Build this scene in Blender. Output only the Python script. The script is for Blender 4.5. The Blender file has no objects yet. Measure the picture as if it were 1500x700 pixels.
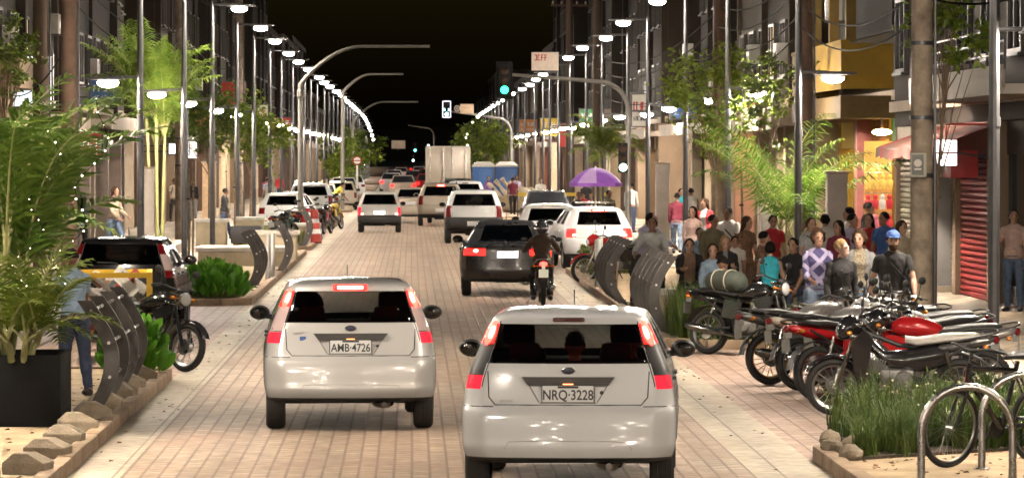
import bpy, bmesh, math, random
import numpy as np
from mathutils import Vector, Matrix, Euler
from mathutils.bvhtree import BVHTree
R = math.radians
sin, cos, pi = math.sin, math.cos, math.pi
rnd = random.Random(11)
scene = bpy.context.scene
COL = scene.collection

# ------------------------------------------------------------------ mesh kit
class MB:
    def __init__(self):
        self.v, self.f, self.m = [], [], []
    def add(self, vs, fs, mi=0, M=None):
        o = len(self.v)
        if M is not None:
            vs = [tuple(M @ Vector(p)) for p in vs]
        self.v += [tuple(p) for p in vs]
        self.f += [tuple(i + o for i in f) for f in fs]
        self.m += [mi] * len(fs)
        return self
    def box(self, c, s, mi=0, rz=0, bev=0, M=None):
        x, y, z = s[0] / 2, s[1] / 2, s[2] / 2
        T = Matrix.Translation(c) @ Matrix.Rotation(rz, 4, 'Z')
        if M is not None:
            T = M @ T
        if bev <= 0:
            vs = [(a * x, b * y, d * z) for d in (-1, 1) for b in (-1, 1) for a in (-1, 1)]
            fs = [(0, 2, 3, 1), (4, 5, 7, 6), (0, 1, 5, 4), (2, 6, 7, 3), (0, 4, 6, 2), (1, 3, 7, 5)]
            return self.add(vs, fs, mi, T)
        bev = min(bev, x * .9, y * .9, z * .9)
        bm = bmesh.new()
        bmesh.ops.create_cube(bm, size=1)
        for v in bm.verts:
            v.co = (v.co.x * 2 * x, v.co.y * 2 * y, v.co.z * 2 * z)
        bmesh.ops.bevel(bm, geom=bm.edges[:], offset=bev, segments=2, profile=.6, affect='EDGES')
        bm.verts.index_update()
        vs = [v.co.copy() for v in bm.verts]
        fs = [[v.index for v in f.verts] for f in bm.faces]
        bm.free()
        return self.add(vs, fs, mi, T)
    def tube(self, pts, r, n=8, mi=0, cap=True, M=None, closed=False):
        pts = [Vector(p) for p in pts]
        k = len(pts)
        rr = r if isinstance(r, (list, tuple)) else [r] * k
        vs, fs = [], []
        up = None
        for i, p in enumerate(pts):
            if closed:
                d = pts[(i + 1) % k] - pts[i - 1]
            else:
                d = pts[min(i + 1, k - 1)] - pts[max(i - 1, 0)]
            if d.length < 1e-9:
                d = Vector((0, 0, 1))
            d.normalize()
            if up is None:
                up = Vector((0, 0, 1)) if abs(d.z) < .9 else Vector((0, 1, 0))
            a = d.cross(up)
            if a.length < 1e-4:
                a = d.cross(Vector((1, 0, 0)))
            a.normalize()
            b = a.cross(d).normalized()
            up = b
            for j in range(n):
                t = 2 * pi * j / n
                vs.append(p + (a * cos(t) + b * sin(t)) * rr[i])
        rows = k if closed else k - 1
        for i in range(rows):
            for j in range(n):
                i2 = (i + 1) % k
                fs.append((i * n + j, i * n + (j + 1) % n, i2 * n + (j + 1) % n, i2 * n + j))
        if cap and not closed:
            fs.append(tuple(range(n))[::-1])
            fs.append(tuple(range((k - 1) * n, k * n)))
        return self.add(vs, fs, mi, M)
    def ell(self, c, r, nu=12, nv=8, mi=0, M=None, v0=-1., v1=1.):
        r = r if isinstance(r, (list, tuple)) else (r, r, r)
        T = Matrix.Translation(c)
        if M is not None:
            T = M @ T
        vs, fs = [], []
        for i in range(nv + 1):
            t = pi / 2 * (v0 + (v1 - v0) * i / nv)
            for j in range(nu):
                p = 2 * pi * j / nu
                vs.append((r[0] * cos(t) * cos(p), r[1] * cos(t) * sin(p), r[2] * sin(t)))
        for i in range(nv):
            for j in range(nu):
                fs.append((i * nu + j, i * nu + (j + 1) % nu, (i + 1) * nu + (j + 1) % nu, (i + 1) * nu + j))
        return self.add(vs, fs, mi, T)
    def lathe(self, prof, n=16, mi=0, M=None, cap=False):
        vs, fs = [], []
        for (r, z) in prof:
            for j in range(n):
                t = 2 * pi * j / n
                vs.append((r * cos(t), r * sin(t), z))
        for i in range(len(prof) - 1):
            for j in range(n):
                fs.append((i * n + j, i * n + (j + 1) % n, (i + 1) * n + (j + 1) % n, (i + 1) * n + j))
        if cap:
            fs.append(tuple(range(n))[::-1])
            fs.append(tuple(range((len(prof) - 1) * n, len(prof) * n)))
        return self.add(vs, fs, mi, M)
    def prism(self, poly, a, b, plane='xz', mi=0, M=None):
        """poly in the plane, extruded from a to b along the third axis"""
        def P(p, h):
            return {'xz': (p[0], h, p[1]), 'yz': (h, p[0], p[1]), 'xy': (p[0], p[1], h)}[plane]
        n = len(poly)
        vs = [P(p, a) for p in poly] + [P(p, b) for p in poly]
        fs = [tuple(range(n))[::-1], tuple(range(n, 2 * n))]
        for i in range(n):
            fs.append((i, (i + 1) % n, n + (i + 1) % n, n + i))
        return self.add(vs, fs, mi, M)
    def loft(self, rings, mi=0, cap=True, M=None):
        n = len(rings[0])
        vs = [p for r in rings for p in r]
        fs = []
        for i in range(len(rings) - 1):
            for j in range(n):
                fs.append((i * n + j, i * n + (j + 1) % n, (i + 1) * n + (j + 1) % n, (i + 1) * n + j))
        if cap:
            fs.append(tuple(range(n))[::-1])
            fs.append(tuple(range((len(rings) - 1) * n, len(rings) * n)))
        return self.add(vs, fs, mi, M)
    def mesh(self, name, smooth=35, fixn=True):
        me = bpy.data.meshes.new(name)
        me.from_pydata([tuple(p) for p in self.v], [], self.f)
        if len(set(self.m)) > 1:
            me.polygons.foreach_set('material_index', self.m)
        if fixn:
            bm = bmesh.new()
            bm.from_mesh(me)
            bmesh.ops.recalc_face_normals(bm, faces=bm.faces[:])
            bm.to_mesh(me)
            bm.free()
        if smooth:
            me.shade_smooth()
            if smooth < 180:
                me.set_sharp_from_angle(angle=R(smooth))
        return me
    def build(self, name, mats, parent=None, smooth=35, fixn=True, loc=None):
        me = self.mesh(name, smooth, fixn)
        return link(name, me, mats, parent, loc)

def link(name, me, mats, parent=None, loc=None):
    if not isinstance(mats, (list, tuple)):
        mats = [mats]
    for m in mats:
        me.materials.append(m)
    o = bpy.data.objects.new(name, me)
    COL.objects.link(o)
    if parent is not None:
        o.parent = parent
    if loc is not None:
        o.location = loc
    return o

def tag(o, label, cat, group=None):
    o['label'] = label
    o['category'] = cat
    if group:
        o['group'] = group
    return o
def thing(name, label, cat, loc=(0, 0, 0), rz=0, group=None, rot=None):
    o = bpy.data.objects.new(name, None)
    o.empty_display_size = .2
    COL.objects.link(o)
    o.location = loc
    o.rotation_euler = rot if rot else (0, 0, rz)
    return tag(o, label, cat, group)
def structure(o):
    o['kind'] = 'structure'
    return o
def stuff(o):
    o['kind'] = 'stuff'
    return o
def kids(o):
    return list(o.children)
def dup(o, loc=None, rz=None, label=None, group=None, parent=None, rot=None):
    c = o.copy()
    COL.objects.link(c)
    if parent is not None:
        c.parent = parent
    if loc is not None:
        c.location = loc
    if rz is not None:
        c.rotation_euler = (0, 0, rz)
    if rot is not None:
        c.rotation_euler = rot
    if label:
        c['label'] = label
    if group:
        c['group'] = group
    for ch in kids(o):
        dup(ch, parent=c)
    return c

# ------------------------------------------------------------------ materials
MATS = {}
def nodes(m):
    m.use_nodes = True
    nt = m.node_tree
    return nt, nt.nodes, nt.links, nt.nodes['Principled BSDF']
def mat(name, col, rough=.5, metal=0., var=.12, scale=6., bump=0., bscale=40., coat=0., emit=None, es=0., spec=.5, dirt=0., two=None):
    if name in MATS:
        return MATS[name]
    m = bpy.data.materials.new(name)
    nt, N, L, P = nodes(m)
    P.inputs['Base Color'].default_value = (*col, 1)
    P.inputs['Roughness'].default_value = rough
    P.inputs['Metallic'].default_value = metal
    P.inputs['Coat Weight'].default_value = coat
    P.inputs['Coat Roughness'].default_value = .07
    P.inputs['Specular IOR Level'].default_value = spec
    tc = N.new('ShaderNodeTexCoord')
    if var > 0 or two:
        nz = N.new('ShaderNodeTexNoise')
        nz.inputs['Scale'].default_value = scale
        nz.inputs['Detail'].default_value = 5
        nz.inputs['Roughness'].default_value = .62
        L.new(tc.outputs['Object'], nz.inputs['Vector'])
        mr = N.new('ShaderNodeMapRange')
        mr.inputs['From Min'].default_value = .3
        mr.inputs['From Max'].default_value = .7
        L.new(nz.outputs['Fac'], mr.inputs['Value'])
        mx = N.new('ShaderNodeMix')
        mx.data_type = 'RGBA'
        c2 = two if two else tuple(min(1, c * (1 + var)) for c in col)
        c1 = col if two else tuple(c * (1 - var) for c in col)
        mx.inputs['A'].default_value = (*c1, 1)
        mx.inputs['B'].default_value = (*c2, 1)
        L.new(mr.outputs['Result'], mx.inputs['Factor'])
        L.new(mx.outputs['Result'], P.inputs['Base Color'])
        r2 = N.new('ShaderNodeMapRange')
        r2.inputs['To Min'].default_value = max(.02, rough - .08)
        r2.inputs['To Max'].default_value = min(1, rough + .08)
        L.new(nz.outputs['Fac'], r2.inputs['Value'])
        L.new(r2.outputs['Result'], P.inputs['Roughness'])
    if bump > 0:
        nb = N.new('ShaderNodeTexNoise')
        nb.inputs['Scale'].default_value = bscale
        nb.inputs['Detail'].default_value = 4
        L.new(tc.outputs['Object'], nb.inputs['Vector'])
        bp = N.new('ShaderNodeBump')
        bp.inputs['Strength'].default_value = bump
        bp.inputs['Distance'].default_value = .02
        L.new(nb.outputs['Fac'], bp.inputs['Height'])
        L.new(bp.outputs['Normal'], P.inputs['Normal'])
    if emit:
        P.inputs['Emission Color'].default_value = (*emit, 1)
        P.inputs['Emission Strength'].default_value = es
    MATS[name] = m
    return m
def glass(name, tint, gloss=.5, rough=.03):
    m = bpy.data.materials.new(name)
    m.use_nodes = True
    nt = m.node_tree
    N, L = nt.nodes, nt.links
    N.clear()
    out = N.new('ShaderNodeOutputMaterial')
    tr = N.new('ShaderNodeBsdfTransparent')
    tr.inputs['Color'].default_value = (*tint, 1)
    gl = N.new('ShaderNodeBsdfGlossy')
    gl.inputs['Roughness'].default_value = rough
    gl.inputs['Color'].default_value = (.9, .9, .9, 1)
    fr = N.new('ShaderNodeFresnel')
    ge = N.new('ShaderNodeNewGeometry')          # a thin pane reflects alike from both of its faces
    io = N.new('ShaderNodeMapRange')
    io.inputs['To Min'].default_value = 1.5
    io.inputs['To Max'].default_value = 1 / 1.5
    L.new(ge.outputs['Backfacing'], io.inputs['Value'])
    L.new(io.outputs['Result'], fr.inputs['IOR'])
    mx = N.new('ShaderNodeMixShader')
    L.new(fr.outputs['Fac'], mx.inputs['Fac'])
    L.new(tr.outputs['BSDF'], mx.inputs[1])
    L.new(gl.outputs['BSDF'], mx.inputs[2])
    L.new(mx.outputs['Shader'], out.inputs['Surface'])
    MATS[name] = m
    return m
def emit(name, col, s, sample=True, down=False):
    m = bpy.data.materials.new(name)
    m.use_nodes = True
    nt = m.node_tree
    N, L = nt.nodes, nt.links
    N.clear()
    out = N.new('ShaderNodeOutputMaterial')
    e = N.new('ShaderNodeEmission')
    e.inputs['Color'].default_value = (*col, 1)
    e.inputs['Strength'].default_value = s
    L.new(e.outputs['Emission'], out.inputs['Surface'])
    if down:                       # a lens that throws most of its light straight down
        g = N.new('ShaderNodeNewGeometry')
        sx = N.new('ShaderNodeSeparateXYZ')
        L.new(g.outputs['Normal'], sx.inputs['Vector'])
        mr = N.new('ShaderNodeMapRange')
        mr.inputs['From Min'].default_value = -.25
        mr.inputs['From Max'].default_value = -1
        mr.inputs['To Min'].default_value = s * .035
        mr.inputs['To Max'].default_value = s
        L.new(sx.outputs['Z'], mr.inputs['Value'])
        L.new(mr.outputs['Result'], e.inputs['Strength'])
    m.cycles.emission_sampling = 'AUTO' if sample else 'NONE'
    MATS[name] = m
    return m
def leafmat(name, a, b, rough=.45, tl=.35):
    """two-tone leaf with some translucency; tone changes from clump to clump"""
    m = bpy.data.materials.new(name)
    nt, N, L, P = nodes(m)
    tc = N.new('ShaderNodeTexCoord')
    nz = N.new('ShaderNodeTexNoise')
    nz.inputs['Scale'].default_value = 3.5
    nz.inputs['Detail'].default_value = 6
    L.new(tc.outputs['Object'], nz.inputs['Vector'])
    mr = N.new('ShaderNodeMapRange')
    mr.inputs['From Min'].default_value = .32
    mr.inputs['From Max'].default_value = .68
    L.new(nz.outputs['Fac'], mr.inputs['Value'])
    mx = N.new('ShaderNodeMix')
    mx.data_type = 'RGBA'
    mx.inputs['A'].default_value = (*a, 1)
    mx.inputs['B'].default_value = (*b, 1)
    L.new(mr.outputs['Result'], mx.inputs['Factor'])
    L.new(mx.outputs['Result'], P.inputs['Base Color'])
    P.inputs['Roughness'].default_value = rough
    t = N.new('ShaderNodeBsdfTranslucent')
    L.new(mx.outputs['Result'], t.inputs['Color'])
    ms = N.new('ShaderNodeMixShader')
    ms.inputs['Fac'].default_value = tl
    out = [n for n in N if n.type == 'OUTPUT_MATERIAL'][0]
    L.new(P.outputs['BSDF'], ms.inputs[1])
    L.new(t.outputs['BSDF'], ms.inputs[2])
    L.new(ms.outputs['Shader'], out.inputs['Surface'])
    MATS[name] = m
    return m

def paver_mat(name, c1, c2, joint, bw, bh, mortar, rot=0., stain=(.35, .28, .22), stainf=.35, off=.5):
    m = bpy.data.materials.new(name)
    nt, N, L, P = nodes(m)
    tc = N.new('ShaderNodeTexCoord')
    mp = N.new('ShaderNodeMapping')
    mp.inputs['Rotation'].default_value = (0, 0, rot)
    L.new(tc.outputs['Object'], mp.inputs['Vector'])
    bk = N.new('ShaderNodeTexBrick')
    bk.offset = off
    bk.inputs['Color1'].default_value = (*c1, 1)
    bk.inputs['Color2'].default_value = (*c2, 1)
    bk.inputs['Mortar'].default_value = (*joint, 1)
    bk.inputs['Scale'].default_value = 1
    bk.inputs['Mortar Size'].default_value = mortar
    bk.inputs['Mortar Smooth'].default_value = .3
    bk.inputs['Brick Width'].default_value = bw
    bk.inputs['Row Height'].default_value = bh
    L.new(mp.outputs['Vector'], bk.inputs['Vector'])
    nz = N.new('ShaderNodeTexNoise')
    nz.inputs['Scale'].default_value = .35
    nz.inputs['Detail'].default_value = 7
    nz.inputs['Roughness'].default_value = .65
    L.new(tc.outputs['Object'], nz.inputs['Vector'])
    mr = N.new('ShaderNodeMapRange')
    mr.inputs['From Min'].default_value = .42
    mr.inputs['From Max'].default_value = .72
    mr.inputs['To Max'].default_value = stainf
    L.new(nz.outputs['Fac'], mr.inputs['Value'])
    mx = N.new('ShaderNodeMix')
    mx.data_type = 'RGBA'
    mx.blend_type = 'MIX'
    mx.inputs['B'].default_value = (*stain, 1)
    L.new(mr.outputs['Result'], mx.inputs['Factor'])
    L.new(bk.outputs['Color'], mx.inputs['A'])
    ms = N.new('ShaderNodeMapping')           # wear drawn out along the street by wheels
    ms.inputs['Scale'].default_value = (1.5, .035, 1)
    L.new(tc.outputs['Object'], ms.inputs['Vector'])
    n3 = N.new('ShaderNodeTexNoise')
    n3.inputs['Scale'].default_value = 1
    n3.inputs['Detail'].default_value = 4
    L.new(ms.outputs['Vector'], n3.inputs['Vector'])
    m3 = N.new('ShaderNodeMapRange')
    m3.inputs['From Min'].default_value = .35
    m3.inputs['From Max'].default_value = .65
    m3.inputs['To Min'].default_value = .74
    m3.inputs['To Max'].default_value = 1.06
    L.new(n3.outputs['Fac'], m3.inputs['Value'])
    n2 = N.new('ShaderNodeTexNoise')
    n2.inputs['Scale'].default_value = 7
    n2.inputs['Detail'].default_value = 6
    L.new(tc.outputs['Object'], n2.inputs['Vector'])
    m2 = N.new('ShaderNodeMapRange')
    m2.inputs['From Min'].default_value = .3
    m2.inputs['From Max'].default_value = .7
    m2.inputs['To Min'].default_value = .72
    m2.inputs['To Max'].default_value = 1.15
    L.new(n2.outputs['Fac'], m2.inputs['Value'])
    mm = N.new('ShaderNodeMix')
    mm.data_type = 'RGBA'
    mm.blend_type = 'MULTIPLY'
    mm.inputs['Factor'].default_value = 1
    L.new(mx.outputs['Result'], mm.inputs['A'])
    pr = N.new('ShaderNodeMath')
    pr.operation = 'MULTIPLY'
    L.new(m2.outputs['Result'], pr.inputs[0])
    L.new(m3.outputs['Result'], pr.inputs[1])
    L.new(pr.outputs['Value'], mm.inputs['B'])
    L.new(mm.outputs['Result'], P.inputs['Base Color'])
    P.inputs['Roughness'].default_value = .62
    bp = N.new('ShaderNodeBump')
    bp.inputs['Strength'].default_value = .5
    bp.inputs['Distance'].default_value = .008
    inv = N.new('ShaderNodeMath')
    inv.operation = 'SUBTRACT'
    inv.inputs[0].default_value = 1
    L.new(bk.outputs['Fac'], inv.inputs[1])
    L.new(inv.outputs['Value'], bp.inputs['Height'])
    L.new(bp.outputs['Normal'], P.inputs['Normal'])
    MATS[name] = m
    return m

black_pl = mat('black_plastic', (.02, .02, .02), .45, var=.2)
rubber = mat('rubber', (.018, .017, .016), .8, var=.25, scale=20)
chrome = mat('chrome', (.72, .70, .67), .16, 1., var=.05)
steel = mat('brushed_steel', (.62, .60, .57), .28, 1., var=.08, scale=14)
alloy = mat('alloy', (.45, .44, .43), .35, .9, var=.1)
dark_metal = mat('dark_grey_metal', (.075, .075, .078), .38, .6, var=.2, scale=5)
grey_metal = mat('galvanised_metal', (.42, .41, .39), .45, .7, var=.15, scale=3)
guard_metal = mat('guard_metal', (.095, .086, .08), .45, .55, var=.25, scale=5)
concrete = mat('concrete', (.42, .37, .31), .8, var=.22, scale=4, bump=.25)
concrete_l = mat('pale_concrete', (.56, .51, .44), .8, var=.2, scale=3, bump=.2)
bollard_m = mat('bollard_steel', (.60, .58, .55), .42, 1., var=.05)
tail_pink = mat('tail_lens_halo', (.8, .1, .08), .2, var=.2, scale=40, emit=(1, .045, .03), es=9.0)
dark_int = mat('dark_interior', (.008, .008, .008), .7, var=.2)
seat_m = mat('seat_fabric', (.010, .010, .011), .85, var=.25, scale=30)
white_pl = mat('white_plastic', (.78, .76, .72), .4, var=.06)
car_glass = glass('car_glass', (.22, .22, .21))
car_glass_d = glass('tinted_glass', (.12, .115, .11))
shop_glass = glass('shop_glass', (.7, .72, .7))
tail_off = mat('tail_lens', (.16, .008, .010), .18, var=.1, coat=.6)
tail_low = mat('tail_lens_glow', (.5, .02, .04), .2, var=.3, scale=30, emit=(1, .03, .06), es=.8, coat=.6)
tail_on = mat('tail_lens_lit', (.6, .02, .02), .2, var=.3, scale=30, emit=(1, .010, .008), es=7.0, coat=.6)
tail_hot = mat('tail_lens_bright', (.8, .3, .22), .2, var=.05, emit=(1, .38, .28), es=8.0)
tail_clear = mat('tail_lens_clear', (.55, .42, .40), .12, var=.05, coat=.8)
plate_m = mat('number_plate', (.55, .54, .51), .4, var=.05, scale=15, emit=(1, .93, .85), es=.10)  # faint glow put into the plate material, as if lamplight fell on it
plate_hot = mat('number_plate_lit', (.7, .7, .7), .4, var=.05, emit=(.95, .95, 1), es=1.6)  # the plate itself glows, standing in for light from its lamp
ink = mat('dark_ink', (.025, .025, .03), .5, var=.1)
# ------------------------------------------------------------------ camera, sky, moon
CAMZ = 2.65
cam = bpy.data.cameras.new('camera')
cam.sensor_width = 36
cam.lens = 144
cam.clip_start = .5
cam.clip_end = 6000
co = bpy.data.objects.new('camera', cam)
COL.objects.link(co)
co.location = (0, 0, CAMZ)
yaw = math.atan(147 / 6000)       # the lens looks a little right of the street's axis and a little down
pitch = math.atan(120 / 6000)
co.rotation_euler = (pi / 2 - pitch, 0, -yaw)
scene.camera = co
cam.dof.use_dof = True          # a long lens wide open enough to soften what is far away
cam.dof.focus_distance = 42
cam.dof.aperture_fstop = 18
w = bpy.data.worlds.new('World')
scene.world = w
w.use_nodes = True
bg = w.node_tree.nodes['Background']
sky = w.node_tree.nodes.new('ShaderNodeTexSky')
sky.sky_type = 'NISHITA'
sky.sun_disc = False
sky.sun_elevation = R(4.0)
sky.sun_rotation = R(150)
sky.dust_density = 4
w.node_tree.links.new(sky.outputs['Color'], bg.inputs['Color'])
bg.inputs['Strength'].default_value = .013
sl = bpy.data.lights.new('moon', 'SUN')
sl.energy = .02
sl.angle = R(.5)
sl.color = (1, .95, .88)
so = bpy.data.objects.new('moon', sl)
COL.objects.link(so)
so.rotation_euler = (R(50), 0, R(30))
scene.view_settings.view_transform = 'Standard'
scene.view_settings.look = 'None'
scene.view_settings.exposure = 0
scene.render.engine = 'CYCLES'
cy = scene.cycles
cy.use_denoising = True
cy.max_bounces = 6
cy.diffuse_bounces = 2
cy.glossy_bounces = 3
cy.transparent_max_bounces = 12
cy.transmission_bounces = 4
cy.sample_clamp_indirect = 4
cy.sample_clamp_direct = 0
cy.use_light_tree = True
cy.filter_width = 1.6
cy.caustics_reflective = False
cy.caustics_refractive = False

# ------------------------------------------------------------------ ground, road, gutters, pavements
def sheet(name, x0, x1, y0, y1, z, m, nx=1, ny=1):
    b = MB()
    b.add([(x0, y0, z), (x1, y0, z), (x1, y1, z), (x0, y1, z)], [(0, 1, 2, 3)])
    return structure(b.build(name, m, smooth=0))
asphalt = mat('asphalt', (.05, .047, .045), .85, var=.2, scale=2)
road_m = paver_mat('road_pavers', (.42, .315, .225), (.55, .435, .33), (.25, .185, .13), .26, .15, .014, rot=pi / 2, stain=(.36, .22, .145), stainf=.8)
bay_m = paver_mat('bay_pavers', (.50, .345, .26), (.62, .46, .365), (.31, .205, .15), .36, .20, .012, rot=pi / 2, stain=(.42, .33, .26), stainf=.4)
walk_m = paver_mat('pavement_slabs', (.50, .40, .30), (.44, .36, .275), (.28, .22, .17), 1.2, 1.2, .02, stain=(.20, .16, .12), stainf=.6, off=0)
island_m = mat('island_render', (.50, .37, .22), .85, scale=2.2, bump=.5, bscale=14, two=(.27, .195, .115))
gutter_m = paver_mat('gutter_slabs', (.62, .54, .41), (.67, .60, .47), (.32, .26, .19), .9, .62, .012, rot=pi / 2, stain=(.38, .29, .19), stainf=.8, off=0)
kerb_m = mat('kerb_stone', (.32, .225, .145), .85, var=.3, scale=3, bump=.4, bscale=20)
sheet('ground', -2500, 2500, -300, 6000, -.008, asphalt)
FAR = 1100
sheet('road', -2.42, 2.86, -60, FAR, 0, road_m)
sheet('gutter', -2.86, -2.42, -60, FAR, 0, gutter_m)
sheet('gutter', 2.86, 3.48, -60, FAR, 0, gutter_m)
sheet('parking_bay', -5.2, -2.86, -60, FAR, 0, bay_m)
sheet('parking_bay', 3.48, 6.5, -60, FAR, 0, bay_m)
# tactile / joint lines at the gutter edges
def slab(name, x0, x1, y0, y1, z, m):
    b = MB()
    b.box(((x0 + x1) / 2, (y0 + y1) / 2, z / 2 - .01), (x1 - x0, y1 - y0, z + .02))
    return structure(b.build(name, m, smooth=0))
slab('pavement', -10.3, -5.2, -60, FAR, .03, walk_m)
slab('pavement', 6.5, 10.7, -60, FAR, .03, walk_m)
bandm = mat('pavement_band', (.30, .25, .20), .75, var=.2, scale=2)
bandl = mat('pavement_band_light', (.55, .45, .34), .75, var=.15, scale=2)
bb = MB()
for i in range(40):                      # diagonal light and dark bands laid into the right pavement
    y = 40 + i * 6
    bb.add([(7.7, y, .034), (10.6, y + 9, .034), (10.6, y + 11, .034), (7.7, y + 2, .034)], [(0, 1, 2, 3)], 0)
    bb.add([(7.7, y + 2.6, .034), (10.6, y + 11.6, .034), (10.6, y + 13, .034), (7.7, y + 4, .034)], [(0, 1, 2, 3)], 1)
structure(bb.build('pavement_bands', [bandm, bandl], smooth=0))

def kerbline(b, pts, w_=.14, h=.13):
    """rounded kerb laid along a polyline, broken into stones"""
    for (p, q) in zip(pts[:-1], pts[1:]):
        p, q = Vector((*p, 0)), Vector((*q, 0))
        L = (q - p).length
        n = max(1, round(L / .95))
        ang = math.atan2((q - p).y, (q - p).x)
        for i in range(n):
            c = p + (q - p) * ((i + .5) / n)
            b.box((c.x, c.y, h / 2 - .02), (L / n - .015, w_, h + .04 + rnd.uniform(-.008, .008)), rz=ang + rnd.uniform(-.004, .004), bev=.025)
def island(side, y0, y1, inner, outer, top=.10):
    """kerb build-out between two parking bays"""
    x0, x1 = sorted((inner, outer))
    sg = 1 if outer > inner else -1
    b = MB()
    c = .5
    poly = [(inner, y0 + c), (inner + sg * c, y0), (outer, y0), (outer, y1), (inner + sg * c, y1), (inner, y1 - c)]
    b.prism(poly, 0.001, top, 'xy', 0)
    o = structure(b.build('kerb_island', [island_m], smooth=0))
    k = MB()
    kerbline(k, [(outer, y0), (inner + sg * c, y0), (inner, y0 + c), (inner, y1 - c), (inner + sg * c, y1), (outer, y1)])
    structure(k.build('kerb', kerb_m))
for (y0, y1) in ((12, 49.5), (73, 112), (116, 132), (150, 172), (195, 215), (262, 290), (320, 345), (390, 420), (520, 560)):
    island('l', y0, y1, -2.93, -5.19)
for (y0, y1) in ((12, 36.3), (56.5, 94), (119, 132), (150, 172), (196, 215), (262, 290), (320, 345), (390, 420), (520, 560)):
    island('r', y0, y1, 3.58, 6.49)
# far hill under the night sky
b = MB()
hv = [(-900 + i * 60, 2600, 0) for i in range(31)] + [(-900 + i * 60, 2650, 8 + 16 * (sin(i * .45) * .5 + .5) + rnd.uniform(0, 4)) for i in range(31)]
b.add(hv, [(i, i + 1, 32 + i, 31 + i) for i in range(30)])
structure(b.build('hills', mat('hill', (.03, .025, .02), .9), smooth=0))

# ------------------------------------------------------------------ street lamps
lens_m = emit('lamp_lens', (1.0, .87, .72), 3700, down=True)
lens_far = emit('lamp_lens_far', (1.0, .87, .75), 8000, down=True)
lamp_pole_m = mat('lamp_pole_paint', (.10, .10, .105), .32, .55, var=.2, scale=4)
def lens_mb(cx, cy_, z, L=.43, W=.25, h=.10, n=12):
    b = MB()
    b.ell((cx, cy_, z), (L / 2, W / 2, h), n, 5, v0=-1, v1=.08)
    return b
def street_lamp(side, loc, label, group, simple=False, z_up=6.72, z_lo=4.12):
    """side = direction of the road from the pole (+1 or -1 in x)"""
    d = side
    def pole(b):
        b.tube([(0, 0, .0), (0, 0, 3.0), (0, 0, z_up + .18)], [.075, .07, .05], 10)
        b.tube([(0, 0, 3.0), (0, 0, 3.12)], .082, 10)
    def arm(b, s_, z, L):
        b.box((s_ * L / 2, 0, z + .10), (L, .05, .06), bev=.01)
    def head(b, s_, z, x):
        b.prism([(x - .33, z + .05), (x - .29, z + .115), (x + .40, z + .10), (x + .46, z + .07), (x + .33, z + .045)] if x > 0 else [(x + .33, z + .05), (x + .29, z + .115), (x - .40, z + .10), (x - .46, z + .07), (x - .33, z + .045)], -.15, .15, 'xz')
    if simple:
        b = MB()
        pole(b)
        arm(b, d, z_up, .8); arm(b, -d, z_lo, .7)
        head(b, d, z_up, d * .75); head(b, -d, z_lo, -d * .65)
        k = len(b.f)
        b.ell((d * .75, 0, z_up - .006), (.10, .075, .10), 8, 4, mi=1, v0=-1, v1=.25)
        b.ell((-d * .65, 0, z_lo - .006), (.095, .07, .09), 8, 4, mi=1, v0=-1, v1=.25)
        o = b.build('street_lamp', [lamp_pole_m, lens_far], loc=loc)
        return tag(o, label, 'street lamp', group)
    t = thing('street_lamp', label, 'street lamp', loc, 0, group)
    b = MB(); pole(b); b.build('pole', lamp_pole_m, t)
    b = MB(); b.box((0, 0, .012), (.34, .34, .025)); b.lathe([(.12, .02), (.09, .2), (.076, .25)], 12)
    for a in (-1, 1):
        for c in (-1, 1):
            b.tube([(a * .13, c * .13, .02), (a * .13, c * .13, .06)], .018, 6)
    b.build('base_plate', lamp_pole_m, t)
    for (s_, z, x, ln, nm) in ((d, z_up, .75, .62, 'upper'), (-d, z_lo, .65, .55, 'lower')):
        b = MB(); arm(b, s_, z, ln); b.build('lamp_arm', lamp_pole_m, t)
        b = MB(); head(b, s_, z, s_ * x); h = b.build('lamp_head', lamp_pole_m, t)
        lens_mb(s_ * x, 0, z - .006).build('lens', lens_m, h, smooth=60)
    return t
ord_ = ['nearest', 'second nearest', 'third', 'fourth', 'fifth', 'sixth', 'seventh', 'eighth', 'ninth', 'tenth', 'eleventh', 'twelfth']
def dip(d):                # the street runs over a crest far away
    return 2.6 * (max(0, d - 375) / 150) ** 2
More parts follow.
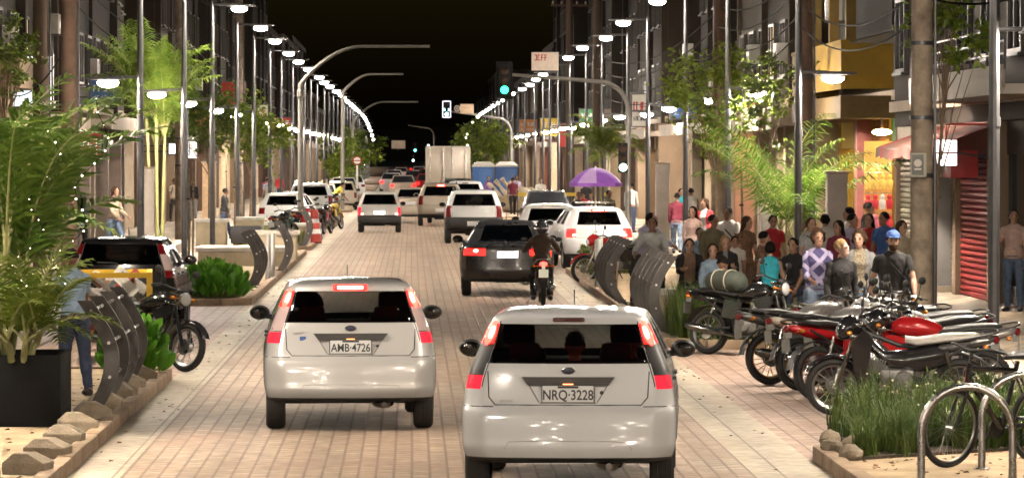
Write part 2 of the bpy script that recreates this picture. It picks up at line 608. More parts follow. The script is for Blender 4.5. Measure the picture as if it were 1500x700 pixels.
def lamp_rows():
    for side, X, ds, nm in ((-1, 7.3, [51.2, 77.2] + [92.6 + 15.6 * i for i in range(28)], 'right'), (1, -5.45, [51.8, 82.5] + [98.4 + 15.6 * i for i in range(28)], 'left')):
        proto = None
        psimple = None
        for d in (-12, 4, 20, 35.6):        # lamps of the same row that stand beside and behind the camera and light the street
            if proto is None:
                proto = street_lamp(side, (X, d, .03), f'dark two-headed street lamp of the {nm} row, just outside the view', f'street lamps along the {nm} pavement')
            else:
                dup(proto, (X, d, .03))
        for i, d in enumerate(ds):
            if d > 260:
                lab = f'tiny bright street lamp far down the {nm} row near the vanishing point'
                g = f'far street lamps of the {nm} row'
                if psimple is None:
                    psimple = street_lamp(side, (X, d, .03), lab, g, True)
                else:
                    dup(psimple, (X, d, .03 - dip(d)), label=lab, group=g)
            else:
                o = ord_[i] if i < 12 else f'lamp after the twelfth'
                where = {'right': ['by the parked motorcycles and grass bed', 'before the arching palm', 'behind the seated crowd', 'beyond the seated crowd'], 'left': ['at the edge behind the palm planter', 'beside the parked black car', 'before the stone bench', 'behind the stone bench']}[nm]
                if i < 4:
                    lab = f'dark two-headed street lamp {where[i]}, {o} on the {nm} pavement'
                    g = f'street lamps along the {nm} pavement'
                elif i < 12:
                    lab = f'lit two-headed street lamp, {o} from the front on the {nm} pavement'
                    g = f'street lamps along the {nm} pavement'
                else:
                    lab = f'small lit two-headed lamp in the middle distance of the {nm} row'
                    g = f'middle distance street lamps of the {nm} row'
                dup(proto, (X + (rnd.uniform(-.18, .18) if i > 1 else 0), d + rnd.uniform(-1.1, 1.1) * (i > 1), .03 + rnd.uniform(-.05, .05) * (i > 1)), label=lab, group=g)
lamp_rows()
# ------------------------------------------------------------------ buildings along both sides
pane_m = mat('window_pane', (.02, .022, .025), .12, var=.3, scale=1.2)
frame_m = mat('window_frame', (.035, .03, .026), .5, var=.15)
shop_lamp = emit('shop_tube_lamp', (1, .80, .55), 55)
shop_lamp_c = emit('shop_tube_lamp_cool', (1, .92, .82), 60)
int_wall = mat('shop_inside_wall', (.62, .47, .30), .8, var=.2, scale=2)
win_lit = mat('lit_window', (.6, .5, .36), .6, var=.5, scale=2.5, emit=(1, .74, .42), es=.55)
sign_white = mat('sign_lit_white', (.8, .78, .74), .5, var=.1, scale=3, emit=(1, .93, .85), es=1.0)
wallmats = {
    'beige': mat('wall_beige', (.27, .19, .125), .85, var=.2, scale=.8, bump=.12),
    'cream': mat('wall_cream', (.40, .29, .19), .85, var=.18, scale=.8, bump=.12),
    'grey': mat('wall_grey', (.19, .15, .125), .85, var=.2, scale=.8, bump=.12),
    'brown': mat('wall_brown', (.125, .078, .055), .85, var=.22, scale=.8, bump=.12),
    'ochre': mat('wall_ochre', (.36, .215, .028), .8, var=.2, scale=.8, bump=.12),
    'pink': mat('wall_salmon', (.36, .18, .115), .85, var=.2, scale=.8, bump=.12),
    'white': mat('wall_white', (.50, .44, .37), .85, var=.15, scale=.8, bump=.12),
    'terracotta': mat('wall_terracotta', (.22, .085, .05), .85, var=.2, scale=.8, bump=.12),
}
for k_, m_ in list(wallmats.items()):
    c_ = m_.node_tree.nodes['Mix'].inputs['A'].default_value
    wallmats[k_ + '_upper_shaded'] = mat('upper_' + k_, tuple(c * .13 for c in c_[:3]), .9, var=.3, scale=.7, bump=.12)  # darker copies of the wall colours, painted shade for storeys above the lamps
trim_m = mat('facade_trim', (.40, .32, .235), .8, var=.15, scale=1.5)
shutm = {'red': mat('shutter_red', (.36, .035, .035), .42, .2, var=.15, scale=3), 'grey': mat('shutter_grey', (.36, .33, .30), .45, .4, var=.18, scale=3), 'cream': mat('shutter_cream', (.50, .42, .30), .5, .2, var=.15, scale=3), 'blue': mat('shutter_blue', (.10, .15, .24), .5, .2, var=.15), 'dark': mat('shutter_dark', (.09, .08, .075), .45, .4, var=.2)}
signcol = [mat('sign_red', (.50, .04, .035), .5, var=.1), mat('sign_yellow', (.62, .42, .04), .5, var=.1), mat('sign_blue', (.05, .12, .32), .5, var=.1), mat('sign_white', (.66, .62, .56), .5, var=.1), mat('sign_green', (.05, .22, .08), .5, var=.1), mat('sign_orange', (.62, .22, .03), .5, var=.1)]
slat_m = mat('canopy_slab', (.36, .30, .24), .8, var=.2, scale=1.5)

def building(side, y0, y1, h, wall, X, label, bays, canopy=0., canopy_z=3.45, rows=None, balc=(), fins=True, gf=3.7, rec=.38):
    """side +1 right, -1 left; X = |x| of the facade plane. q grows towards the street, u along it."""
    t = thing('shop_building', label, 'building', (side * X, y0, 0))
    Lb = y1 - y0
    wm = wallmats[wall]
    wu = wallmats[wall + '_upper_shaded']
    def bx(b, u0, u1, q0, q1, z0, z1, mi=0, bev=0):
        xa, xb = -side * q0, -side * q1
        b.box(((xa + xb) / 2, (u0 + u1) / 2, (z0 + z1) / 2), (abs(xb - xa), abs(u1 - u0), abs(z1 - z0)), mi, bev=bev)
    b = MB()
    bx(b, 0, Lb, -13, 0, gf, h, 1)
    bx(b, 0, Lb, -13, -3, .0, gf - .004)
    bx(b, 0, .3, -3, 0, 0, gf - .004)
    bx(b, Lb - .3, Lb, -3, 0, 0, gf - .004)
    n = len(bays)
    bw = (Lb - .6) / n
    for i in range(1, n):
        u = .3 + i * bw
        bx(b, u - .22, u + .22, -3, 0, 0, gf - .004)
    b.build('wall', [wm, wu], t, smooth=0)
    # pilasters standing proud of the facade
    if fins:
        for i in range(n + 1):
            p = MB()
            u = min(max(.3 + i * bw, .26), Lb - .26)
            pr = .16 + .1 * ((i * 7 + int(y0)) % 3)
            bx(p, u - .24, u + .24, .003, pr, 0, gf + .25)
            if (i + int(y0)) % 2 == 0:
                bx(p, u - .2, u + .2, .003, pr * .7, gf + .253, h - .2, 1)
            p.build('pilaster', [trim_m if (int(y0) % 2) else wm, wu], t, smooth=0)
    p = MB()
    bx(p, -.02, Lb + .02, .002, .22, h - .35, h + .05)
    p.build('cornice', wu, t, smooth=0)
    p = MB()
    bx(p, 0, Lb, .002, .12, gf + .3, gf + .52)
    p.build('string_course', trim_m, t, smooth=0)
    for i, kind in enumerate(bays):
        u0, u1 = .3 + i * bw + .225, .3 + (i + 1) * bw - .225
        if i == 0: u0 = .303
        if i == n - 1: u1 = Lb - .303
        k, _, c = kind.partition(':')
        if k == 'shutter':
            s = MB()
            top = gf - .55
            nn = int(top / .11)
            for j in range(nn):
                z = .03 + j * .11
                s.prism([(-.02, z), (.03, z + .03), (.03, z + .08), (-.02, z + .105)], u0, u1, 'xz', M=Matrix.Translation((side * rec, 0, 0)) @ (Matrix.Identity(4) if side < 0 else Matrix.Diagonal((-1, 1, 1, 1))))
            s.build('roller_shutter', shutm[c or 'grey'], t, smooth=0)
            s = MB()
            bx(s, u0, u1, -.6, .1 - rec, top, gf - .01)
            s.build('shutter_box', shutm[c or 'grey'], t, smooth=0)
        elif k in ('lit', 'litc'):
            s = MB()
            bx(s, u0, u1, -2.99, -2.9, .03, gf - .02)
            for z in (.7, 1.3, 1.9, 2.5):
                bx(s, u0 + .1, u1 - .1, -2.89, -2.5, z, z + .04)
            s.build('shop_interior', int_wall, t, smooth=0)
            s = MB()
            bx(s, u0 + .3, u1 - .3, -1.5, -1.35, gf - .16, gf - .08)
            s.build('ceiling_light', shop_lamp if k == 'lit' else shop_lamp_c, t, smooth=0)
            s = MB()
            for j in range(14):
                u = rnd.uniform(u0 + .2, u1 - .2)
                z = rnd.choice((.74, 1.34, 1.94))
                bx(s, u - .12, u + .12, -2.8, -2.55, z, z + rnd.uniform(.15, .45), rnd.randrange(4))
            s.build('shelf_goods', [signcol[0], signcol[2], signcol[3], signcol[1]], t, smooth=0)
            s = MB()
            bx(s, u0, u1, -.3, -.05, gf - .75, gf - .02)
            s.build('fascia', signcol[(int(y0) + i) % 6], t, smooth=0)
        else:
            s = MB()
            bx(s, u0, u1, -.45, -.4, .03, gf - .6)
            s.build('shop_window', pane_m, t, smooth=0)
            s = MB()
            for f in (0, .5, 1):
                u = u0 + .03 + (u1 - u0 - .06) * f
                bx(s, u - .03, u + .03, -.399, -.33, .03, gf - .6)
            bx(s, u0, u1, -.45, -.3, gf - .599, gf - .01)
            bx(s, u0, u1, -.399, -.34, .03, .35)
            s.build('shop_frame', frame_m, t, smooth=0)
    if canopy:
        s = MB()
        bx(s, .1, Lb - .1, .3, canopy, canopy_z, canopy_z + .2)
        bx(s, .1, Lb - .1, canopy - .003, canopy + .04, canopy_z - .1, canopy_z + .3)
        s.build('canopy', slat_m, t, smooth=0)
    # upper windows
    if rows is None:
        rows = max(1, int((h - gf - .8) / 3))
    nw = max(2, int(Lb / 3.2))
    for r_ in range(min(rows, 4)):
        z0 = gf + 1.2 + r_ * 3.0
        for j in range(nw):
            u = Lb * (j + .5) / nw
            if y0 > 420 and j > 2:
                continue
            f = MB()
            for (a0, a1, c0, c1) in ((-.8, .8, -.08, 0), (-.8, .8, 1.4, 1.48), (-.8, -.72, 0, 1.4), (.72, .8, 0, 1.4), (-.03, .03, 0, 1.4)):
                bx(f, u + a0, u + a1, .003, .1, z0 + c0, z0 + c1)
            bx(f, u - .85, u + .85, .002, .16, z0 - .14, z0 - .083)
            fo = f.build('window', frame_m, t, smooth=0)
            f = MB()
            bx(f, u - .72, u + .72, .004, .05, z0 + .002, z0 + 1.398)
            f.build('pane', win_lit if rnd.random() < .08 else pane_m, fo, smooth=0)
    for (u0, u1, z) in balc:
        s = MB()
        bx(s, u0, u1, .003, 1.0, z, z + .15)
        bx(s, u0, u1, .92, 1.0, z + .15, z + .75)
        bx(s, u0, u0 + .1, .003, .92, z + .15, z + .75)
        bx(s, u1 - .1, u1, .003, .92, z + .15, z + .75)
        s.build('balcony', wm, t, smooth=0)
    return t

WALLN = {'beige': 'beige', 'cream': 'cream', 'grey': 'grey', 'brown': 'brown', 'ochre': 'ochre yellow', 'pink': 'salmon', 'white': 'whitewashed', 'terracotta': 'terracotta'}
# right side
building(1, 45, 87.6, 9, 'beige', 10.35, 'two-storey beige building with the red roller shutter and awning', ['dark', 'shutter:grey', 'dark', 'shutter:grey', 'lit', 'dark', 'shutter:red', 'shutter:cream', 'shutter:cream'], rows=1, fins=False, gf=3.3, rec=.12)
building(1, 88, 102.6, 8.5, 'ochre', 10.7, 'yellow building with a deep balcony over the toy shop', ['lit', 'lit', 'dark', 'lit'], rows=0, fins=False, gf=3.6)
building(1, 103, 127, 11, 'cream', 10.2, 'cream building with plain gable next to the yellow balcony', ['dark', 'lit', 'shutter:grey', 'dark', 'lit'], canopy=1.1)
building(1, 127.5, 150, 13, 'brown', 10.6, 'brown building behind the seated crowd with a dark shopfront canopy', ['dark', 'dark', 'lit', 'shutter:grey'], canopy=1.5, canopy_z=3.5)
building(1, 158, 178, 14, 'beige', 9.9, 'tall beige building beyond the brown canopy building', ['dark', 'lit', 'shutter:cream', 'dark'], canopy=.9)
specs_r = [(178.5, 204, 20, 'brown', 10.5), (204.5, 232, 22, 'grey', 10.1), (232.5, 243, 22, 'beige', 10.6), (262, 290, 14, 'brown', 10.2), (290.5, 322, 11, 'terracotta', 10.5), (322.5, 360, 9, 'cream', 10.1), (360.5, 410, 10, 'brown', 10.5), (410.5, 470, 9, 'grey', 10.3), (485, 560, 13, 'brown', 10.6), (560.5, 640, 11, 'grey', 10.2), (640.5, 760, 7, 'beige', 10.5), (761, 1000, 6, 'brown', 10.4)]
specs_l = [(62, 96, 9, 'cream', 10.4), (96.5, 118, 12, 'beige', 10.3), (118.5, 141, 12, 'grey', 10.0), (141.5, 150, 13, 'cream', 10.5), (158, 176, 13, 'beige', 9.9), (176.5, 200, 16, 'brown', 10.4), (200.5, 222, 18, 'grey', 10.0), (222.5, 243, 17, 'beige', 10.4), (258, 285, 20, 'brown', 10.1), (285.5, 312, 12, 'terracotta', 10.4), (312.5, 350, 12, 'grey', 10.0), (350.5, 395, 13, 'brown', 10.4), (395.5, 440, 9, 'cream', 10.1), (440.5, 478, 8, 'beige', 10.4), (490, 560, 10, 'brown', 10.1), (560.5, 660, 9, 'grey', 10.4), (661, 800, 8, 'cream', 10.2), (801, 1000, 8, 'brown', 10.4)]
kinds = ['dark', 'lit', 'shutter:grey', 'lit', 'dark', 'shutter:dark', 'litc', 'shutter:cream', 'lit', 'shutter:blue']
nth = ['first', 'second', 'third', 'fourth', 'fifth', 'sixth', 'seventh', 'eighth', 'ninth', 'tenth', 'eleventh', 'twelfth', 'thirteenth', 'fourteenth', 'fifteenth', 'sixteenth', 'seventeenth', 'eighteenth']
for side, sp, nm, base in ((1, specs_r, 'right', 5), (-1, specs_l, 'left', 0)):
    for i, (y0, y1, h, c, X) in enumerate(sp):
        Lb = y1 - y0
        n = max(2, min(6, int(Lb / 4.5)))
        kk = [kinds[(i * 3 + j * 7 + (side > 0)) % 10] for j in range(n)]
        far = 'distant ' if y0 > 300 else ''
        building(side, y0, y1, h, c, X, f'{far}{WALLN[c]} building of {"two" if h < 10 else "three" if h < 13 else "several"} storeys, {nth[(i + base) % 18]} along the {nm} side', kk, canopy=(.8 + .25 * (i % 4)) if i % 3 else 0, canopy_z=3.35 + .1 * (i % 3), balc=((1, min(Lb - 1, 6), 4.3),) if i % 4 == 1 else ())

def text_mesh(s, size, depth=.004, align='CENTER', bold=0.):
    cu = bpy.data.curves.new('lettering', 'FONT')
    cu.body = s
    cu.size = size
    cu.extrude = depth
    cu.align_x = align
    cu.align_y = 'CENTER'
    cu.offset = bold
    cu.resolution_u = 3
    o = bpy.data.objects.new('lettering', cu)
    COL.objects.link(o)
    dg = bpy.context.evaluated_depsgraph_get()
    me = bpy.data.meshes.new_from_object(o.evaluated_get(dg))
    bpy.data.objects.remove(o)
    me.materials.clear()
    return me
def text_obj(s, size, m, parent, loc, rot=(pi / 2, 0, 0), name='lettering', align='CENTER', bold=0., depth=.004, sx=1.):
    me = text_mesh(s, size, depth, align, bold)
    o = link(name, me, m, parent, loc)
    o.rotation_euler = rot
    o.scale = (sx, 1, 1)
    return o
def glyphs(n, h, w_, m, parent, loc, name='lettering'):
    """a line of worn lettering too small to read: upright and cross strokes, no words"""
    r = random.Random(int(n * 97 + h * 1000))
    b = MB()
    for i in range(n):
        x = (i - (n - 1) / 2) * w_
        e = h * .16
        for (cx, cz, sx, sz) in r.sample([(-.3, 0, e, h), (.3, 0, e, h), (0, h * .42, w_ * .6, e), (0, 0, w_ * .6, e), (0, -h * .42, w_ * .6, e)], 3):
            b.box((x + cx * w_, -r.uniform(0, .002), cz), (sx, .006, sz))
    return b.build(name, m, parent, smooth=0, loc=loc)
def board(name, label, cat, c, w_, h_, m, th=.08, framed=True, group=None):
    """flat sign facing the camera's end of the street"""
    t = thing(name, label, cat, c, 0, group)
    b = MB(); b.box((0, 0, 0), (w_, th, h_), bev=.01); b.build('panel', m, t)
    if framed:
        b = MB()
        for (x, z, sx, sz) in ((0, h_ / 2, w_ + .06, .05), (0, -h_ / 2, w_ + .06, .05), (-w_ / 2, 0, .05, h_ - .06), (w_ / 2, 0, .05, h_ - .06)):
            b.box((x, 0, z), (sx, th + .03, sz))
        b.build('frame', dark_metal, t, smooth=0)
    return t
# ---- fittings of the near right building
t = thing('shop_awning', 'sagging red and brown awning over the red roller shutter', 'awning', (10.35, 72, 0))
b = MB()
for j in range(12):
    u0, u1 = j * .75, (j + 1) * .75
    sg = .05 * sin(j * 1.3)
    b.add([(0, u0, 3.25), (-1.15, u0, 2.82 + sg), (-1.15, u1, 2.82 + .05 * sin((j + 1) * 1.3)), (0, u1, 3.25)], [(0, 1, 2, 3)], j % 2)
    b.add([(-1.15, u0, 2.82 + sg), (-1.16, u0, 2.62 + sg), (-1.16, u1, 2.62), (-1.15, u1, 2.82 + .05 * sin((j + 1) * 1.3))], [(0, 1, 2, 3)], j % 2)
b.build('canvas', [mat('awning_red', (.20, .03, .026), .7), mat('awning_brown', (.11, .065, .045), .7)], t, smooth=0)
b = MB()
for u in (.1, 4.5, 8.9):
    b.tube([(0, u, 2.6), (-1.12, u, 2.8)], .02, 6)
b.tube([(-1.13, 0, 2.8), (-1.13, 9, 2.8)], .022, 6)
b.build('frame', dark_metal, t)
t = thing('column', 'pale grey column beside the red roller shutter', 'column', (10.2, 79.3, 0))
b = MB(); b.box((0, 0, 1.45), (.5, .55, 2.9), bev=.02); b.build('shaft', mat('column_grey', (.40, .38, .36), .6, var=.1, scale=2), t)
b = MB(); b.box((0, 0, 2.98), (.6, .65, .14), bev=.02); b.box((0, 0, .08), (.58, .62, .16), bev=.02); b.build('capital', trim_m, t)
t = board('shop_sign', 'small glowing white sign box hung under the awning', 'sign', (9.34, 71.4, 2.72), .36, .44, emit('sign_box_light', (1, .88, .86), 4.0), th=.12, framed=False)
b = MB(); b.tube([(0, 0, .2), (0, 0, .5), (.8, 0, .5)], .018, 6); b.box((0, -.063, .0), (.37, .012, .03)); b.build('bracket', signcol[0], t)
t = board('shop_sign', 'red fascia panel above the red roller shutter', 'sign', (10.08, 75.0, 2.52), .5, .5, signcol[0], th=1.0, framed=False)
t = thing('balcony', 'white balcony with thin railing above the awning', 'balcony', (10.35, 64, 3.72))
b = MB(); b.box((-.55, 6, 0), (1.1, 12, .16)); b.box((-1.08, 6, .2), (.05, 12, .36)); b.build('slab', wallmats['white'], t, smooth=0)
b = MB()
for z in (.55, .75, .95):
    b.tube([(-1.06, 0, z), (-1.06, 12, z)], .018, 6)
    b.tube([(-1.06, 12, z), (0, 12, z)], .018, 6)
for j in range(13):
    b.tube([(-1.06, j, .3), (-1.06, j, .95)], .018, 6)
b.build('railing', dark_metal, t)
# ---- yellow balcony and toy shop
t = thing('balcony', 'deep yellow balcony projecting over the toy shop', 'balcony', (10.7, 90, 4.15))
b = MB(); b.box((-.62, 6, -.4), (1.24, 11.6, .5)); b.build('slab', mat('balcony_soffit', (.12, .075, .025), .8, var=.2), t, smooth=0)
b = MB()
b.box((-1.18, 6, .5), (.1, 11.6, 1.0)); b.box((-.6, .25, .5), (1.05, .1, 1.0)); b.box((-.6, 11.75, .5), (1.05, .1, 1.0)); b.box((-1.15, 6, 1.04), (.2, 11.8, .08))
b.build('parapet', mat('balcony_yellow', (.33, .195, .014), .75, var=.25, scale=1.2), t, smooth=0)
b = MB(); b.box((-.03, 6, 2.6), (.05, 10.8, 2.6)); b.build('loggia_shade_panel', mat('loggia_shade', (.012, .01, .008), .8), t, smooth=0)  # dark panel laid on the wall, painted shade in place of a deep opening
for u in (.4, 4, 8, 11.4):
    b = MB(); b.box((-1.0, u, 2.3), (.22, .22, 2.5)); b.build('post', mat('balcony_post', (.16, .10, .018), .75), t, smooth=0)
t = thing('column', 'dark red column between the toy shop and its neighbour', 'column', (10.42, 94.3, 0))
b = MB(); b.box((0, 0, 1.75), (.34, .4, 3.5), bev=.02); b.build('shaft', mat('column_red', (.30, .10, .085), .6), t)
b = MB(); b.box((0, 0, .12), (.42, .48, .24), bev=.02); b.build('plinth', concrete, t)
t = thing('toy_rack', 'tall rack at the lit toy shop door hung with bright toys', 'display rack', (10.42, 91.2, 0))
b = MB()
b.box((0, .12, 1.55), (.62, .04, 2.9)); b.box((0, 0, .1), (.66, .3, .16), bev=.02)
b.build('back_panel', mat('rack_panel', (.75, .45, .16), .7, emit=(1, .52, .14), es=.22), t, smooth=0)  # the panel's own glow stands in for shop light falling on it
b = MB()
for z in (.5, .95, 1.4, 1.85, 2.3):
    b.tube([(-.3, 0, z), (.3, 0, z)], .012, 6)
b.build('rail', steel, t)
toyc = [mat('toy_blue', (.04, .09, .55), .35, emit=(.05, .1, .8), es=.3), mat('toy_red', (.55, .04, .06), .35, emit=(.8, .06, .08), es=.3), mat('toy_white', (.75, .72, .68), .4, emit=(1, .9, .8), es=.25), mat('toy_pink', (.65, .2, .3), .4, emit=(1, .3, .4), es=.25), mat('toy_yellow', (.7, .48, .08), .4, emit=(1, .7, .2), es=.4)]  # toys glow faintly in their own colours, shop light put into the material
toyn = ['blue', 'red', 'white', 'pink', 'yellow']
rowsn = ['lowest', 'second lowest', 'middle', 'second highest', 'top']
for r_ in range(5):
    for c in range(4):
        k = 4 if r_ == 4 else rnd.randrange(4) if not (r_ == 3) else rnd.choice((0, 2, 1))
        b = MB()
        b.ell((0, 0, -.13), (.078, .05, .12), 10, 6); b.ell((0, -.01, .02), (.06, .05, .06), 8, 6)
        for a in (-1, 1):
            b.ell((a * .06, 0, -.1), (.025, .025, .05), 6, 4); b.ell((a * .035, 0, -.22), (.03, .03, .05), 6, 4); b.ell((a * .035, 0, .035), .018, 6, 4)
        b.tube([(0, 0, .03), (0, 0, .09)], .006, 5)
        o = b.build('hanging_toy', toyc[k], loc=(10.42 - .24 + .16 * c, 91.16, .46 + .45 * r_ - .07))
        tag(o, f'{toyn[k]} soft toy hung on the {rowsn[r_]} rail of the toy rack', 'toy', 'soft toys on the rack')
t = thing('shop_lamp', 'warm glowing lamp above the toy rack', 'lamp', (10.42, 90.6, 3.2))
b = MB(); b.ell((0, 0, 0), (.22, .1, .07), 10, 6); b.build('lens', emit('toy_lamp', (1, .72, .3), 60), t)
b = MB(); b.tube([(0, 0, .05), (0, 0, .45)], .02, 6); b.build('stem', dark_metal, t)
# signs
def perp_sign(side, y, x, z, w_, h_, m, label):
    t = board('shop_sign', label, 'sign', (x, y, z), w_, h_, m, th=.14, group=None)
    b = MB(); b.tube([(side * w_ / 2, 0, h_ * .25), (side * (w_ / 2 + .9), 0, h_ * .25)], .025, 6); b.tube([(side * w_ / 2, 0, -h_ * .25), (side * (w_ / 2 + .9), 0, -h_ * .25)], .025, 6)
    b.build('bracket', dark_metal, t)
    return t
t = board('shop_sign', 'white fascia sign with dark lettering behind the man with a backpack', 'sign', (-9.75, 172.5, 2.95), 1.5, .75, sign_white, th=.06)
glyphs(9, .17, .12, ink, t, (0, -.036, .12)); glyphs(8, .14, .12, ink, t, (0, -.036, -.18))
t = board('shop_sign', 'red sign with pale lettering high on the near left building', 'sign', (-8.35, 105, 2.9), .9, .75, signcol[0], th=.08)
glyphs(5, .2, .13, sign_white, t, (0, -.045, .13)); glyphs(5, .2, .13, sign_white, t, (0, -.045, -.15))
b = MB(); b.box((-.95, .1, .1), (1.0, .06, .06)); b.box((-.95, .1, -.2), (1.0, .06, .06)); b.build('bracket', dark_metal, t)
t = board('shop_sign', 'large glowing white light box behind the brown utility pole', 'sign', (-9.55, 103.6, 4.55), 1.0, 1.3, emit('light_box', (.86, .95, 1.0), 1.5), th=.2)
b = MB(); b.box((-.75, .1, .0), (.5, .08, .08)); b.build('bracket', dark_metal, t)
perp_sign(-1, 150, -6.6 - 1.9, 2.95, .75, .4, emit('light_box_white', (1, .95, .95), 5), 'small bright white light box on the left shops')
perp_sign(1, 186, 9.3, 3.6, .6, .7, signcol[1], 'small yellow sign hung from the right shops beside the tree')
perp_sign(1, 240, 8.9, 3.9, .7, 1.4, signcol[0], 'upright red sign hung from the right shops beyond the yellow one')
perp_sign(-1, 205, -8.9, 5.6, 1.2, 1.6, signcol[0], 'tall red sign beside the curved traffic mast')
perp_sign(-1, 176, -8.9, 4.2, .8, 1.9, signcol[5], 'upright orange sign above the left trees')

# more shop signs and air conditioners along the facades
cols = ['red', 'yellow', 'blue', 'white', 'green', 'orange']
for i, (side, y, x, z, w_, h_, k) in enumerate(((1, 112, 9.5, 3.9, .8, .9, 3), (1, 140, 9.3, 4.3, .9, .7, 2), (1, 163, 9.1, 4.5, .7, 1.3, 3), (1, 205, 8.9, 4.6, 1.0, .9, 4), (1, 268, 9.0, 4.6, 1.2, 1.2, 1), (1, 310, 8.8, 5.0, 1.4, 1.0, 5),
                                           (-1, 122, -9.1, 4.6, .9, .7, 2), (-1, 138, -8.9, 5.2, .8, 1.2, 3), (-1, 161, -9.0, 4.9, .9, 1.1, 1), (-1, 188, -8.8, 4.4, 1.0, .8, 4), (-1, 232, -8.7, 4.9, 1.2, 1.4, 3), (-1, 275, -8.7, 4.8, 1.3, 1.0, 0))):
    t = perp_sign(side, y, x, z, w_, h_, signcol[k], f'{cols[k]} shop sign jutting from the {"right" if side > 0 else "left"} facades, {nth[i % 6]} of six')
    glyphs(5, h_ * .28, w_ * .16, signcol[3] if k != 3 else signcol[0], t, (0, -.09, h_ * .12))
    glyphs(7, h_ * .13, w_ * .11, signcol[3] if k != 3 else ink, t, (0, -.09, -h_ * .25))
ac = mat('ac_case', (.40, .38, .34), .6, var=.15)
for i, (side, y, z) in enumerate(((1, 95.5, 6.1), (1, 109, 5.4), (1, 118, 5.6), (1, 133, 5.2), (1, 146, 6.4), (1, 170, 5.5), (-1, 101, 5.6), (-1, 113, 6.3), (-1, 127, 5.4), (-1, 146, 5.9), (-1, 168, 5.3), (-1, 190, 6.0))):
    t = thing('air_conditioner', f'grey air conditioner box on the {"right" if side > 0 else "left"} upper facade, {nth[i % 6]} of six', 'air conditioner', (side * 9.85, y, z))
    b = MB(); b.box((0, 0, 0), (.34, .8, .55), bev=.02); b.build('case', ac, t)
    b = MB(); b.lathe([(.001, .012), (.2, .01), (.21, 0)], 18, M=Matrix.Translation((-side * .172, .1, 0)) @ Matrix.Rotation(-side * pi / 2, 4, 'Y')); b.build('fan_grille', dark_metal, t)
    b = MB()
    for u in (-.3, .3):
        b.box((side * .12, u, -.3), (.6, .04, .04))
    b.build('bracket', dark_metal, t)
# ------------------------------------------------------------------ traffic signal masts
mast_m = mat('mast_paint', (.24, .225, .205), .45, .4, var=.12, scale=2)
green_on = emit('signal_green', (.03, 1.0, .38), 9)
sig_black = mat('signal_black', (.006, .006, .006), .7, var=.2, spec=.2)
def arc_arm(d, h, L, rise, n=12):
    """pole-top arm that sweeps up and over, then runs level"""
    pts = []
    for i in range(n + 1):
        t = i / n
        x = L * .48 * t
        pts.append((d * x, 0, h + rise * sin(t * pi / 2) ** .85))
    pts.append((d * L, 0, h + rise))
    return pts
def mast(loc, d, h, L, rise, label, quarter=False):
    t = thing('traffic_signal_mast', label, 'signal mast', loc)
    b = MB()
    b.tube([(0, 0, 0), (0, 0, h)], [.10, .08], 10); b.lathe([(.2, 0), (.18, .03), (.11, .05)], 12)
    b.build('pole', mast_m, t)
    b = MB()
    if quarter:
        pts = [(0, 0, h)] + [(d * .95 * (1 - cos(a)), 0, h + .95 * sin(a)) for a in [pi / 2 * i / 9 for i in range(1, 10)]]
        pts += [(d * L, 0, h + .95 + rise)]
        b.tube(pts, [.08] + [.07] * 9 + [.045], 8)
    else:
        pts = arc_arm(d, h, L, rise)
        b.tube([(0, 0, h - .25)] + pts, [.085] + [.07 - .028 * i / len(pts) for i in range(len(pts))], 8)
    b.build('arm', mast_m, t)
    b = MB(); b.lathe([(.1, -.12), (.115, -.1), (.115, .1), (.1, .12)], 12, M=Matrix.Translation((0, 0, h - .3))); b.build('clamp', mast_m, t)
    return t
def traffic_light(loc, label, lit=2, bright=None, backplate=True, name='traffic_light'):
    t = thing(name, label, 'traffic light', loc)
    b = MB(); b.box((0, .1, 0), (.3, .22, .95), bev=.03); b.build('housing', sig_black, t)
    if backplate:
        b = MB(); b.box((0, .16, 0), (.52, .02, 1.2), bev=.005); b.build('backplate', sig_black, t)
    for i in range(3):
        z = .3 - i * .3
        b = MB(); b.lathe([(.001, -.04), (.07, -.032), (.125, 0), (.13, .012)], 16, M=Matrix.Translation((0, -.012, z)) @ Matrix.Rotation(pi / 2, 4, 'X') @ Matrix.Diagonal((1, 1, -1, 1)))
        b.build('lens', (bright or green_on) if i == lit else mat('signal_off', (.05, .03, .02), .2), t)
        v = MB()
        n = 8
        pts0 = [(.125 * cos(pi * j / n), -.02, z + .125 * sin(pi * j / n)) for j in range(n + 1)]
        pts1 = [(.125 * cos(pi * j / n), -.02 - .17 * sin(pi * j / n) - .03, z + .125 * sin(pi * j / n) - .01) for j in range(n + 1)]
        v.add(pts0 + pts1, [(j, j + 1, n + 2 + j, n + 1 + j) for j in range(n)])
        v.build('visor', sig_black, t)
    return t
mast((-3.52, 130, .1), 1, 4.85, 4.1, 1.2, 'grey mast with a long curved arm over the road beside the white parked hatchback')
mast((-3.6, 250, .1), 1, 4.6, 4.0, 1.3, 'smaller grey curved mast further down the left kerb')
mast((-3.3, 196, .1), 1, 5.6, 2.9, .9, 'thin dim curved mast arm between the two left masts')
mast((6.9, 130.5, .1), -1, 4.0, 4.15, .25, 'grey mast curving out over the road with board and green light', quarter=True)
mast((6.1, 250.5, .1), -1, 4.0, 3.9, .4, 'far grey mast carrying the glowing signal and a pale plate', quarter=True)
mast((2.6, 480, .1), -1, 5.0, 3.0, .3, 'farthest grey signal mast near the vanishing point', quarter=True)
traffic_light((2.95, 130.2, 5.08), 'green traffic light hung over the road on the near right mast')
pl = board('street_name_board', 'pale board with dark red letters on the near right mast arm', 'sign', (4.24, 130.15, 5.68), .86, .58, mat('board_cream', (.60, .49, .40), .6, emit=(.75, .60, .48), es=.12), th=.03, framed=False)
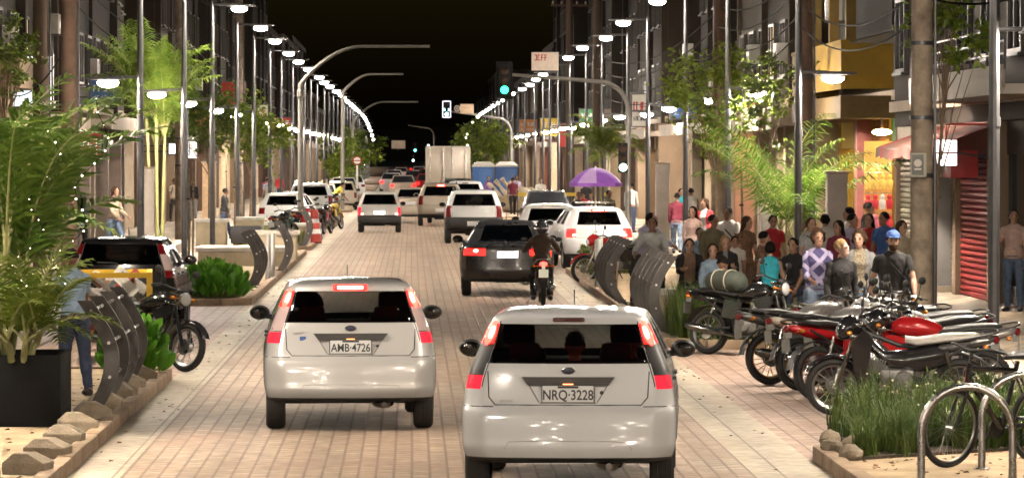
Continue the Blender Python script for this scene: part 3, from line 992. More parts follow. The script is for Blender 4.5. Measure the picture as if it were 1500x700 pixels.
glyphs(4, .19, .11, mat('board_red', (.40, .03, .02), .6), pl, (-.14, -.018, .12))
b = MB(); b.box((-.25, .04, 0), (.03, .05, .6)); b.box((.25, .04, 0), (.03, .05, .6)); b.build('bracket', mast_m, pl)
traffic_light((6.72, 130.1, 2.62), 'small green signal low on the near right mast pole', bright=emit('signal_pale_green', (.55, 1.0, .72), 8), backplate=False)
# far signal with a lit white surround
t = thing('traffic_light', 'traffic light with a bright white edge and pale cyan lamp', 'traffic light', (2.14, 250.2, 5.55))
b = MB(); b.box((0, .1, 0), (.44, .2, .95), bev=.06); b.build('housing', sig_black, t)
b = MB()
for (x, z, sx, sz) in ((-.235, 0, .05, 1.0), (.235, 0, .05, 1.0), (0, .49, .42, .05), (0, -.49, .42, .05)):
    b.box((x, -.012, z), (sx, .02, sz), bev=.004)
b.build('lit_border', emit('border_light', (.93, .88, 1), 2.2), t)
cy_on = emit('signal_cyan', (.55, 1, .95), 6)
for i, m_ in ((0, sig_black), (1, sig_black), (2, cy_on)):
    b = MB(); b.ell((0, -.01, .3 - .3 * i), (.12, .05, .12), 12, 8); b.build('lens', m_, t)
for x in (-.12, .12):
    b = MB(); b.ell((x, -.012, -.02), (.06, .02, .08), 10, 6); b.build('reflection', emit('border_cyan', (.85, 1, 1), 3), t) if False else b.build('cyan_glint', cy_on, t)  # glowing spots added beside the lens, imitating reflections of its cyan light
t = thing('route_sign', 'small round sign beside the glowing far signal', 'sign', (2.78, 250.2, 5.6))
b = MB(); b.lathe([(.001, 0), (.17, 0), (.17, .03), (.001, .03)], 18, M=Matrix.Rotation(pi / 2, 4, 'X')); b.build('panel', mat('round_sign', (.25, .2, .17), .6), t)
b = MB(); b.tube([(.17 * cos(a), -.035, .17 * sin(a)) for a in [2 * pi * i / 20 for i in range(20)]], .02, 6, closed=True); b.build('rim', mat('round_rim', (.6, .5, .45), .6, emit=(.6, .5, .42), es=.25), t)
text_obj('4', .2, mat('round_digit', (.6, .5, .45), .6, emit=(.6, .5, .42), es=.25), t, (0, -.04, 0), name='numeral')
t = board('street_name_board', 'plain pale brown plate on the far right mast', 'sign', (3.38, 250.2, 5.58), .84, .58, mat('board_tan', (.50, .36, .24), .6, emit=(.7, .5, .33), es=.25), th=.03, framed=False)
glyphs(6, .07, .09, mat('board_tan_ink', (.3, .2, .13), .6), t, (-.05, -.02, .08))
b = MB(); b.box((0, .05, 0), (.04, .06, .6)); b.build('bracket', mast_m, t)
traffic_light((.42, 480, 3.72), 'farthest green traffic light over the tail lights', bright=emit('signal_green_far', (.1, 1, .75), 16))
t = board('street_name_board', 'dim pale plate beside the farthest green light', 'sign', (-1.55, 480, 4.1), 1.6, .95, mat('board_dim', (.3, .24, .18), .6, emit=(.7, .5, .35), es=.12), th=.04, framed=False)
b = MB(); b.box((0, .06, -.1), (.06, .06, 1.1)); b.build('bracket', mast_m, t)
traffic_light((.2, 520, 2.5), 'tiny pale green light just under the farthest green one', bright=emit('signal_white_green', (.6, 1, .9), 12), backplate=False)
# no-parking disc on a pole, far left
t = thing('round_road_sign', 'red ringed round sign on a pale pole near the parked cars', 'road sign', (-2.95, 222, .1))
b = MB(); b.tube([(0, 0, 0), (0, 0, 2.5)], .05, 8); b.build('pole', white_pl, t)
b = MB(); b.lathe([(.001, 0), (.24, 0), (.24, .02), (.001, .02)], 20, M=Matrix.Translation((0, -.055, 2.35)) @ Matrix.Rotation(pi / 2, 4, 'X')); b.build('panel', white_pl, t)
b = MB(); b.tube([(.22 * cos(a), -.085, 2.35 + .22 * sin(a)) for a in [2 * pi * i / 20 for i in range(20)]], .035, 6, closed=True); b.box((0, -.085, 2.35), (.42, .012, .05), M=Matrix.Identity(4)); b.build('ring', signcol[0], t)

# ------------------------------------------------------------------ utility poles, pillars, wires
wood_m = mat('old_pole_brown', (.10, .06, .04), .85, var=.3, scale=3, bump=.3)
conc_pole = mat('concrete_pole', (.38, .31, .23), .9, scale=2.6, bump=.45, bscale=12, two=(.13, .095, .07))
def utility_pole(loc, r0, r1, h, m, label, arms=True):
    t = thing('utility_pole', label, 'utility pole', loc)
    b = MB(); b.tube([(0, 0, -.05), (0, 0, h * .5), (0, 0, h)], [r0, (r0 + r1) / 2, r1], 14); b.build('shaft', m, t)
    if arms:
        b = MB()
        for z in (h - .6, h - 1.5):
            b.box((0, .2, z), (1.9, .1, .12), bev=.01)
        b.build('crossarm', wood_m, t)
        for z in (h - .6, h - 1.5):
            for x in (-.85, -.4, .4, .85):
                b = MB(); b.lathe([(.04, 0), (.05, .03), (.03, .06), (.045, .1), (.02, .14)], 8, M=Matrix.Translation((x, .2, z + .06))); b.build('insulator', white_pl, t)
    b = MB()
    for z in (2.35, 3.2, 4.3):
        b.lathe([(r0 + .004, -.03), (r0 + .008, -.03), (r0 + .008, .03), (r0 + .004, .03)], 14, M=Matrix.Translation((0, 0, z)))
    b.tube([(r0 * .9 + .03, -.06, 0), (r1 + .05, -.06, h - 2)], .022, 6)
    b.build('cable_conduit', dark_metal, t)
    return t
up = utility_pole((7.55, 60.5, .03), .175, .14, 9, conc_pole, 'stained concrete utility pole behind the parked motorcycles with a meter box')
t = thing('meter_box', 'small pale meter box with round dial on the concrete pole', 'meter box', (7.47, 60.28, 2.53))
b = MB(); b.box((0, 0, 0), (.24, .12, .36), bev=.012); b.build('case', mat('meter_case', (.36, .34, .27), .6, var=.15), t)
b = MB(); b.box((-.015, -.064, .005), (.18, .008, .3)); b.build('door', mat('meter_door', (.045, .04, .032), .3), t)
b = MB(); b.lathe([(.001, .012), (.05, .01), (.06, 0)], 16, M=Matrix.Translation((-.01, -.068, .03)) @ Matrix.Rotation(pi / 2, 4, 'X')); b.box((-.01, -.07, -.06), (.1, .01, .025)); b.build('dial', mat('meter_dial', (.5, .45, .4), .4), t)
utility_pole((8.25, 86, .03), .2, .16, 11, wood_m, 'tall brown utility pole behind the arching palm')
up2 = utility_pole((7.9, 105, .03), .19, .15, 10, wood_m, 'brown utility pole with a stained pale lower sleeve behind the seated crowd')
b = MB(); b.tube([(0, 0, 0), (0, 0, 4.0)], [.225, .21], 14); b.build('sleeve', conc_pole, up2)
utility_pole((7.6, 168, .03), .19, .15, 11, mat('pole_brown_light', (.10, .07, .05), .85), 'pale utility pole rising above the round purple umbrella')
utility_pole((8.2, 213, .03), .2, .16, 12, mat('pole_brown_light', (.10, .07, .05), .85), 'tall pale utility pole right of the board on the mast')
utility_pole((-7.25, 87, .03), .185, .16, 11, wood_m, 'thick brown utility pole left of the near left lamp')
utility_pole((-8.75, 97, .03), .2, .17, 11, mat('pole_brown_light', (.10, .068, .048), .85, var=.3, scale=3), 'brown utility pole at the far left before the white light box')
utility_pole((-7.3, 130, .03), .2, .16, 11, conc_pole, 'pale utility pole behind the left pavement palm')
utility_pole((-7.4, 176, .03), .2, .16, 11, conc_pole, 'pale utility pole between the left trees')
def pillar(x, y, h, w_, label, m=None):
    t = thing('pillar', label, 'pillar', (x, y, .03))
    b = MB(); b.box((0, 0, h / 2), (w_, w_ * .8, h), bev=.02); b.build('shaft', m or mat('pillar_paint', (.56, .50, .44), .7, var=.15, scale=2), t)
    b = MB(); b.box((0, 0, h + .03), (w_ + .06, w_ * .8 + .06, .06), bev=.01); b.box((0, 0, .06), (w_ + .06, w_ * .8 + .06, .12), bev=.01); b.build('cap', trim_m, t)
pillar(7.65, 87.5, 2.25, .36, 'pale square pillar left of the arching palm')
pillar(7.6, 124, 2.4, .42, 'pale square pillar beyond the seated crowd, first from the road')
pillar(7.9, 76, 2.3, .38, 'pale square pillar directly behind the arching palm')
pillar(-5.75, 90, 2.35, .22, 'slim white pillar beside the near left lamp')
pillar(-7.4, 150, 2.4, .5, 'wide tan pillar behind the left pavement trees', mat('pillar_tan', (.46, .32, .19), .75, var=.2))
pillar(8.2, 101, 3.2, .48, 'salmon square pillar behind the thin lamp and the seated crowd', mat('pillar_salmon', (.55, .27, .17), .75, var=.2, scale=1.5))
for i in range(16):
    side = -1 if i % 2 else 1
    y = 160 + (i // 2) * 24
    pillar(side * (8.2 + .5 * (i % 3)), y + 5 * side, 3.0 + .2 * (i % 4), .4, f'square shopfront pillar, {nth[i // 2]} of those far along the {"left" if side < 0 else "right"} pavement', mat('pillar_far' + str(i % 3), [(.5, .38, .25), (.42, .33, .25), (.54, .46, .36)][i % 3], .75, var=.15))
wire_m = mat('cable_black', (.006, .0055, .005), .9, var=.1, spec=.1)
def cable(p, q, sag, r=.016, n=14):
    b = MB()
    p, q = Vector(p), Vector(q)
    b.tube([p.lerp(q, i / n) - Vector((0, 0, sag * 4 * (i / n) * (1 - i / n))) for i in range(n + 1)], r, 5)
    return b
cabs = []
for i, (x, z) in enumerate(((-.85, 8.6), (-.4, 8.58), (.4, 8.6), (.1, 6.2), (-.1, 5.7), (.05, 5.2), (-.05, 4.75))):
    cabs.append(((7.55 + x * .5, 60.5, min(z, 8.5)), (8.25 + x * .5, 86, min(z + 1.5, z + .6)), .5, 'right poles, first span'))
    cabs.append(((8.25 + x * .5, 86, min(z + 1.5, z + .6)), (7.9 + x * .5, 105, z + .3), .45, 'right poles, second span'))
    cabs.append(((7.9 + x * .5, 105, z + .3), (7.6 + x * .5, 168, z + .6), .8, 'right poles, third span'))
    if i < 5:
        cabs.append(((-7.25 + x * .5, 87, z + .4), (-7.3 + x * .5, 130, z + .6), .7, 'left poles, first span'))
        cabs.append(((-7.3 + x * .5, 130, z + .6), (-7.4 + x * .5, 176, z + .6), .8, 'left poles, second span'))
cabs.append(((7.6, 60.5, 5.6), (10.6, 74, 6.3), .4, 'concrete pole and beige building'))
cabs.append(((7.6, 60.5, 5.0), (10.6, 66, 5.6), .25, 'concrete pole and white balcony'))
cabs.append(((8.25, 86, 4.9), (10.2, 104, 4.6), .7, 'brown right pole and cream gable'))
cabs.append(((8.25, 86, 5.3), (10.2, 108, 5.8), .6, 'brown right pole and cream building'))
cabs.append(((-7.25, 87, 5.1), (-10.1, 104, 4.2), .35, 'brown left pole and light box wall'))
for (p, q, s_, wl) in cabs:
    tag(cable(p, q, s_).build('power_cable', wire_m), f'thin black cable sagging between the {wl}', 'cable', f'cables between the {wl}')

# ------------------------------------------------------------------ curved slat guards, bollards, racks, benches, planters
def guard(x, y, d, n, gap, label, h=1.12, wd=.15, bulge=.24):
    """n flat C-shaped ribs, bowed towards the road (d), tied by rods"""
    t = thing('curved_slat_guard', label, 'street barrier', (x, y, .10), 0, 'curved slat guards along the kerbs')
    N_ = 14
    def out(z):
        u = z / h
        return d * (bulge * sin(pi * min(1, u * .98 + .02)) - .06 * u)
    for i in range(n):
        b = MB()
        o1 = [(out(h * k / N_) + d * wd / 2, h * k / N_) for k in range(N_ + 1)]
        o2 = [(out(h * k / N_) - d * wd / 2, h * k / N_) for k in range(N_ + 1)][::-1]
        b.prism(o1 + o2, i * gap - .022, i * gap + .022, 'xz')
        b.box((out(0), i * gap, .008), (.3, .12, .016))
        b.build('rib', guard_metal, t, smooth=30)
    b = MB()
    for z in (.36, .70, 1.02):
        b.tube([(out(z), -.03, z), (out(z), (n - 1) * gap + .03, z)], .017, 8)
    b.build('rod', steel, t)
    return t
guard(-3.2, 40.9, 1, 4, 1.45, 'nearest curved slat guard beside the black palm planter')
guard(-3.15, 78.5, 1, 3, 1.6, 'curved slat guard behind the low green shrub and before the pale bench')
guard(-2.95, 91, 1, 2, 1.5, 'curved slat guard beside the tan stone block, second beyond the bench')
guard(-3.15, 117.6, 1, 2, 1.5, 'far curved slat guard in front of the white parked hatchback')
guard(3.72, 59.2, -1, 6, 1.05, 'curved slat guard nearest the black motorcycle with the roll on its seat')
guard(3.68, 70.5, -1, 5, 1.1, 'curved slat guard with two people leaning, behind the steel bollards', bulge=.3)
def bollard(x, y, label, h=.95):
    t = thing('bollard', label, 'bollard', (x, y, .10), 0, 'steel bollards')
    b = MB(); b.lathe([(.001, h), (.05, h - .004), (.057, h - .02), (.057, 0)], 16); b.build('post', bollard_m, t)
    b = MB(); b.lathe([(.1, 0), (.1, .012), (.06, .016)], 16); b.build('flange', steel, t)
bollard(-2.98, 85.0, 'steel bollard beside the curved guard by the pale bench, nearer of a pair')
bollard(-2.93, 86.4, 'steel bollard by the pale bench, farther of the pair')
bollard(3.62, 79.6, 'steel bollard beside the right kerb behind the leaning people')
bollard(3.72, 80.8, 'steel bollard just behind the other one on the right kerb')
bollard(2.98 + .6, 118.5, 'steel bollard right of the white utility car')
bollard(-3.0, 119.2, 'steel bollard among the parked bikes on the left, nearer')
bollard(-3.0, 124.5, 'steel bollard among the parked bikes on the left, farther')
def hoop(x, y, label, rz=0):
    t = thing('bike_rack', label, 'bike rack', (x, y, .10), rz, 'steel hoop bike racks')
    b = MB()
    r_, h = .355, .42
    pts = [(-r_, 0, 0), (-r_, 0, h)] + [(-r_ * cos(a), 0, h + r_ * sin(a)) for a in [pi * i / 16 for i in range(1, 16)]] + [(r_, 0, h), (r_, 0, 0)]
    b.tube(pts, .03, 12); b.build('hoop', chrome if False else steel, t)
    for s_ in (-1, 1):
        b = MB(); b.lathe([(.07, 0), (.07, .008), (.035, .012)], 14, M=Matrix.Translation((s_ * r_, 0, 0))); b.build('flange', steel, t)
hoop(4.30, 31.6, 'steel hoop bike rack with a bicycle locked behind it')
hoop(5.02, 33.4, 'second steel hoop bike rack, half out of view at the bottom right', rz=.05)
# faceted kerb stones
fs = mat('cast_stone', (.27, .215, .15), .85, var=.3, scale=5, bump=.35)
stn = ['first', 'second', 'third', 'fourth', 'fifth', 'sixth', 'seventh', 'eighth']
for i in range(9):
    b = MB()
    w0, h0 = .17, .17
    bot = [(-w0, -.16), (w0, -.16), (w0, .16), (-w0, .16)]
    b.loft([[(x, y, 0) for x, y in bot], [(x * 1.03, y * 1.03, h0 * .55) for x, y in bot], [(x * .35 - .03, y * .8, h0) for x, y in bot]])
    bm = bmesh.new()
    vv = [bm.verts.new(p) for p in b.v]
    for f in b.f:
        bm.faces.new([vv[k] for k in f])
    bmesh.ops.bevel(bm, geom=bm.edges[:], offset=.006, segments=1, affect='EDGES')
    bmesh.ops.subdivide_edges(bm, edges=bm.edges[:], cuts=2, use_grid_fill=True)
    for v in bm.verts:
        v.co += Vector((rnd.uniform(-.002, .002), rnd.uniform(-.002, .002), rnd.uniform(-.002, .002)))
    bm.verts.index_update()
    b.v = [tuple(v.co) for v in bm.verts]
    b.f = [tuple(v.index for v in f.verts) for f in bm.faces]
    b.m = [0] * len(b.f)
    bm.free()
    y = 33.1 + i * 1.72
    o = b.build('kerb_block', fs, smooth=16, loc=(-3.10 + rnd.uniform(-.02, .02), y, .10))
    o.rotation_euler = (0, 0, rnd.uniform(-.2, .2))
    tag(o, f'faceted stone block on the left kerb, {nth[i]} from the front', 'stone block', 'faceted stone blocks on the kerb')
# small rounded boulders at the corner of the right island
for i, (x, y, s_) in enumerate(((3.70, 34.4, .11), (3.82, 35.3, .12), (3.62, 35.2, .10), (3.72, 36.3, .1))):
    b = MB(); b.ell((0, 0, .05), (s_, s_ * 1.1, s_ * .75), 10, 7)
    b.v = [(x_ + rnd.uniform(-.012, .012), y_ + rnd.uniform(-.012, .012), z_ + rnd.uniform(-.012, .012)) for x_, y_, z_ in b.v]
    tag(b.build('rock', fs, loc=(x, y, .10)), f'rounded stone at the corner of the grass bed kerb, {nth[i]} from the front', 'rock', 'stones at the grass bed corner')
# planter box at the near left
def planter(x, y, w_, d, h, m, label, soil=True, z=.10, group=None):
    t = thing('planter_box', label, 'planter', (x, y, z), 0, group)
    b = MB()
    th = .05
    for (cx, cy_, sx, sy) in ((0, -d / 2 + th / 2, w_, th), (0, d / 2 - th / 2, w_, th), (-w_ / 2 + th / 2, 0, th, d - 2 * th - .004), (w_ / 2 - th / 2, 0, th, d - 2 * th - .004)):
        b.box((cx, cy_, h / 2), (sx, sy, h), bev=.008)
    b.build('wall', m, t, smooth=30)
    b = MB(); b.box((0, 0, h - .09), (w_ - 2 * th - .004, d - 2 * th - .004, .06)); b.build('soil', mat('soil', (.06, .04, .025), .95, var=.4, scale=12, bump=.6), t, smooth=0)
    return t
planter(-3.92, 39.4, 1.2, 1.2, .68, mat('planter_black', (.003, .0028, .0028), .7, spec=.15, var=.3, scale=3, bump=.1), 'big black square planter holding the foreground palm')
planter(-4.15, 103, .75, 1.0, .42, mat('planter_dark', (.03, .028, .03), .5), 'low black planter standing on the pale stone bench', z=.5)
def bench(x, y, w_, d, h, label, m, z=.10):
    t = thing('stone_bench', label, 'bench', (x, y, z))
    b = MB(); b.box((0, 0, h - .05), (w_, d, .10), bev=.015); b.build('seat', m, t)
    b = MB(); b.box((0, 0, (h - .104) / 2), (w_ - .12, d - .1, h - .104), bev=.01); b.build('base', mat('bench_base', (.46, .37, .25), .8, var=.2, scale=2), t)
    return t
bench(-3.95, 97, 2.2, 2.4, .44, 'pale stone bench with a black planter on it beside the shrub', concrete_l)
t = bench(-3.35, 101, 1.15, 1.6, .74, 'tall tan stone block seat right of the pale bench', concrete, z=.10)
bench(-3.5, 124, 1.5, 1.6, .55, 'white concrete bench in front of the white parked hatchback', mat('bench_white', (.62, .58, .52), .7, var=.12))
bench(-5.9, 121, 1.0, 1.2, .8, 'white block seat behind the stone bench, the left one of two', mat('bench_white', (.62, .58, .52), .7), z=.03)
bench(-4.9, 123.5, 1.0, 1.2, .82, 'white block seat behind the stone bench, the right one of two', mat('bench_white', (.62, .58, .52), .7), z=.03)
bench(4.75, 65.6, 1.9, .55, .44, 'stone bench with seated people behind the black motorcycle', concrete_l)
bench(7.25, 70.5, 1.7, .6, .45, 'low white bench at the foot of the arching palm', mat('bench_white', (.62, .58, .52), .7), z=.03)
# red and white barrier post, dust bin, barrier tape, toilets, tarp heap, umbrella
t = thing('barrier_drum', 'red and white striped barrier drum by the parked bikes', 'barrier', (-2.62 - .3, 121.5, .1))
b = MB()
for i, (z0, z1) in enumerate(((0, .28), (.28, .42), (.42, .6), (.6, .72), (.72, .95))):
    r0, r1 = .26 - .12 * z0, .26 - .12 * z1
    b.lathe([(r0, z0), (r1, z1 - .002)], 14, mi=i % 2)
b.lathe([(.15, .95), (.08, 1.0), (.001, 1.0)], 14, mi=0)
b.build('body', [mat('barrier_red', (.55, .07, .05), .5), white_pl], t)
b = MB(); b.box((0, 0, .02), (.5, .5, .04), bev=.01); b.build('base', rubber, t)
t = None
for i, (x, y) in enumerate(((3.75, 214), (5.0, 215.5))):
    t = thing('portable_toilet', f'blue portable toilet with pale roof, the {"left" if i == 0 else "right"} of the two', 'portable toilet', (x, y, .1), 0, 'blue portable toilets')
    tb = mat('toilet_blue', (.03, .13, .42), .45, var=.1)
    b = MB(); b.box((0, 0, 1.03), (1.12, 1.12, 1.98), bev=.04)
    for k in range(7):
        b.box((-.45 + .15 * k, -.565, 1.05), (.05, .02, 1.5))
    b.build('cabin', tb, t)
    b = MB(); b.loft([[(-.6, -.6, 2.03), (.6, -.6, 2.03), (.6, .6, 2.03), (-.6, .6, 2.03)], [(-.58, -.58, 2.12), (.58, -.58, 2.12), (.58, .58, 2.12), (-.58, .58, 2.12)], [(-.35, -.35, 2.3), (.35, -.35, 2.3), (.35, .35, 2.3), (-.35, .35, 2.3)]]); b.build('roof', white_pl, t, smooth=20)
    b = MB(); b.box((.1, -.58, 1.0), (.66, .03, 1.75), bev=.01); b.build('door', mat('toilet_door', (.045, .17, .5), .4), t)
t = thing('market_umbrella', 'round purple umbrella over a street cart behind the white hatchbacks', 'umbrella', (5.3, 118, .1))
b = MB(); b.tube([(0, 0, 0), (0, 0, 2.28)], .025, 8); b.build('pole', white_pl, t)
b = MB()
n = 8
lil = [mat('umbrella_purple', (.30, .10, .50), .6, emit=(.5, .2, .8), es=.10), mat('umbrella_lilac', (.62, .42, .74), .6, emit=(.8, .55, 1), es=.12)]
for k in range(n):
    for r_ in range(5):
        def up_(i, j):
            a = 2 * pi * (k + j) / n
            tt = i / 5
            rad = .76 * tt
            sc = 1 - .07 * sin(pi * (j % 1 if j % 1 else 0)) if False else 1
            return (rad * cos(a) * sc, rad * sin(a), 2.24 - .44 * tt ** 2)
        for j2 in range(2):
            b.add([up_(r_, j2 * .5), up_(r_ + 1, j2 * .5), up_(r_ + 1, j2 * .5 + .5), up_(r_, j2 * .5 + .5)], [(0, 1, 2, 3)], k % 2 if k % 4 == 2 or k == 6 else (1 if k == 5 else 0))
    a0, a1 = 2 * pi * k / n, 2 * pi * (k + 1) / n
    b.add([(.76 * cos(a0), .76 * sin(a0), 1.8), (.76 * cos(a1), .76 * sin(a1), 1.8), (.755 * cos(a1), .755 * sin(a1), 1.70), (.755 * cos(a0), .755 * sin(a0), 1.70)], [(0, 1, 2, 3)], 0)
b.build('canopy', lil, t, smooth=30, fixn=False)
b = MB()
for k in range(n):
    a = 2 * pi * k / n
    b.tube([(0, 0, 2.2), (.74 * cos(a), .74 * sin(a), 1.785)], .008, 5)
b.build('rib', dark_metal, t)
t = thing('street_cart', 'small vendor cart with glass box under the purple umbrella', 'cart', (5.3, 118.9, .1))
b = MB(); b.box((0, 0, .62), (1.1, .6, .45), bev=.02); b.build('body', white_pl, t)
b = MB(); b.box((0, 0, 1.03), (1.0, .5, .35), bev=.01); b.build('glass_box', shop_glass, t)
b = MB(); b.box((0, 0, 1.23), (1.1, .6, .04), bev=.01); b.build('lid', steel, t)
for x in (-.4, .4):
    b = MB(); b.tube([(x, -.3 + .2 * 0, .24), (x, -.26, .24)], .22, 16); b.build('wheel', rubber, t)
# heap of folded pale tarps
tp = mat('tarp', (.62, .54, .41), .8, var=.25, scale=3)
t = thing('tarp_heap', 'heap of pale folded market canopies piled behind the white utility car', 'tarp heap', (4.75, 196, .1))
for k in range(7):
    b = MB()
    x0 = -1.1 + .33 * k
    pts = []
    for i in range(9):
        u = i / 8
        pts.append((x0 + .95 * u + rnd.uniform(-.02, .02), -.4 + rnd.uniform(-.05, .05), 1.45 - .9 * u - .10 * abs(k - 2) + .08 * sin(u * 6 + k)))
    b.tube(pts, [.10 + .03 * sin(i * 1.7 + k) for i in range(9)], 9)
    b.build('canvas_roll', tp, t, smooth=70)
b = MB(); b.box((0, 0, .35), (2.6, 1.5, .7), bev=.1); b.build('base_bundle', mat('tarp_dark', (.34, .26, .16), .85, var=.3), t)
t = thing('barrier_tape', 'yellow barrier tape strung across the right pavement', 'barrier tape', (5.0, 170, .1))
b = MB(); b.box((1.5, 0, 1.0), (4.2, .02, .14)); b.build('tape', mat('tape_yellow', (.70, .48, .05), .5, emit=(1, .7, .1), es=.1), t, smooth=0)
for x in (-.6, 1.5, 3.6):
    b = MB(); b.tube([(x, .04, 0), (x, .04, 1.15)], .025, 6); b.build('stake', dark_metal, t)
# yellow recycling cart at the left with its clutter
t = thing('recycling_cart', 'yellow open-fronted cart heaped with scrap behind the left motorcycle', 'cart', (-3.86, 53.2, 0), .06)
yel = mat('cart_yellow', (.68, .40, .02), .5, var=.12, scale=3)
b = MB()
W_, D_, z0, z1 = .92, 1.5, .40, 1.14
for (x, y) in ((-W_ / 2, -D_ / 2), (W_ / 2, -D_ / 2), (W_ / 2, D_ / 2), (-W_ / 2, D_ / 2)):
    b.box((x, y, (z0 + z1) / 2), (.07, .07, z1 - z0 + .07))
for z in (z0, z1):
    for s_ in (-1, 1):
        b.box((0, s_ * D_ / 2, z), (W_ - .07, .065, .068)); b.box((s_ * W_ / 2, 0, z), (.065, D_ - .07, .068))
b.build('frame', yel, t, smooth=0)
b = MB(); b.box((W_ / 2 + .02, 0, (z0 + z1) / 2), (.02, D_ - .1, z1 - z0 - .08)); b.box((0, 0, z0 - .03), (W_ - .02, D_ - .02, .03)); b.build('side_panel', mat('cart_wood', (.40, .22, .07), .7, var=.2), t, smooth=0)
for s_ in (-1, 1):
    b = MB(); b.tube([(s_ * .30, -.2, .26), (s_ * .36, -.2, .26)], .26, 18); b.build('wheel', rubber, t)
b = MB(); b.tube([(-.3, -D_ / 2, .5), (-.32, -D_ / 2 - .7, .72), (.32, -D_ / 2 - .7, .72), (.3, -D_ / 2, .5)], .02, 8); b.build('handle', dark_metal, t)
scrapc = [mat('scrap' + str(i), c, .6, var=.2) for i, c in enumerate(((.62, .58, .50), (.45, .30, .18), (.30, .05, .05), (.20, .21, .22), (.50, .42, .30), (.12, .14, .10), (.55, .5, .48)))]
scn = ['white', 'tan', 'red', 'grey', 'cream', 'dark green', 'pale']
for i in range(44):
    b = MB()
    k = rnd.randrange(7)
    kind = rnd.choice(('plank', 'lump', 'plank', 'tube'))
    if kind == 'plank':
        b.box((0, 0, 0), (rnd.uniform(.25, .6), .03, rnd.uniform(.06, .14)), bev=.006)
    elif kind == 'lump':
        b.ell((0, 0, 0), (rnd.uniform(.08, .16), .1, rnd.uniform(.06, .11)), 8, 6)
        b.v = [(x + rnd.uniform(-.02, .02), y + rnd.uniform(-.02, .02), z + rnd.uniform(-.02, .02)) for x, y, z in b.v]
    else:
        b.tube([(-.25, 0, 0), (.25, 0, 0)], .03, 8)
    o = b.build('scrap_piece', scrapc[k], loc=(-3.86 + rnd.uniform(-.26, .26), 53.2 + rnd.uniform(-.70, -.1), .48 + .62 * (i / 44) + rnd.uniform(-.03, .03)))
    o.rotation_euler = (rnd.uniform(-.4, .4), rnd.uniform(-.9, .9), rnd.uniform(-.5, .5))
    tag(o, f'{scn[k]} scrap {dict(plank="board", lump="bundle", tube="pipe")[kind]} heaped in the yellow cart', 'scrap', f'scrap pieces in the yellow cart')
# ------------------------------------------------------------------ cars
TF = [0, .14, .47, .53, .90, .95, 1]
XS = [-1, -.72, -.36, 0, .36, .72, 1]
RA = (14, 62)
def ring_pts(z, yr, yf, w, rr, rf, crown):
    rr, rf = min(rr, w * .9), min(rf, w * .9)
    pts = []
    for x in XS:                                            # 0..6 rear, left to right
        xx = x * (w - rr)
        pts.append((xx, yr + crown * (xx / w) ** 2, z))
    y0 = yr + crown * ((w - rr) / w) ** 2
    for a in (RA if rr < .3 else (30, 60)):
        pts.append((w - rr + rr * sin(R(a)), y0 + rr * (1 - cos(R(a))), z))
    ya, yb = y0 + rr, yf - rf - crown * .6
    for t in TF:
        pts.append((w, ya + (yb - ya) * t, z))
    for a in (30, 60):
        pts.append((w - rf + rf * cos(R(a)), yb + rf * sin(R(a)), z))
    for x in XS[::-1]:
        xx = x * (w - rf)
        pts.append((xx, yf - crown * .6 * (abs(xx) / w) ** 2, z))
    for a in (60, 30):
        pts.append((-(w - rf + rf * cos(R(a))), yb + rf * sin(R(a)), z))
    for t in TF[::-1]:
        pts.append((-w, ya + (yb - ya) * t, z))
    for a in (RA[::-1] if rr < .3 else (60, 30)):
        pts.append((-(w - rr + rr * sin(R(a))), y0 + rr * (1 - cos(R(a))), z))
    return pts
# z, y rear, y front, half width, rear corner, front corner, tag of the band above this ring
HATCH = dict(L=3.93, w=.84, rw=.68, fw=3.17, wr=.295, rings=[
    (.25, .10, 3.80, .77, .22, .3, 'lower'), (.33, .03, 3.88, .815, .22, .35, 'bumper'), (.42, .0, 3.92, .835, .23, .4, 'bumper'), (.455, .018, 3.92, .838, .23, .4, 'bumper'), (.62, .02, 3.92, .84, .22, .42, 'bumper'),
    (.70, .05, 3.88, .838, .20, .42, 'bumper'), (.715, .085, 3.82, .832, .19, .42, 'gate'), (.86, .125, 3.45, .815, .19, .4, 'lamp0'), (.965, .15, 3.05, .79, .185, .3, 'lamp1'), (1.035, .165, 2.86, .765, .18, .2, 'win'), (1.20, .225, 2.52, .695, .16, .10, 'win2'), (1.375, .30, 2.16, .615, .11, .08, 'rail'),
    (1.415, .30, 2.05, .585, .11, .08, 'roof'), (1.445, .50, 1.85, .50, .15, .15, 'roof'), (1.455, .95, 1.5, .25, .12, .12, 'cap')])
SEDAN = dict(L=4.6, w=.90, rw=.95, fw=3.6, wr=.32, crown=.17, rings=[
    (.24, .14, 4.45, .82, .32, .35, 'lower'), (.34, .05, 4.55, .875, .34, .4, 'bumper'), (.46, .0, 4.6, .895, .34, .45, 'bumper'), (.60, .02, 4.6, .90, .33, .45, 'gate'), (.80, .04, 4.45, .893, .29, .45, 'lamp0'),
    (.92, .05, 3.95, .875, .28, .4, 'deck'), (.985, .07, 3.5, .85, .28, .35, 'deck'), (1.0, .40, 3.3, .81, .25, .25, 'deck'), (1.012, .62, 3.2, .77, .22, .22, 'win'), (1.20, 1.05, 2.78, .67, .18, .12, 'win2'), (1.36, 1.52, 2.36, .57, .15, .1, 'rail'), (1.405, 1.66, 2.24, .52, .14, .1, 'roof'), (1.435, 1.8, 2.1, .36, .12, .1, 'cap')])
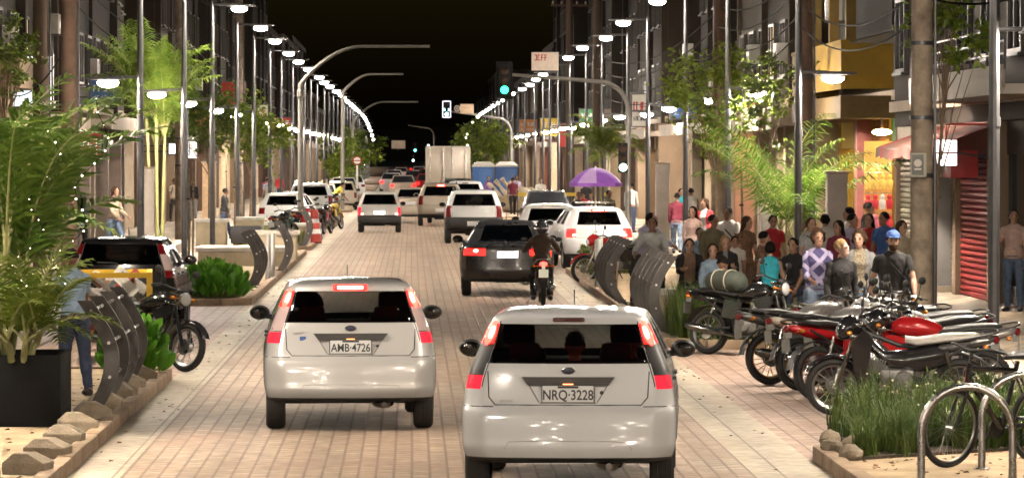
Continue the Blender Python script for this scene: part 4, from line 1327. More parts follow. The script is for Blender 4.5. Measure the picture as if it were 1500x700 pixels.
SUV = dict(L=4.3, w=.90, rw=.85, fw=3.5, wr=.35, rings=[
    (.36, .14, 4.15, .82, .2, .3, 'lower'), (.46, .04, 4.25, .87, .2, .35, 'bumper'), (.58, .0, 4.3, .895, .2, .4, 'bumper'), (.74, .01, 4.3, .90, .2, .42, 'bumper'), (.79, .05, 4.22, .895, .18, .42, 'lamp0'), (.98, .07, 3.95, .89, .17, .4, 'lamp1'), (1.08, .09, 3.3, .875, .16, .3, 'lamp1'),
    (1.14, .10, 3.15, .855, .16, .22, 'win'), (1.34, .17, 2.75, .78, .14, .12, 'win2'), (1.54, .26, 2.35, .69, .12, .1, 'rail'), (1.60, .27, 2.2, .66, .12, .1, 'roof'), (1.64, .5, 2.0, .55, .14, .12, 'roof'), (1.655, .9, 1.7, .3, .12, .12, 'cap')])
UNO = dict(L=3.64, w=.775, rw=.64, fw=2.98, wr=.28, rings=[
    (.26, .08, 3.52, .71, .12, .25, 'lower'), (.34, .02, 3.6, .765, .12, .3, 'bumper'), (.44, .0, 3.64, .772, .12, .3, 'bumper'), (.56, .01, 3.64, .775, .12, .32, 'bumper'), (.585, .05, 3.6, .772, .10, .32, 'lamp0'), (.76, .055, 3.5, .77, .10, .3, 'lamp1'), (.90, .06, 2.95, .76, .10, .25, 'gate'),
    (.965, .07, 2.75, .745, .10, .2, 'win'), (1.17, .18, 2.42, .67, .09, .1, 'win2'), (1.36, .29, 2.08, .60, .09, .08, 'rail'), (1.41, .31, 1.98, .575, .09, .08, 'roof'), (1.44, .5, 1.8, .49, .12, .1, 'roof'), (1.447, .9, 1.5, .25, .1, .1, 'cap')])
ROUND = dict(L=3.95, w=.845, rw=.70, fw=3.2, wr=.30, rings=[
    (.26, .12, 3.8, .77, .28, .3, 'lower'), (.36, .03, 3.9, .83, .3, .4, 'bumper'), (.50, .0, 3.95, .843, .3, .42, 'bumper'), (.70, .02, 3.93, .845, .28, .42, 'bumper'), (.735, .06, 3.85, .843, .26, .42, 'lamp0'), (.85, .09, 3.65, .835, .25, .4, 'lamp1'), (.97, .13, 3.1, .81, .24, .3, 'gate'),
    (1.03, .17, 2.95, .78, .23, .2, 'win'), (1.2, .30, 2.6, .70, .2, .12, 'win2'), (1.375, .45, 2.2, .61, .15, .1, 'rail'), (1.43, .42, 2.05, .56, .14, .1, 'roof'), (1.465, .6, 1.85, .45, .15, .12, 'roof'), (1.475, 1.0, 1.5, .22, .1, .1, 'cap')])
GLASS_BANDS = ('win', 'win2')
def classify(band, j, P):
    kind = P.get('lampstyle', 'corner')
    if band in GLASS_BANDS:
        if j <= 5 or (kind == 'pillar' and j in (6, 35)): return 'rear'
        if kind == 'pillar' and j in (7, 8, 33, 34): return 'lampA' if band == 'win' else 'lampB'
        if kind == 'pillar' and (j in (8, 33)): return 'body'
        if 10 <= j <= 10 or j == 12 or j == 29 or j == 31: return 'side'
        if j in (11, 30): return 'trim'
        if 18 <= j <= 23: return 'wind'
        return 'body'
    if band in ('lamp0', 'lamp1'):
        cor = (7, 8) if kind == 'pillar' else (5, 6, 7, 8)
        cor2 = (33, 34) if kind == 'pillar' else (0, 33, 34, 35)
        if kind == 'pillar':
            if j in cor or j in cor2:
                return {'lamp0': 'lampL', 'lamp1': 'lampM'}[band]
        else:
            if j in (5, 6, 7, 0, 34, 35):
                return 'lampL' if j not in (0, 5) or P.get('wide') else 'gate'
        return 'gate' if j <= 5 or (kind == 'pillar' and j in (6, 35)) else 'body'
    if band in ('gate', 'deck'):
        return 'gate' if j <= 5 or (kind == 'pillar' and j in (6, 35)) else 'body'
    if band in ('bumper', 'lower'):
        if band == 'lower': return 'low'
        return 'bumper' if (j <= 8 or j >= 33 or 15 <= j <= 26) else 'body'
    return 'body'
CATS = ['body', 'gate', 'bumper', 'low', 'rear', 'side', 'wind', 'trim', 'lampL', 'lampM', 'lampA', 'lampB', 'arch']
def eval_mesh(o):
    dg = bpy.context.evaluated_depsgraph_get()
    return bpy.data.meshes.new_from_object(o.evaluated_get(dg), preserve_all_data_layers=True, depsgraph=dg)
def car_shell(P, lvl):
    rings = P['rings']
    b = MB()
    rp = [ring_pts(*r[:6], P.get('crown', .10)) for r in rings]
    n = len(rp[0])
    b.v = [p for r in rp for p in r]
    for i in range(len(rings) - 1):
        for j in range(n):
            b.f.append((i * n + j, i * n + (j + 1) % n, (i + 1) * n + (j + 1) % n, (i + 1) * n + j))
            b.m.append(CATS.index(classify(rings[i][6], j, P)))
    b.f.append(tuple(range(n))[::-1]); b.m.append(CATS.index('low'))
    b.f.append(tuple(range((len(rings) - 1) * n, len(rings) * n))); b.m.append(0)
    me = b.mesh('shell', smooth=180)
    dm = [bpy.data.materials.get('shell_%d' % i) or bpy.data.materials.new('shell_%d' % i) for i in range(len(CATS))]
    for m in dm:
        me.materials.append(m)
    o = bpy.data.objects.new('shell', me)
    COL.objects.link(o)
    sm = o.modifiers.new('s', 'SUBSURF')
    sm.levels = sm.render_levels = lvl
    cutters = []
    for y in (P['rw'], P['fw']):
        for s_ in (-1, 1):
            c = MB()
            c.lathe([(P['wr'] + .055, -.16), (P['wr'] + .055, .3)], 28, M=Matrix.Translation((s_ * P['w'], y, P['wr'])) @ Matrix.Rotation(s_ * pi / 2, 4, 'Y'), cap=True)
            cm = c.mesh('cut', smooth=0)
            cm.materials.append(dm[-1])
            cob = bpy.data.objects.new('cut', cm)
            COL.objects.link(cob)
            cutters.append(cob)
            bo = o.modifiers.new('b', 'BOOLEAN')
            bo.operation = 'DIFFERENCE'
            bo.object = cob
            bo.solver = 'EXACT'
            bo.material_mode = 'TRANSFER'
    me2 = eval_mesh(o)
    order = [m.name for m in me2.materials]
    for c in cutters:
        bpy.data.objects.remove(c)
    bpy.data.objects.remove(o)
    return me2, order
SHELLS = {}
def split(me, order):
    """pieces of the shell by category, and a BVH of the whole"""
    vs = [v.co.copy() for v in me.vertices]
    polys = [(tuple(p.vertices), CATS[int(order[p.material_index].split('.')[0].split('_')[1])]) for p in me.polygons]
    bvh = BVHTree.FromPolygons(vs, [p[0] for p in polys])
    out = {}
    for c in CATS:
        fs = [p[0] for p in polys if p[1] == c]
        if not fs:
            continue
        used = sorted({i for f in fs for i in f})
        ix = {k: i for i, k in enumerate(used)}
        m = bpy.data.meshes.new(c)
        m.from_pydata([vs[k] for k in used], [], [[ix[i] for i in f] for f in fs])
        m.shade_smooth()
        m.set_sharp_from_angle(angle=R(48))
        # keep the shading of the whole shell across the joints
        out[c] = m
    return out, bvh
def islands(me):
    """loose pieces of a mesh as separate meshes"""
    n = len(me.vertices)
    par = list(range(n))
    def fd(a):
        while par[a] != a:
            par[a] = par[par[a]]
            a = par[a]
        return a
    for e in me.edges:
        a, b_ = fd(e.vertices[0]), fd(e.vertices[1])
        if a != b_:
            par[a] = b_
    gr = {}
    for p in me.polygons:
        gr.setdefault(fd(p.vertices[0]), []).append(tuple(p.vertices))
    if len(gr) == 1:
        return [me.copy()]
    res = []
    for fs in gr.values():
        used = sorted({i for f in fs for i in f})
        ix = {k: i for i, k in enumerate(used)}
        m = bpy.data.meshes.new(me.name)
        m.from_pydata([me.vertices[k].co for k in used], [], [[ix[i] for i in f] for f in fs])
        m.shade_smooth()
        m.set_sharp_from_angle(angle=R(48))
        res.append(m)
    return res
def paintmat(name, col, metallic=.0, rough=.28):
    if name in MATS:
        return MATS[name]
    m = mat(name, col, rough, metallic, var=.03, scale=1.2, coat=.9)
    # road dust lower down
    nt = m.node_tree
    N, L = nt.nodes, nt.links
    P = N['Principled BSDF']
    src = P.inputs['Base Color'].links[0].from_socket
    tc = N.new('ShaderNodeTexCoord')
    sp = N.new('ShaderNodeSeparateXYZ')
    L.new(tc.outputs['Object'], sp.inputs['Vector'])
    nz = N.new('ShaderNodeTexNoise')
    nz.inputs['Scale'].default_value = 2.2
    nz.inputs['Detail'].default_value = 2
    L.new(tc.outputs['Object'], nz.inputs['Vector'])
    ad = N.new('ShaderNodeMath'); ad.operation = 'MULTIPLY_ADD'
    ad.inputs[1].default_value = .5; 
    L.new(nz.outputs['Fac'], ad.inputs[0]); L.new(sp.outputs['Z'], ad.inputs[2])
    mr = N.new('ShaderNodeMapRange')
    mr.inputs['From Min'].default_value = .45; mr.inputs['From Max'].default_value = 1.0
    mr.inputs['To Min'].default_value = .17 if sum(col) > .9 else .05; mr.inputs['To Max'].default_value = .01
    L.new(ad.outputs['Value'], mr.inputs['Value'])
    mx = N.new('ShaderNodeMix'); mx.data_type = 'RGBA'
    mx.inputs['B'].default_value = (.24, .18, .13, 1)
    L.new(mr.outputs['Result'], mx.inputs['Factor'])
    L.new(src, mx.inputs['A'])
    L.new(mx.outputs['Result'], P.inputs['Base Color'])
    return m
def wheel(parent, x, y, r, w_, side):
    T = Matrix.Translation((x, y, r)) @ Matrix.Rotation(side * pi / 2, 4, 'Y')
    wt = bpy.data.objects.new('wheel', None)
    b = MB()
    b.lathe([(r * .66, -w_ / 2), (r * .88, -w_ / 2), (r * .97, -w_ * .40), (r, -w_ * .25), (r, w_ * .25), (r * .97, w_ * .40), (r * .88, w_ / 2), (r * .66, w_ / 2)], 28, M=T)
    for k in range(3):
        rr = r + .001
        b.lathe([(rr, -w_ * .18 + k * w_ * .18 - .006), (rr + .002, -w_ * .18 + k * w_ * .18), (rr, -w_ * .18 + k * w_ * .18 + .006)], 28, M=T)
    ty = b.build('tyre', rubber, parent)
    b = MB()
    b.lathe([(r * .66, w_ * .46), (r * .62, w_ * .40), (r * .60, -w_ * .3)], 28, M=T)
    b.lathe([(r * .60, w_ * .12), (.001, w_ * .16)], 28, M=T, mi=1)
    for k in range(7):
        a = 2 * pi * k / 7
        b.box((0, 0, 0), (r * .60, r * .15, .03), M=T @ Matrix.Rotation(a, 4, 'Z') @ Matrix.Translation((r * .33, 0, w_ * .30)), bev=.006)
    b.lathe([(r * .16, w_ * .2), (r * .15, w_ * .37), (.001, w_ * .38)], 14, M=T)
    b.build('rim', [alloy, dark_int], ty)
def make_car(P, label, loc, rz=0, paint=None, bumper=None, lit=False, brake=False, plate='', plate_hot_=False, lvl=2, name='parked_car', cat='car', group=None, detail=1, tint=None, rails=False, third=True, dark_pillar=False, hot=None, key=None, taxi=False):
    kk = key or id(P)
    if (kk, lvl) not in SHELLS:
        SHELLS[(kk, lvl)] = split(*car_shell(P, lvl))
    parts, bvh = SHELLS[(kk, lvl)]
    t = thing(name, label, cat, loc, rz, group)
    gl = tint or car_glass
    bm_ = bumper or paint
    lampm = {'lampL': tail_low if (lit and P.get('lampstyle') == 'pillar') else (hot or tail_on) if lit else tail_off, 'lampM': black_pl if dark_pillar else (tail_clear if P.get('lampstyle') == 'pillar' else tail_off), 'lampA': (black_pl if dark_pillar else tail_clear) if P.get('lampstyle') == 'pillar' else tail_off, 'lampB': tail_on if lit else tail_off}
    mm = {'body': paint, 'gate': paint, 'bumper': bm_, 'low': black_pl, 'rear': gl, 'side': gl, 'wind': gl if tint else MATS['screen_glass'], 'trim': black_pl, 'arch': dark_int, **lampm}
    nm = {'body': 'body', 'gate': 'tailgate', 'bumper': 'bumper', 'low': 'sill', 'rear': 'rear_window', 'side': 'side_window', 'wind': 'windscreen', 'trim': 'door_pillar', 'arch': 'wheel_arch', 'lampL': 'lower_tail_light', 'lampM': 'reverse_light', 'lampA': 'tail_light', 'lampB': 'upper_tail_light'}
    obs = {}
    for c, me in parts.items():
        if c in lampm:                     # left and right lamps are separate parts
            for s_ in (-1, 1):
                vs = [v.co.copy() for v in me.vertices]
                fs = [tuple(p.vertices) for p in me.polygons if p.center.x * s_ > 0]
                if fs:
                    used = sorted({i for f in fs for i in f})
                    ix = {k: i for i, k in enumerate(used)}
                    m2 = bpy.data.meshes.new(c)
                    m2.from_pydata([vs[k] for k in used], [], [[ix[i] for i in f] for f in fs])
                    m2.shade_smooth()
                    link(nm[c], m2, mm[c], t)
        else:
            for m2 in islands(me):
                obs[c] = link(nm[c] if not (c == 'bumper' and sum(v.co.y for v in m2.vertices) / len(m2.vertices) > 2) else 'front_bumper', m2, mm[c], t)
    w_, L = P['w'], P['L']
    def hit(x, z, frm=-1, off=0.):
        h = bvh.ray_cast(Vector((x, frm, z)), Vector((0, 1, 0)))
        y = h[0].y if h[0] else .1
        return y + off
    def hitx(y, z, s_):
        h = bvh.ray_cast(Vector((s_ * 3, y, z)), Vector((-s_, 0, 0)))
        return h[0].x if h[0] else s_ * w_
    for y in (P['rw'], P['fw']):
        for s_ in (-1, 1):
            wheel(t, s_ * (w_ - .12), y, P['wr'], .19, s_)
    # mirrors
    zb = [r for r in P['rings'] if r[6] == 'win'][0]
    my = zb[2] - .35
    for s_ in (-1, 1):
        b = MB()
        b.ell((s_ * (w_ + .04), my, zb[0] + .03), (.105, .06, .075), 14, 8)
        b.tube([(s_ * (w_ - .10), my + .02, zb[0] - .02), (s_ * (w_ + .0), my, zb[0] + .0)], .03, 6)
        mo = b.build('wing_mirror', black_pl if not detail or bumper or P is HATCH else paint, t)
        b = MB(); b.ell((s_ * (w_ + .045), my - .052, zb[0] + .03), (.085, .014, .056), 14, 8); b.build('mirror_glass', mat('mirror_glass', (.06, .055, .05), .08, .9, var=.05), mo)
    # interior
    b = MB()
    zs = P['rings'][0][0]
    b.box((0, L * .46, zs + .12), (w_ * 1.7, L * .6, .1))
    b.box((0, zb[2] - .35, zb[0] - .16), (w_ * 1.6, .4, .24), bev=.05)
    b.box((0, zb[1] + .42, zb[0] - .25), (w_ * 1.55, .6, .1))
    b.build('interior', dark_int, t, smooth=0)
    roof = P['rings'][-1][0]
    for (sx, sy) in ((-.43, zb[2] - 1.2), (.43, zb[2] - 1.2)):
        b = MB()
        b.box((sx, sy, zb[0] - .28), (.46, .5, .16), bev=.05)
        b.box((0, 0, 0), (.43, .13, .46), bev=.05, M=Matrix.Translation((sx, sy - .3, zb[0] - .14)) @ Matrix.Rotation(R(12), 4, 'X'))
        b.box((sx, sy - .36, zb[0] + .20), (.26, .1, .16), bev=.04)
        b.tube([(sx - .05, sy - .36, zb[0] + .05), (sx - .05, sy - .36, zb[0] + .2)], .01, 6)
        b.build('front_seat', seat_m, t)
    b = MB()
    ry = zb[1] + 1.0
    b.box((0, ry, zb[0] - .30), (w_ * 1.4, .5, .16), bev=.05)
    b.box((0, 0, 0), (w_ * 1.45, .14, .5), bev=.05, M=Matrix.Translation((0, ry - .32, zb[0] - .24)) @ Matrix.Rotation(R(14), 4, 'X'))
    for sx in (-.36, .36):
        b.box((sx, ry - .4, zb[0] + .09), (.24, .09, .13), bev=.04)
    b.build('rear_seat', seat_m, t)
    # plate
    zp = P.get('zp', .82)
    yp = hit(0, zp)
    if plate or plate_hot_ or detail:
        po = MB()
        po.box((0, yp - .016, zp), (.40, .008, .13), bev=.002)
        pt = po.build('number_plate', plate_hot if plate_hot_ else plate_m, t)
        b = MB()
        for (x, z, sx, sz) in ((0, .067, .412, .008), (0, -.067, .412, .008), (-.202, 0, .008, .126), (.202, 0, .008, .126)):
            b.box((x, yp - .017, zp + z), (sx, .012, sz))
        b.build('plate_frame', black_pl if plate else steel, pt, smooth=0)
        if plate:
            text_obj(plate, .108, ink, pt, (0, yp - .0205, zp - .012), bold=.0018, depth=.0005, sx=.82)
            b = MB(); b.box((0, yp - .0205, zp + .052), (.16, .001, .016)); b.build('plate_caption', ink, pt, smooth=0)
    # third brake light
    zt = [r for r in P['rings'] if r[6] == 'rail'][0]
    if third:
        zz = zt[0] + .012
        yt = hit(0, zz)
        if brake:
            b = MB(); b.box((0, yt - .002, zz), (.33, .03, .062), bev=.014); b.build('brake_light_glow', tail_on, t)  # wider red surround added round the brake light so its edge glows
        b = MB(); b.box((0, yt - .014, zz), (.25, .035, .034), bev=.012)
        b.build('third_brake_light', tail_hot if brake else mat('brake_lens_off', (.06, .012, .012), .2), t)
    # exhaust
    b = MB()
    b.tube([(w_ * .38, -.0, .27), (w_ * .38, .45, .27)], .026, 10); b.ell((w_ * .38, .35, .28), (.12, .22, .07), 10, 6)
    b.build('exhaust', chrome, t)
    b = MB()
    b.tube([(-w_ + .2, P['rw'], P['wr']), (w_ - .2, P['rw'], P['wr'])], .05, 8); b.box((0, P['rw'] + .3, .3), (.5, .4, .12), bev=.04)
    b.build('rear_axle', black_pl, t)
    if detail >= 1:
        # seams, drawn as fine dark beads lying on the panel gaps
        b = MB()
        zg0, zg1 = P.get('gate_z', (.735, .98))
        xg = P.get('gate_x', .60)
        path = [(-xg - .01, zg1), (-xg, zg0 + .06), (-xg + .05, zg0)] + [(x, zg0) for x in (-.3, 0, .3)] + [(xg - .05, zg0), (xg, zg0 + .06), (xg + .01, zg1)]
        b.tube([(x, hit(x, z) + .001, z) for x, z in path], .0055, 6)
        if P is HATCH:
            for s_ in (-1, 1):
                b.tube([(s_ * x, hit(s_ * x, z) + .001, z) for x, z in ((.670, .87), (.658, .93), (.647, .965), (.626, 1.035), (.573, 1.2), (.530, 1.372))], .0055, 6)
                b.tube([(s_ * x, hit(s_ * x, .966) - .001, .966) for x in (.66, .69, .72, .745)], .0045, 6)
                b.tube([(s_ * x, hit(s_ * x, .722) + .001, .722) for x in (.58, .65, .70, .74)] + [(hitx(y, .722, s_) - s_ * .001, y, .722) for y in (.26, .34, .40)], .005, 6)
                b.tube([(hitx(y, z, s_) - s_ * .001, y, z) for y, z in ((.28, .86), (.33, 1.0))], .004, 6)
        for s_ in (-1, 1):                 # door cuts along the sides
            for y in (zb[1] + .85, zb[1] + 1.72, zb[2] - .12):
                b.tube([(hitx(y, z, s_) - s_ * .001, y, z) for z in (.42, .55, .7, .85, zb[0] - .06)], .004, 5)
        b.build('panel_seam', black_pl, t)
        for s_ in (-1, 1):
            for y in (zb[1] + 1.0, zb[1] + 1.85):
                z = zb[0] - .14
                b = MB(); b.box((hitx(y, z, s_) + s_ * .012, y, z), (.03, .17, .03), bev=.012); b.build('door_handle', black_pl if P is HATCH else paint, t)
        x0, z0 = 0., zb[0] - .01
        b = MB()
        b.tube([(x0, hit(x0, z0) - .012, z0), (x0 - .05, hit(x0 - .05, z0 + .05) - .014, z0 + .05), (x0 - .34, hit(x0 - .34, z0 + .06) - .012, z0 + .06)], .008, 6)
        if detail < 2:
            b.build('rear_wiper', black_pl, t)
    if rails:
        for s_ in (-1, 1):
            b = MB(); x = s_ * (zt[3] - .08)
            b.tube([(x, .5, roof - .04), (x, .6, roof + .03), (x, 2.0, roof + .03), (x, 2.15, roof - .04)], .02, 6); b.build('roof_rail', black_pl, t)
    b = MB(); b.tube([(0, zb[2] - 1.05, roof - .03), (0, zb[2] - 1.15, roof + .12)], .005, 5); b.build('aerial', black_pl, t)
    if lit and P.get('lampstyle') == 'pillar':       # the glowing bulb strip inside each upper lamp
        for s_ in (-1, 1):
            b = MB()
            zs_l = [1.185 + .185 * i / 8 for i in range(9)]
            xs_l = [s_ * (.642 - .074 * i / 8) for i in range(9)]
            b.tube([(x, hit(x, z) + .008, z) for x, z in zip(xs_l, zs_l)], [.014, .030, .038, .042, .042, .039, .034, .026, .010], 10)
            hb = b.build('brake_bulb', tail_pink, t, smooth=80)
            b = MB()
            b.tube([(x, hit(x, z) - .012, z) for x, z in list(zip(xs_l, zs_l))[1:8]], [.006, .017, .024, .026, .024, .018, .006], 10)
            b.build('filament_glow', tail_hot, hb, smooth=80)
    elif lit:
        zl = [r for r in P['rings'] if r[6] == 'lamp0'][0][0] + .07
        for s_ in (-1, 1):
            b = MB()
            for x in (.60, .72):
                b.ell((s_ * x, hit(s_ * x, zl) + .002, zl), (.055, .02, .032), 12, 6)
                break
            b.build('brake_bulb', tail_hot, t, smooth=80)
    # fine extra details used by the near hatchbacks
    if detail >= 2:
        zs_ = .915
        b = MB()
        b.prism([(-.36, zs_ + .035), (.36, zs_ + .035), (.31, zs_ - .03), (-.31, zs_ - .03)], hit(0, zs_) - .022, hit(0, zs_) + .05, 'xz')
        b.build('handle_strip', mat('strip_dark', (.045, .043, .042), .4), t, smooth=0)
        b = MB()
        for s_ in (-1, 1):
            b.tube([(s_ * .30, hit(s_ * .3, zs_ - .03) + .001, zs_ - .035), (s_ * .225, hit(s_ * .22, .76) + .001, .755)], .006, 6)
        b.tube([(-.22, hit(0, .752) + .001, .752), (.22, hit(0, .752) + .001, .752)], .005, 6)
        b.build('plate_recess', mat('recess_edge', (.22, .2, .18), .4), t)
        b = MB(); b.box((0, hit(0, .893) - .02, .893), (.08, .03, .012)); b.build('plate_lamp', emit('plate_lamp', (1, .35, .12), 5), t, smooth=0)
        b = MB(); b.lathe([(.001, .012), (.048, .010), (.056, 0)], 20, M=Matrix.Translation((0, hit(0, 1.0) - .002, .998)) @ Matrix.Rotation(pi / 2, 4, 'X') @ Matrix.Diagonal((1, .5, 1, 1)))
        bd = b.build('badge', mat('badge_dark', (.03, .035, .06), .25), t)
        b = MB(); b.tube([(.05 * cos(a), hit(0, 1.0) - .012, .998 + .024 * sin(a)) for a in [2 * pi * i / 24 for i in range(24)]], .004, 5, closed=True); b.build('badge_rim', chrome, bd)
        glyphs(6, .022, .03, grey_metal, t, (-.47, hit(-.47, .955) - .004, .955), 'tailgate_script')
        b = MB(); b.lathe([(.001, .006), (.014, .005), (.016, 0)], 12, M=Matrix.Translation((.26, hit(.26, .83) - .003, .83)) @ Matrix.Rotation(pi / 2, 4, 'X')); b.build('keyhole', black_pl, t)
        for s_ in (-1, 1):                  # bumper lip joints
            pass
    return t, hit, hitx
glass('clear_glass', (.72, .74, .72))
glass('screen_glass', (.85, .86, .84))
for P, st, kw in ((HATCH, 'pillar', dict(zp=.822, gate_z=(.735, .99), gate_x=.615)), (SEDAN, 'corner', dict(zp=.80, gate_z=(.70, .98), gate_x=.60, wide=True)), (SUV, 'corner', dict(zp=.62, gate_z=(.80, 1.12), gate_x=.66)), (UNO, 'corner', dict(zp=.70, gate_z=(.60, .95), gate_x=.6)), (ROUND, 'corner', dict(zp=.62, gate_z=(.745, 1.0), gate_x=.6))):
    P.update(lampstyle=st, **kw)
silver = paintmat('paint_silver', (.50, .485, .465), .25, .34)
white = paintmat('paint_white', (.66, .66, .66), .0, .40)
silverg = paintmat('paint_silver_warm', (.42, .36, .29), .35, .32)
greyd = paintmat('paint_graphite', (.06, .058, .058), .4, .28)
blackp = paintmat('paint_black', (.012, .011, .011), .1, .16)
cream = paintmat('paint_cream', (.50, .43, .34), .0, .3)
redp = paintmat('paint_red', (.35, .02, .02), .1, .28)
hero_key = 'HATCH'
# the two near hatchbacks
c1, hit1, hx1 = make_car(HATCH, 'near white hatchback with three heads seen through its rear window', (1.20, 31.5, 0), R(-4.0), white, lit=True, plate='NRQ·3228', name='moving_car', detail=2, dark_pillar=True, key='H', third=True)
glyphs(5, .02, .022, grey_metal, c1, (-.48, hit1(-.48, .745) - .006, .765), 'tailgate_script')
c2, hit2, hx2 = make_car(HATCH, 'silver hatchback with lit brake lights on the left lane', (-.585, 39.4, 0), R(2.0), silver, lit=True, brake=True, plate='AMB·4726', name='moving_car', detail=2, key='H')
b = MB(); b.box((-.46, hit2(-.46, .9) - .003, .90), (.06, .004, .04)); b.build('sticker', signcol[2], c2, smooth=0)
for c_, hh in ((c1, hit1), (c2, hit2)):       # moulded edge low on the bumper
    b = MB()
    pts = [(x, hh(x, z) - .0005, z) for x, z in ((-.50, .30), (-.49, .40), (-.46, .455), (-.3, .462), (0, .463), (.3, .462), (.46, .455), (.49, .40), (.50, .30))]
    b.tube(pts, .0035, 6); b.build('bumper_crease', mat('crease', (.32, .30, .27), .5), c_)
# traffic ahead
make_car(SEDAN, 'graphite saloon with lit tail lights beside the motorcyclist', (1.82, 77.6, 0), R(-.5), greyd, lit=True, plate_hot_=True, name='moving_car', lvl=2, key='S', third=False, tint=car_glass_d)
make_car(SUV, 'white utility car with black bumper in the right lane', (1.90, 125, 0), 0, white, bumper=black_pl, rails=True, name='moving_car', lvl=1, key='U', tint=car_glass_d, third=False)
make_car(UNO, 'boxy silver small hatchback with lit tail lights in the left lane', (-1.13, 143.5, 0), 0, silver, bumper=black_pl, lit=True, plate_hot_=True, name='moving_car', lvl=1, key='N', tint=car_glass_d, third=False, hot=tail_low)
make_car(SEDAN, 'pale saloon with a lit right tail light half hidden by the boxy silver car', (-.05, 164, 0), 0, cream, lit=True, plate_hot_=False, name='moving_car', lvl=1, key='S', tint=car_glass_d, third=False)
make_car(SUV, 'silver utility car with wide dark rear window left of the white one', (1.12, 157, 0), 0, silverg, lit=False, name='moving_car', lvl=1, key='U', tint=car_glass_d, brake=True, rails=True)
make_car(SUV, 'dark utility car in front of the white box truck', (2.2, 190, 0), 0, greyd, name='moving_car', lvl=1, key='U', tint=car_glass_d, detail=0, rails=True)
make_car(SUV, 'white utility car roof showing ahead of the white utility car', (2.25, 172, 0), 0, white, name='moving_car', lvl=1, key='U', tint=car_glass_d, detail=0)
make_car(ROUND, 'white parked hatchback behind the low hedge on the left', (-4.35, 136.5, 0), R(-6), white, name='parked_car', lvl=2, key='R', tint=car_glass_d, third=False, hot=None)
make_car(SUV, 'white parked van-like car with dark rear window left of the masts', (-3.9, 158, 0), 0, white, name='parked_car', lvl=1, key='U', tint=car_glass_d, detail=0, third=False)
make_car(UNO, 'cream parked car behind the yellow bundle', (-3.5, 204, 0), 0, cream, name='parked_car', lvl=1, key='N', tint=car_glass_d, detail=0, third=False)
make_car(ROUND, 'white hatchback with glowing brake lights parked on the right', (4.45, 96.5, 0), R(5), white, lit=True, brake=True, name='parked_car', lvl=2, key='R', tint=car_glass_d, third=True)
tx = make_car(ROUND, 'white hatchback with an orange round mark parked beyond the braking one', (3.42, 102.5, 0), R(-3), white, bumper=black_pl, name='parked_car', lvl=2, key='R', tint=car_glass_d, third=False)
b = MB(); b.lathe([(.001, .004), (.12, .003), (.125, 0)], 20, M=Matrix.Translation((-.55, tx[1](-.55, .86) - .006, .86)) @ Matrix.Rotation(pi / 2, 4, 'X')); b.build('round_mark', signcol[5], tx[0])
make_car(HATCH, 'black parked hatchback behind the yellow cart on the left', (-4.34, 60.8, 0), R(-1), blackp, name='parked_car', lvl=2, key='H', third=False, tint=car_glass_d)
# box truck
t = thing('box_truck', 'white box truck ahead in the right lane', 'truck', (1.95, 220, 0))
b = MB(); b.box((0, 3.2, 2.05), (2.36, 6.2, 2.35), bev=.03); b.build('cargo_box', cream, t)
b = MB()
for x in (-1.18, 0, 1.18):
    b.box((x, .085, 2.05), (.05, .03, 2.3))
for z in (.92, 3.18):
    b.box((0, .075, z), (2.4, .04, .07))
b.build('door_frame', mat('truck_frame', (.5, .46, .40), .5), t, smooth=0)
for x in (-.25, .25, -.95, .95):
    b = MB(); b.tube([(x, .055, .95), (x, .055, 3.15)], .022, 6); b.build('lock_bar', steel, t)
b = MB(); b.box((0, 3, .72), (.9, 6, .2)); b.box((0, .1, .55), (2.3, .1, .14)); b.build('chassis', black_pl, t, smooth=0)
b = MB(); b.box((0, 7.2, 1.35), (2.2, 1.6, 1.7), bev=.15); b.build('cab', white, t)
for s_ in (-1, 1):
    b = MB(); b.box((s_ * .98, .04, .62), (.28, .06, .14), bev=.01); b.build('tail_light', tail_on, t)
    for y in (1.4, 6.9):
        b = MB(); b.tube([(s_ * .75, y, .42), (s_ * 1.08, y, .42)], .42, 20); b.build('wheel', rubber, t)
    b = MB(); b.ell((s_ * 1.05, .05, 3.28), (.06, .05, .04), 8, 5); b.build('marker_lamp', emit('marker', (1, .8, .75), 5), t)
# far traffic, too small to show parts beyond body, glass and lamps
def far_car(loc, paint, label, lit=True, w_=1.7, h=1.48):
    t = thing('moving_car', label, 'car', loc)
    b = MB()
    hw = w_ / 2
    b.loft([[(-hw * .9, 0, .3), (hw * .9, 0, .3), (hw * .9, 4, .3), (-hw * .9, 4, .3)], [(-hw, -.03, .55), (hw, -.03, .55), (hw, 4.05, .55), (-hw, 4.05, .55)], [(-hw, .05, .9), (hw, .05, .9), (hw, 3.2, .92), (-hw, 3.2, .92)], [(-hw * .92, .1, 1.0), (hw * .92, .1, 1.0), (hw * .92, 2.9, 1.0), (-hw * .92, 2.9, 1.0)], [(-hw * .72, .4, h), (hw * .72, .4, h), (hw * .72, 2.2, h), (-hw * .72, 2.2, h)]])
    b.build('body', paint, t, smooth=25)
    b = MB(); b.add([(-hw * .82, .115, 1.03), (hw * .82, .115, 1.03), (hw * .66, .36, h - .06), (-hw * .66, .36, h - .06)], [(0, 1, 2, 3)]); b.build('rear_window', pane_m, t, smooth=0)
    for s_ in (-1, 1):
        b = MB(); b.box((s_ * hw * .82, .0, .82), (.24, .1, .16), bev=.02); b.build('tail_light', tail_on if lit else tail_off, t)
        for y in (.7, 3.2):
            b = MB(); b.tube([(s_ * hw * .72, y, .3), (s_ * hw * .98, y, .3)], .3, 14); b.build('wheel', rubber, t)
    return t
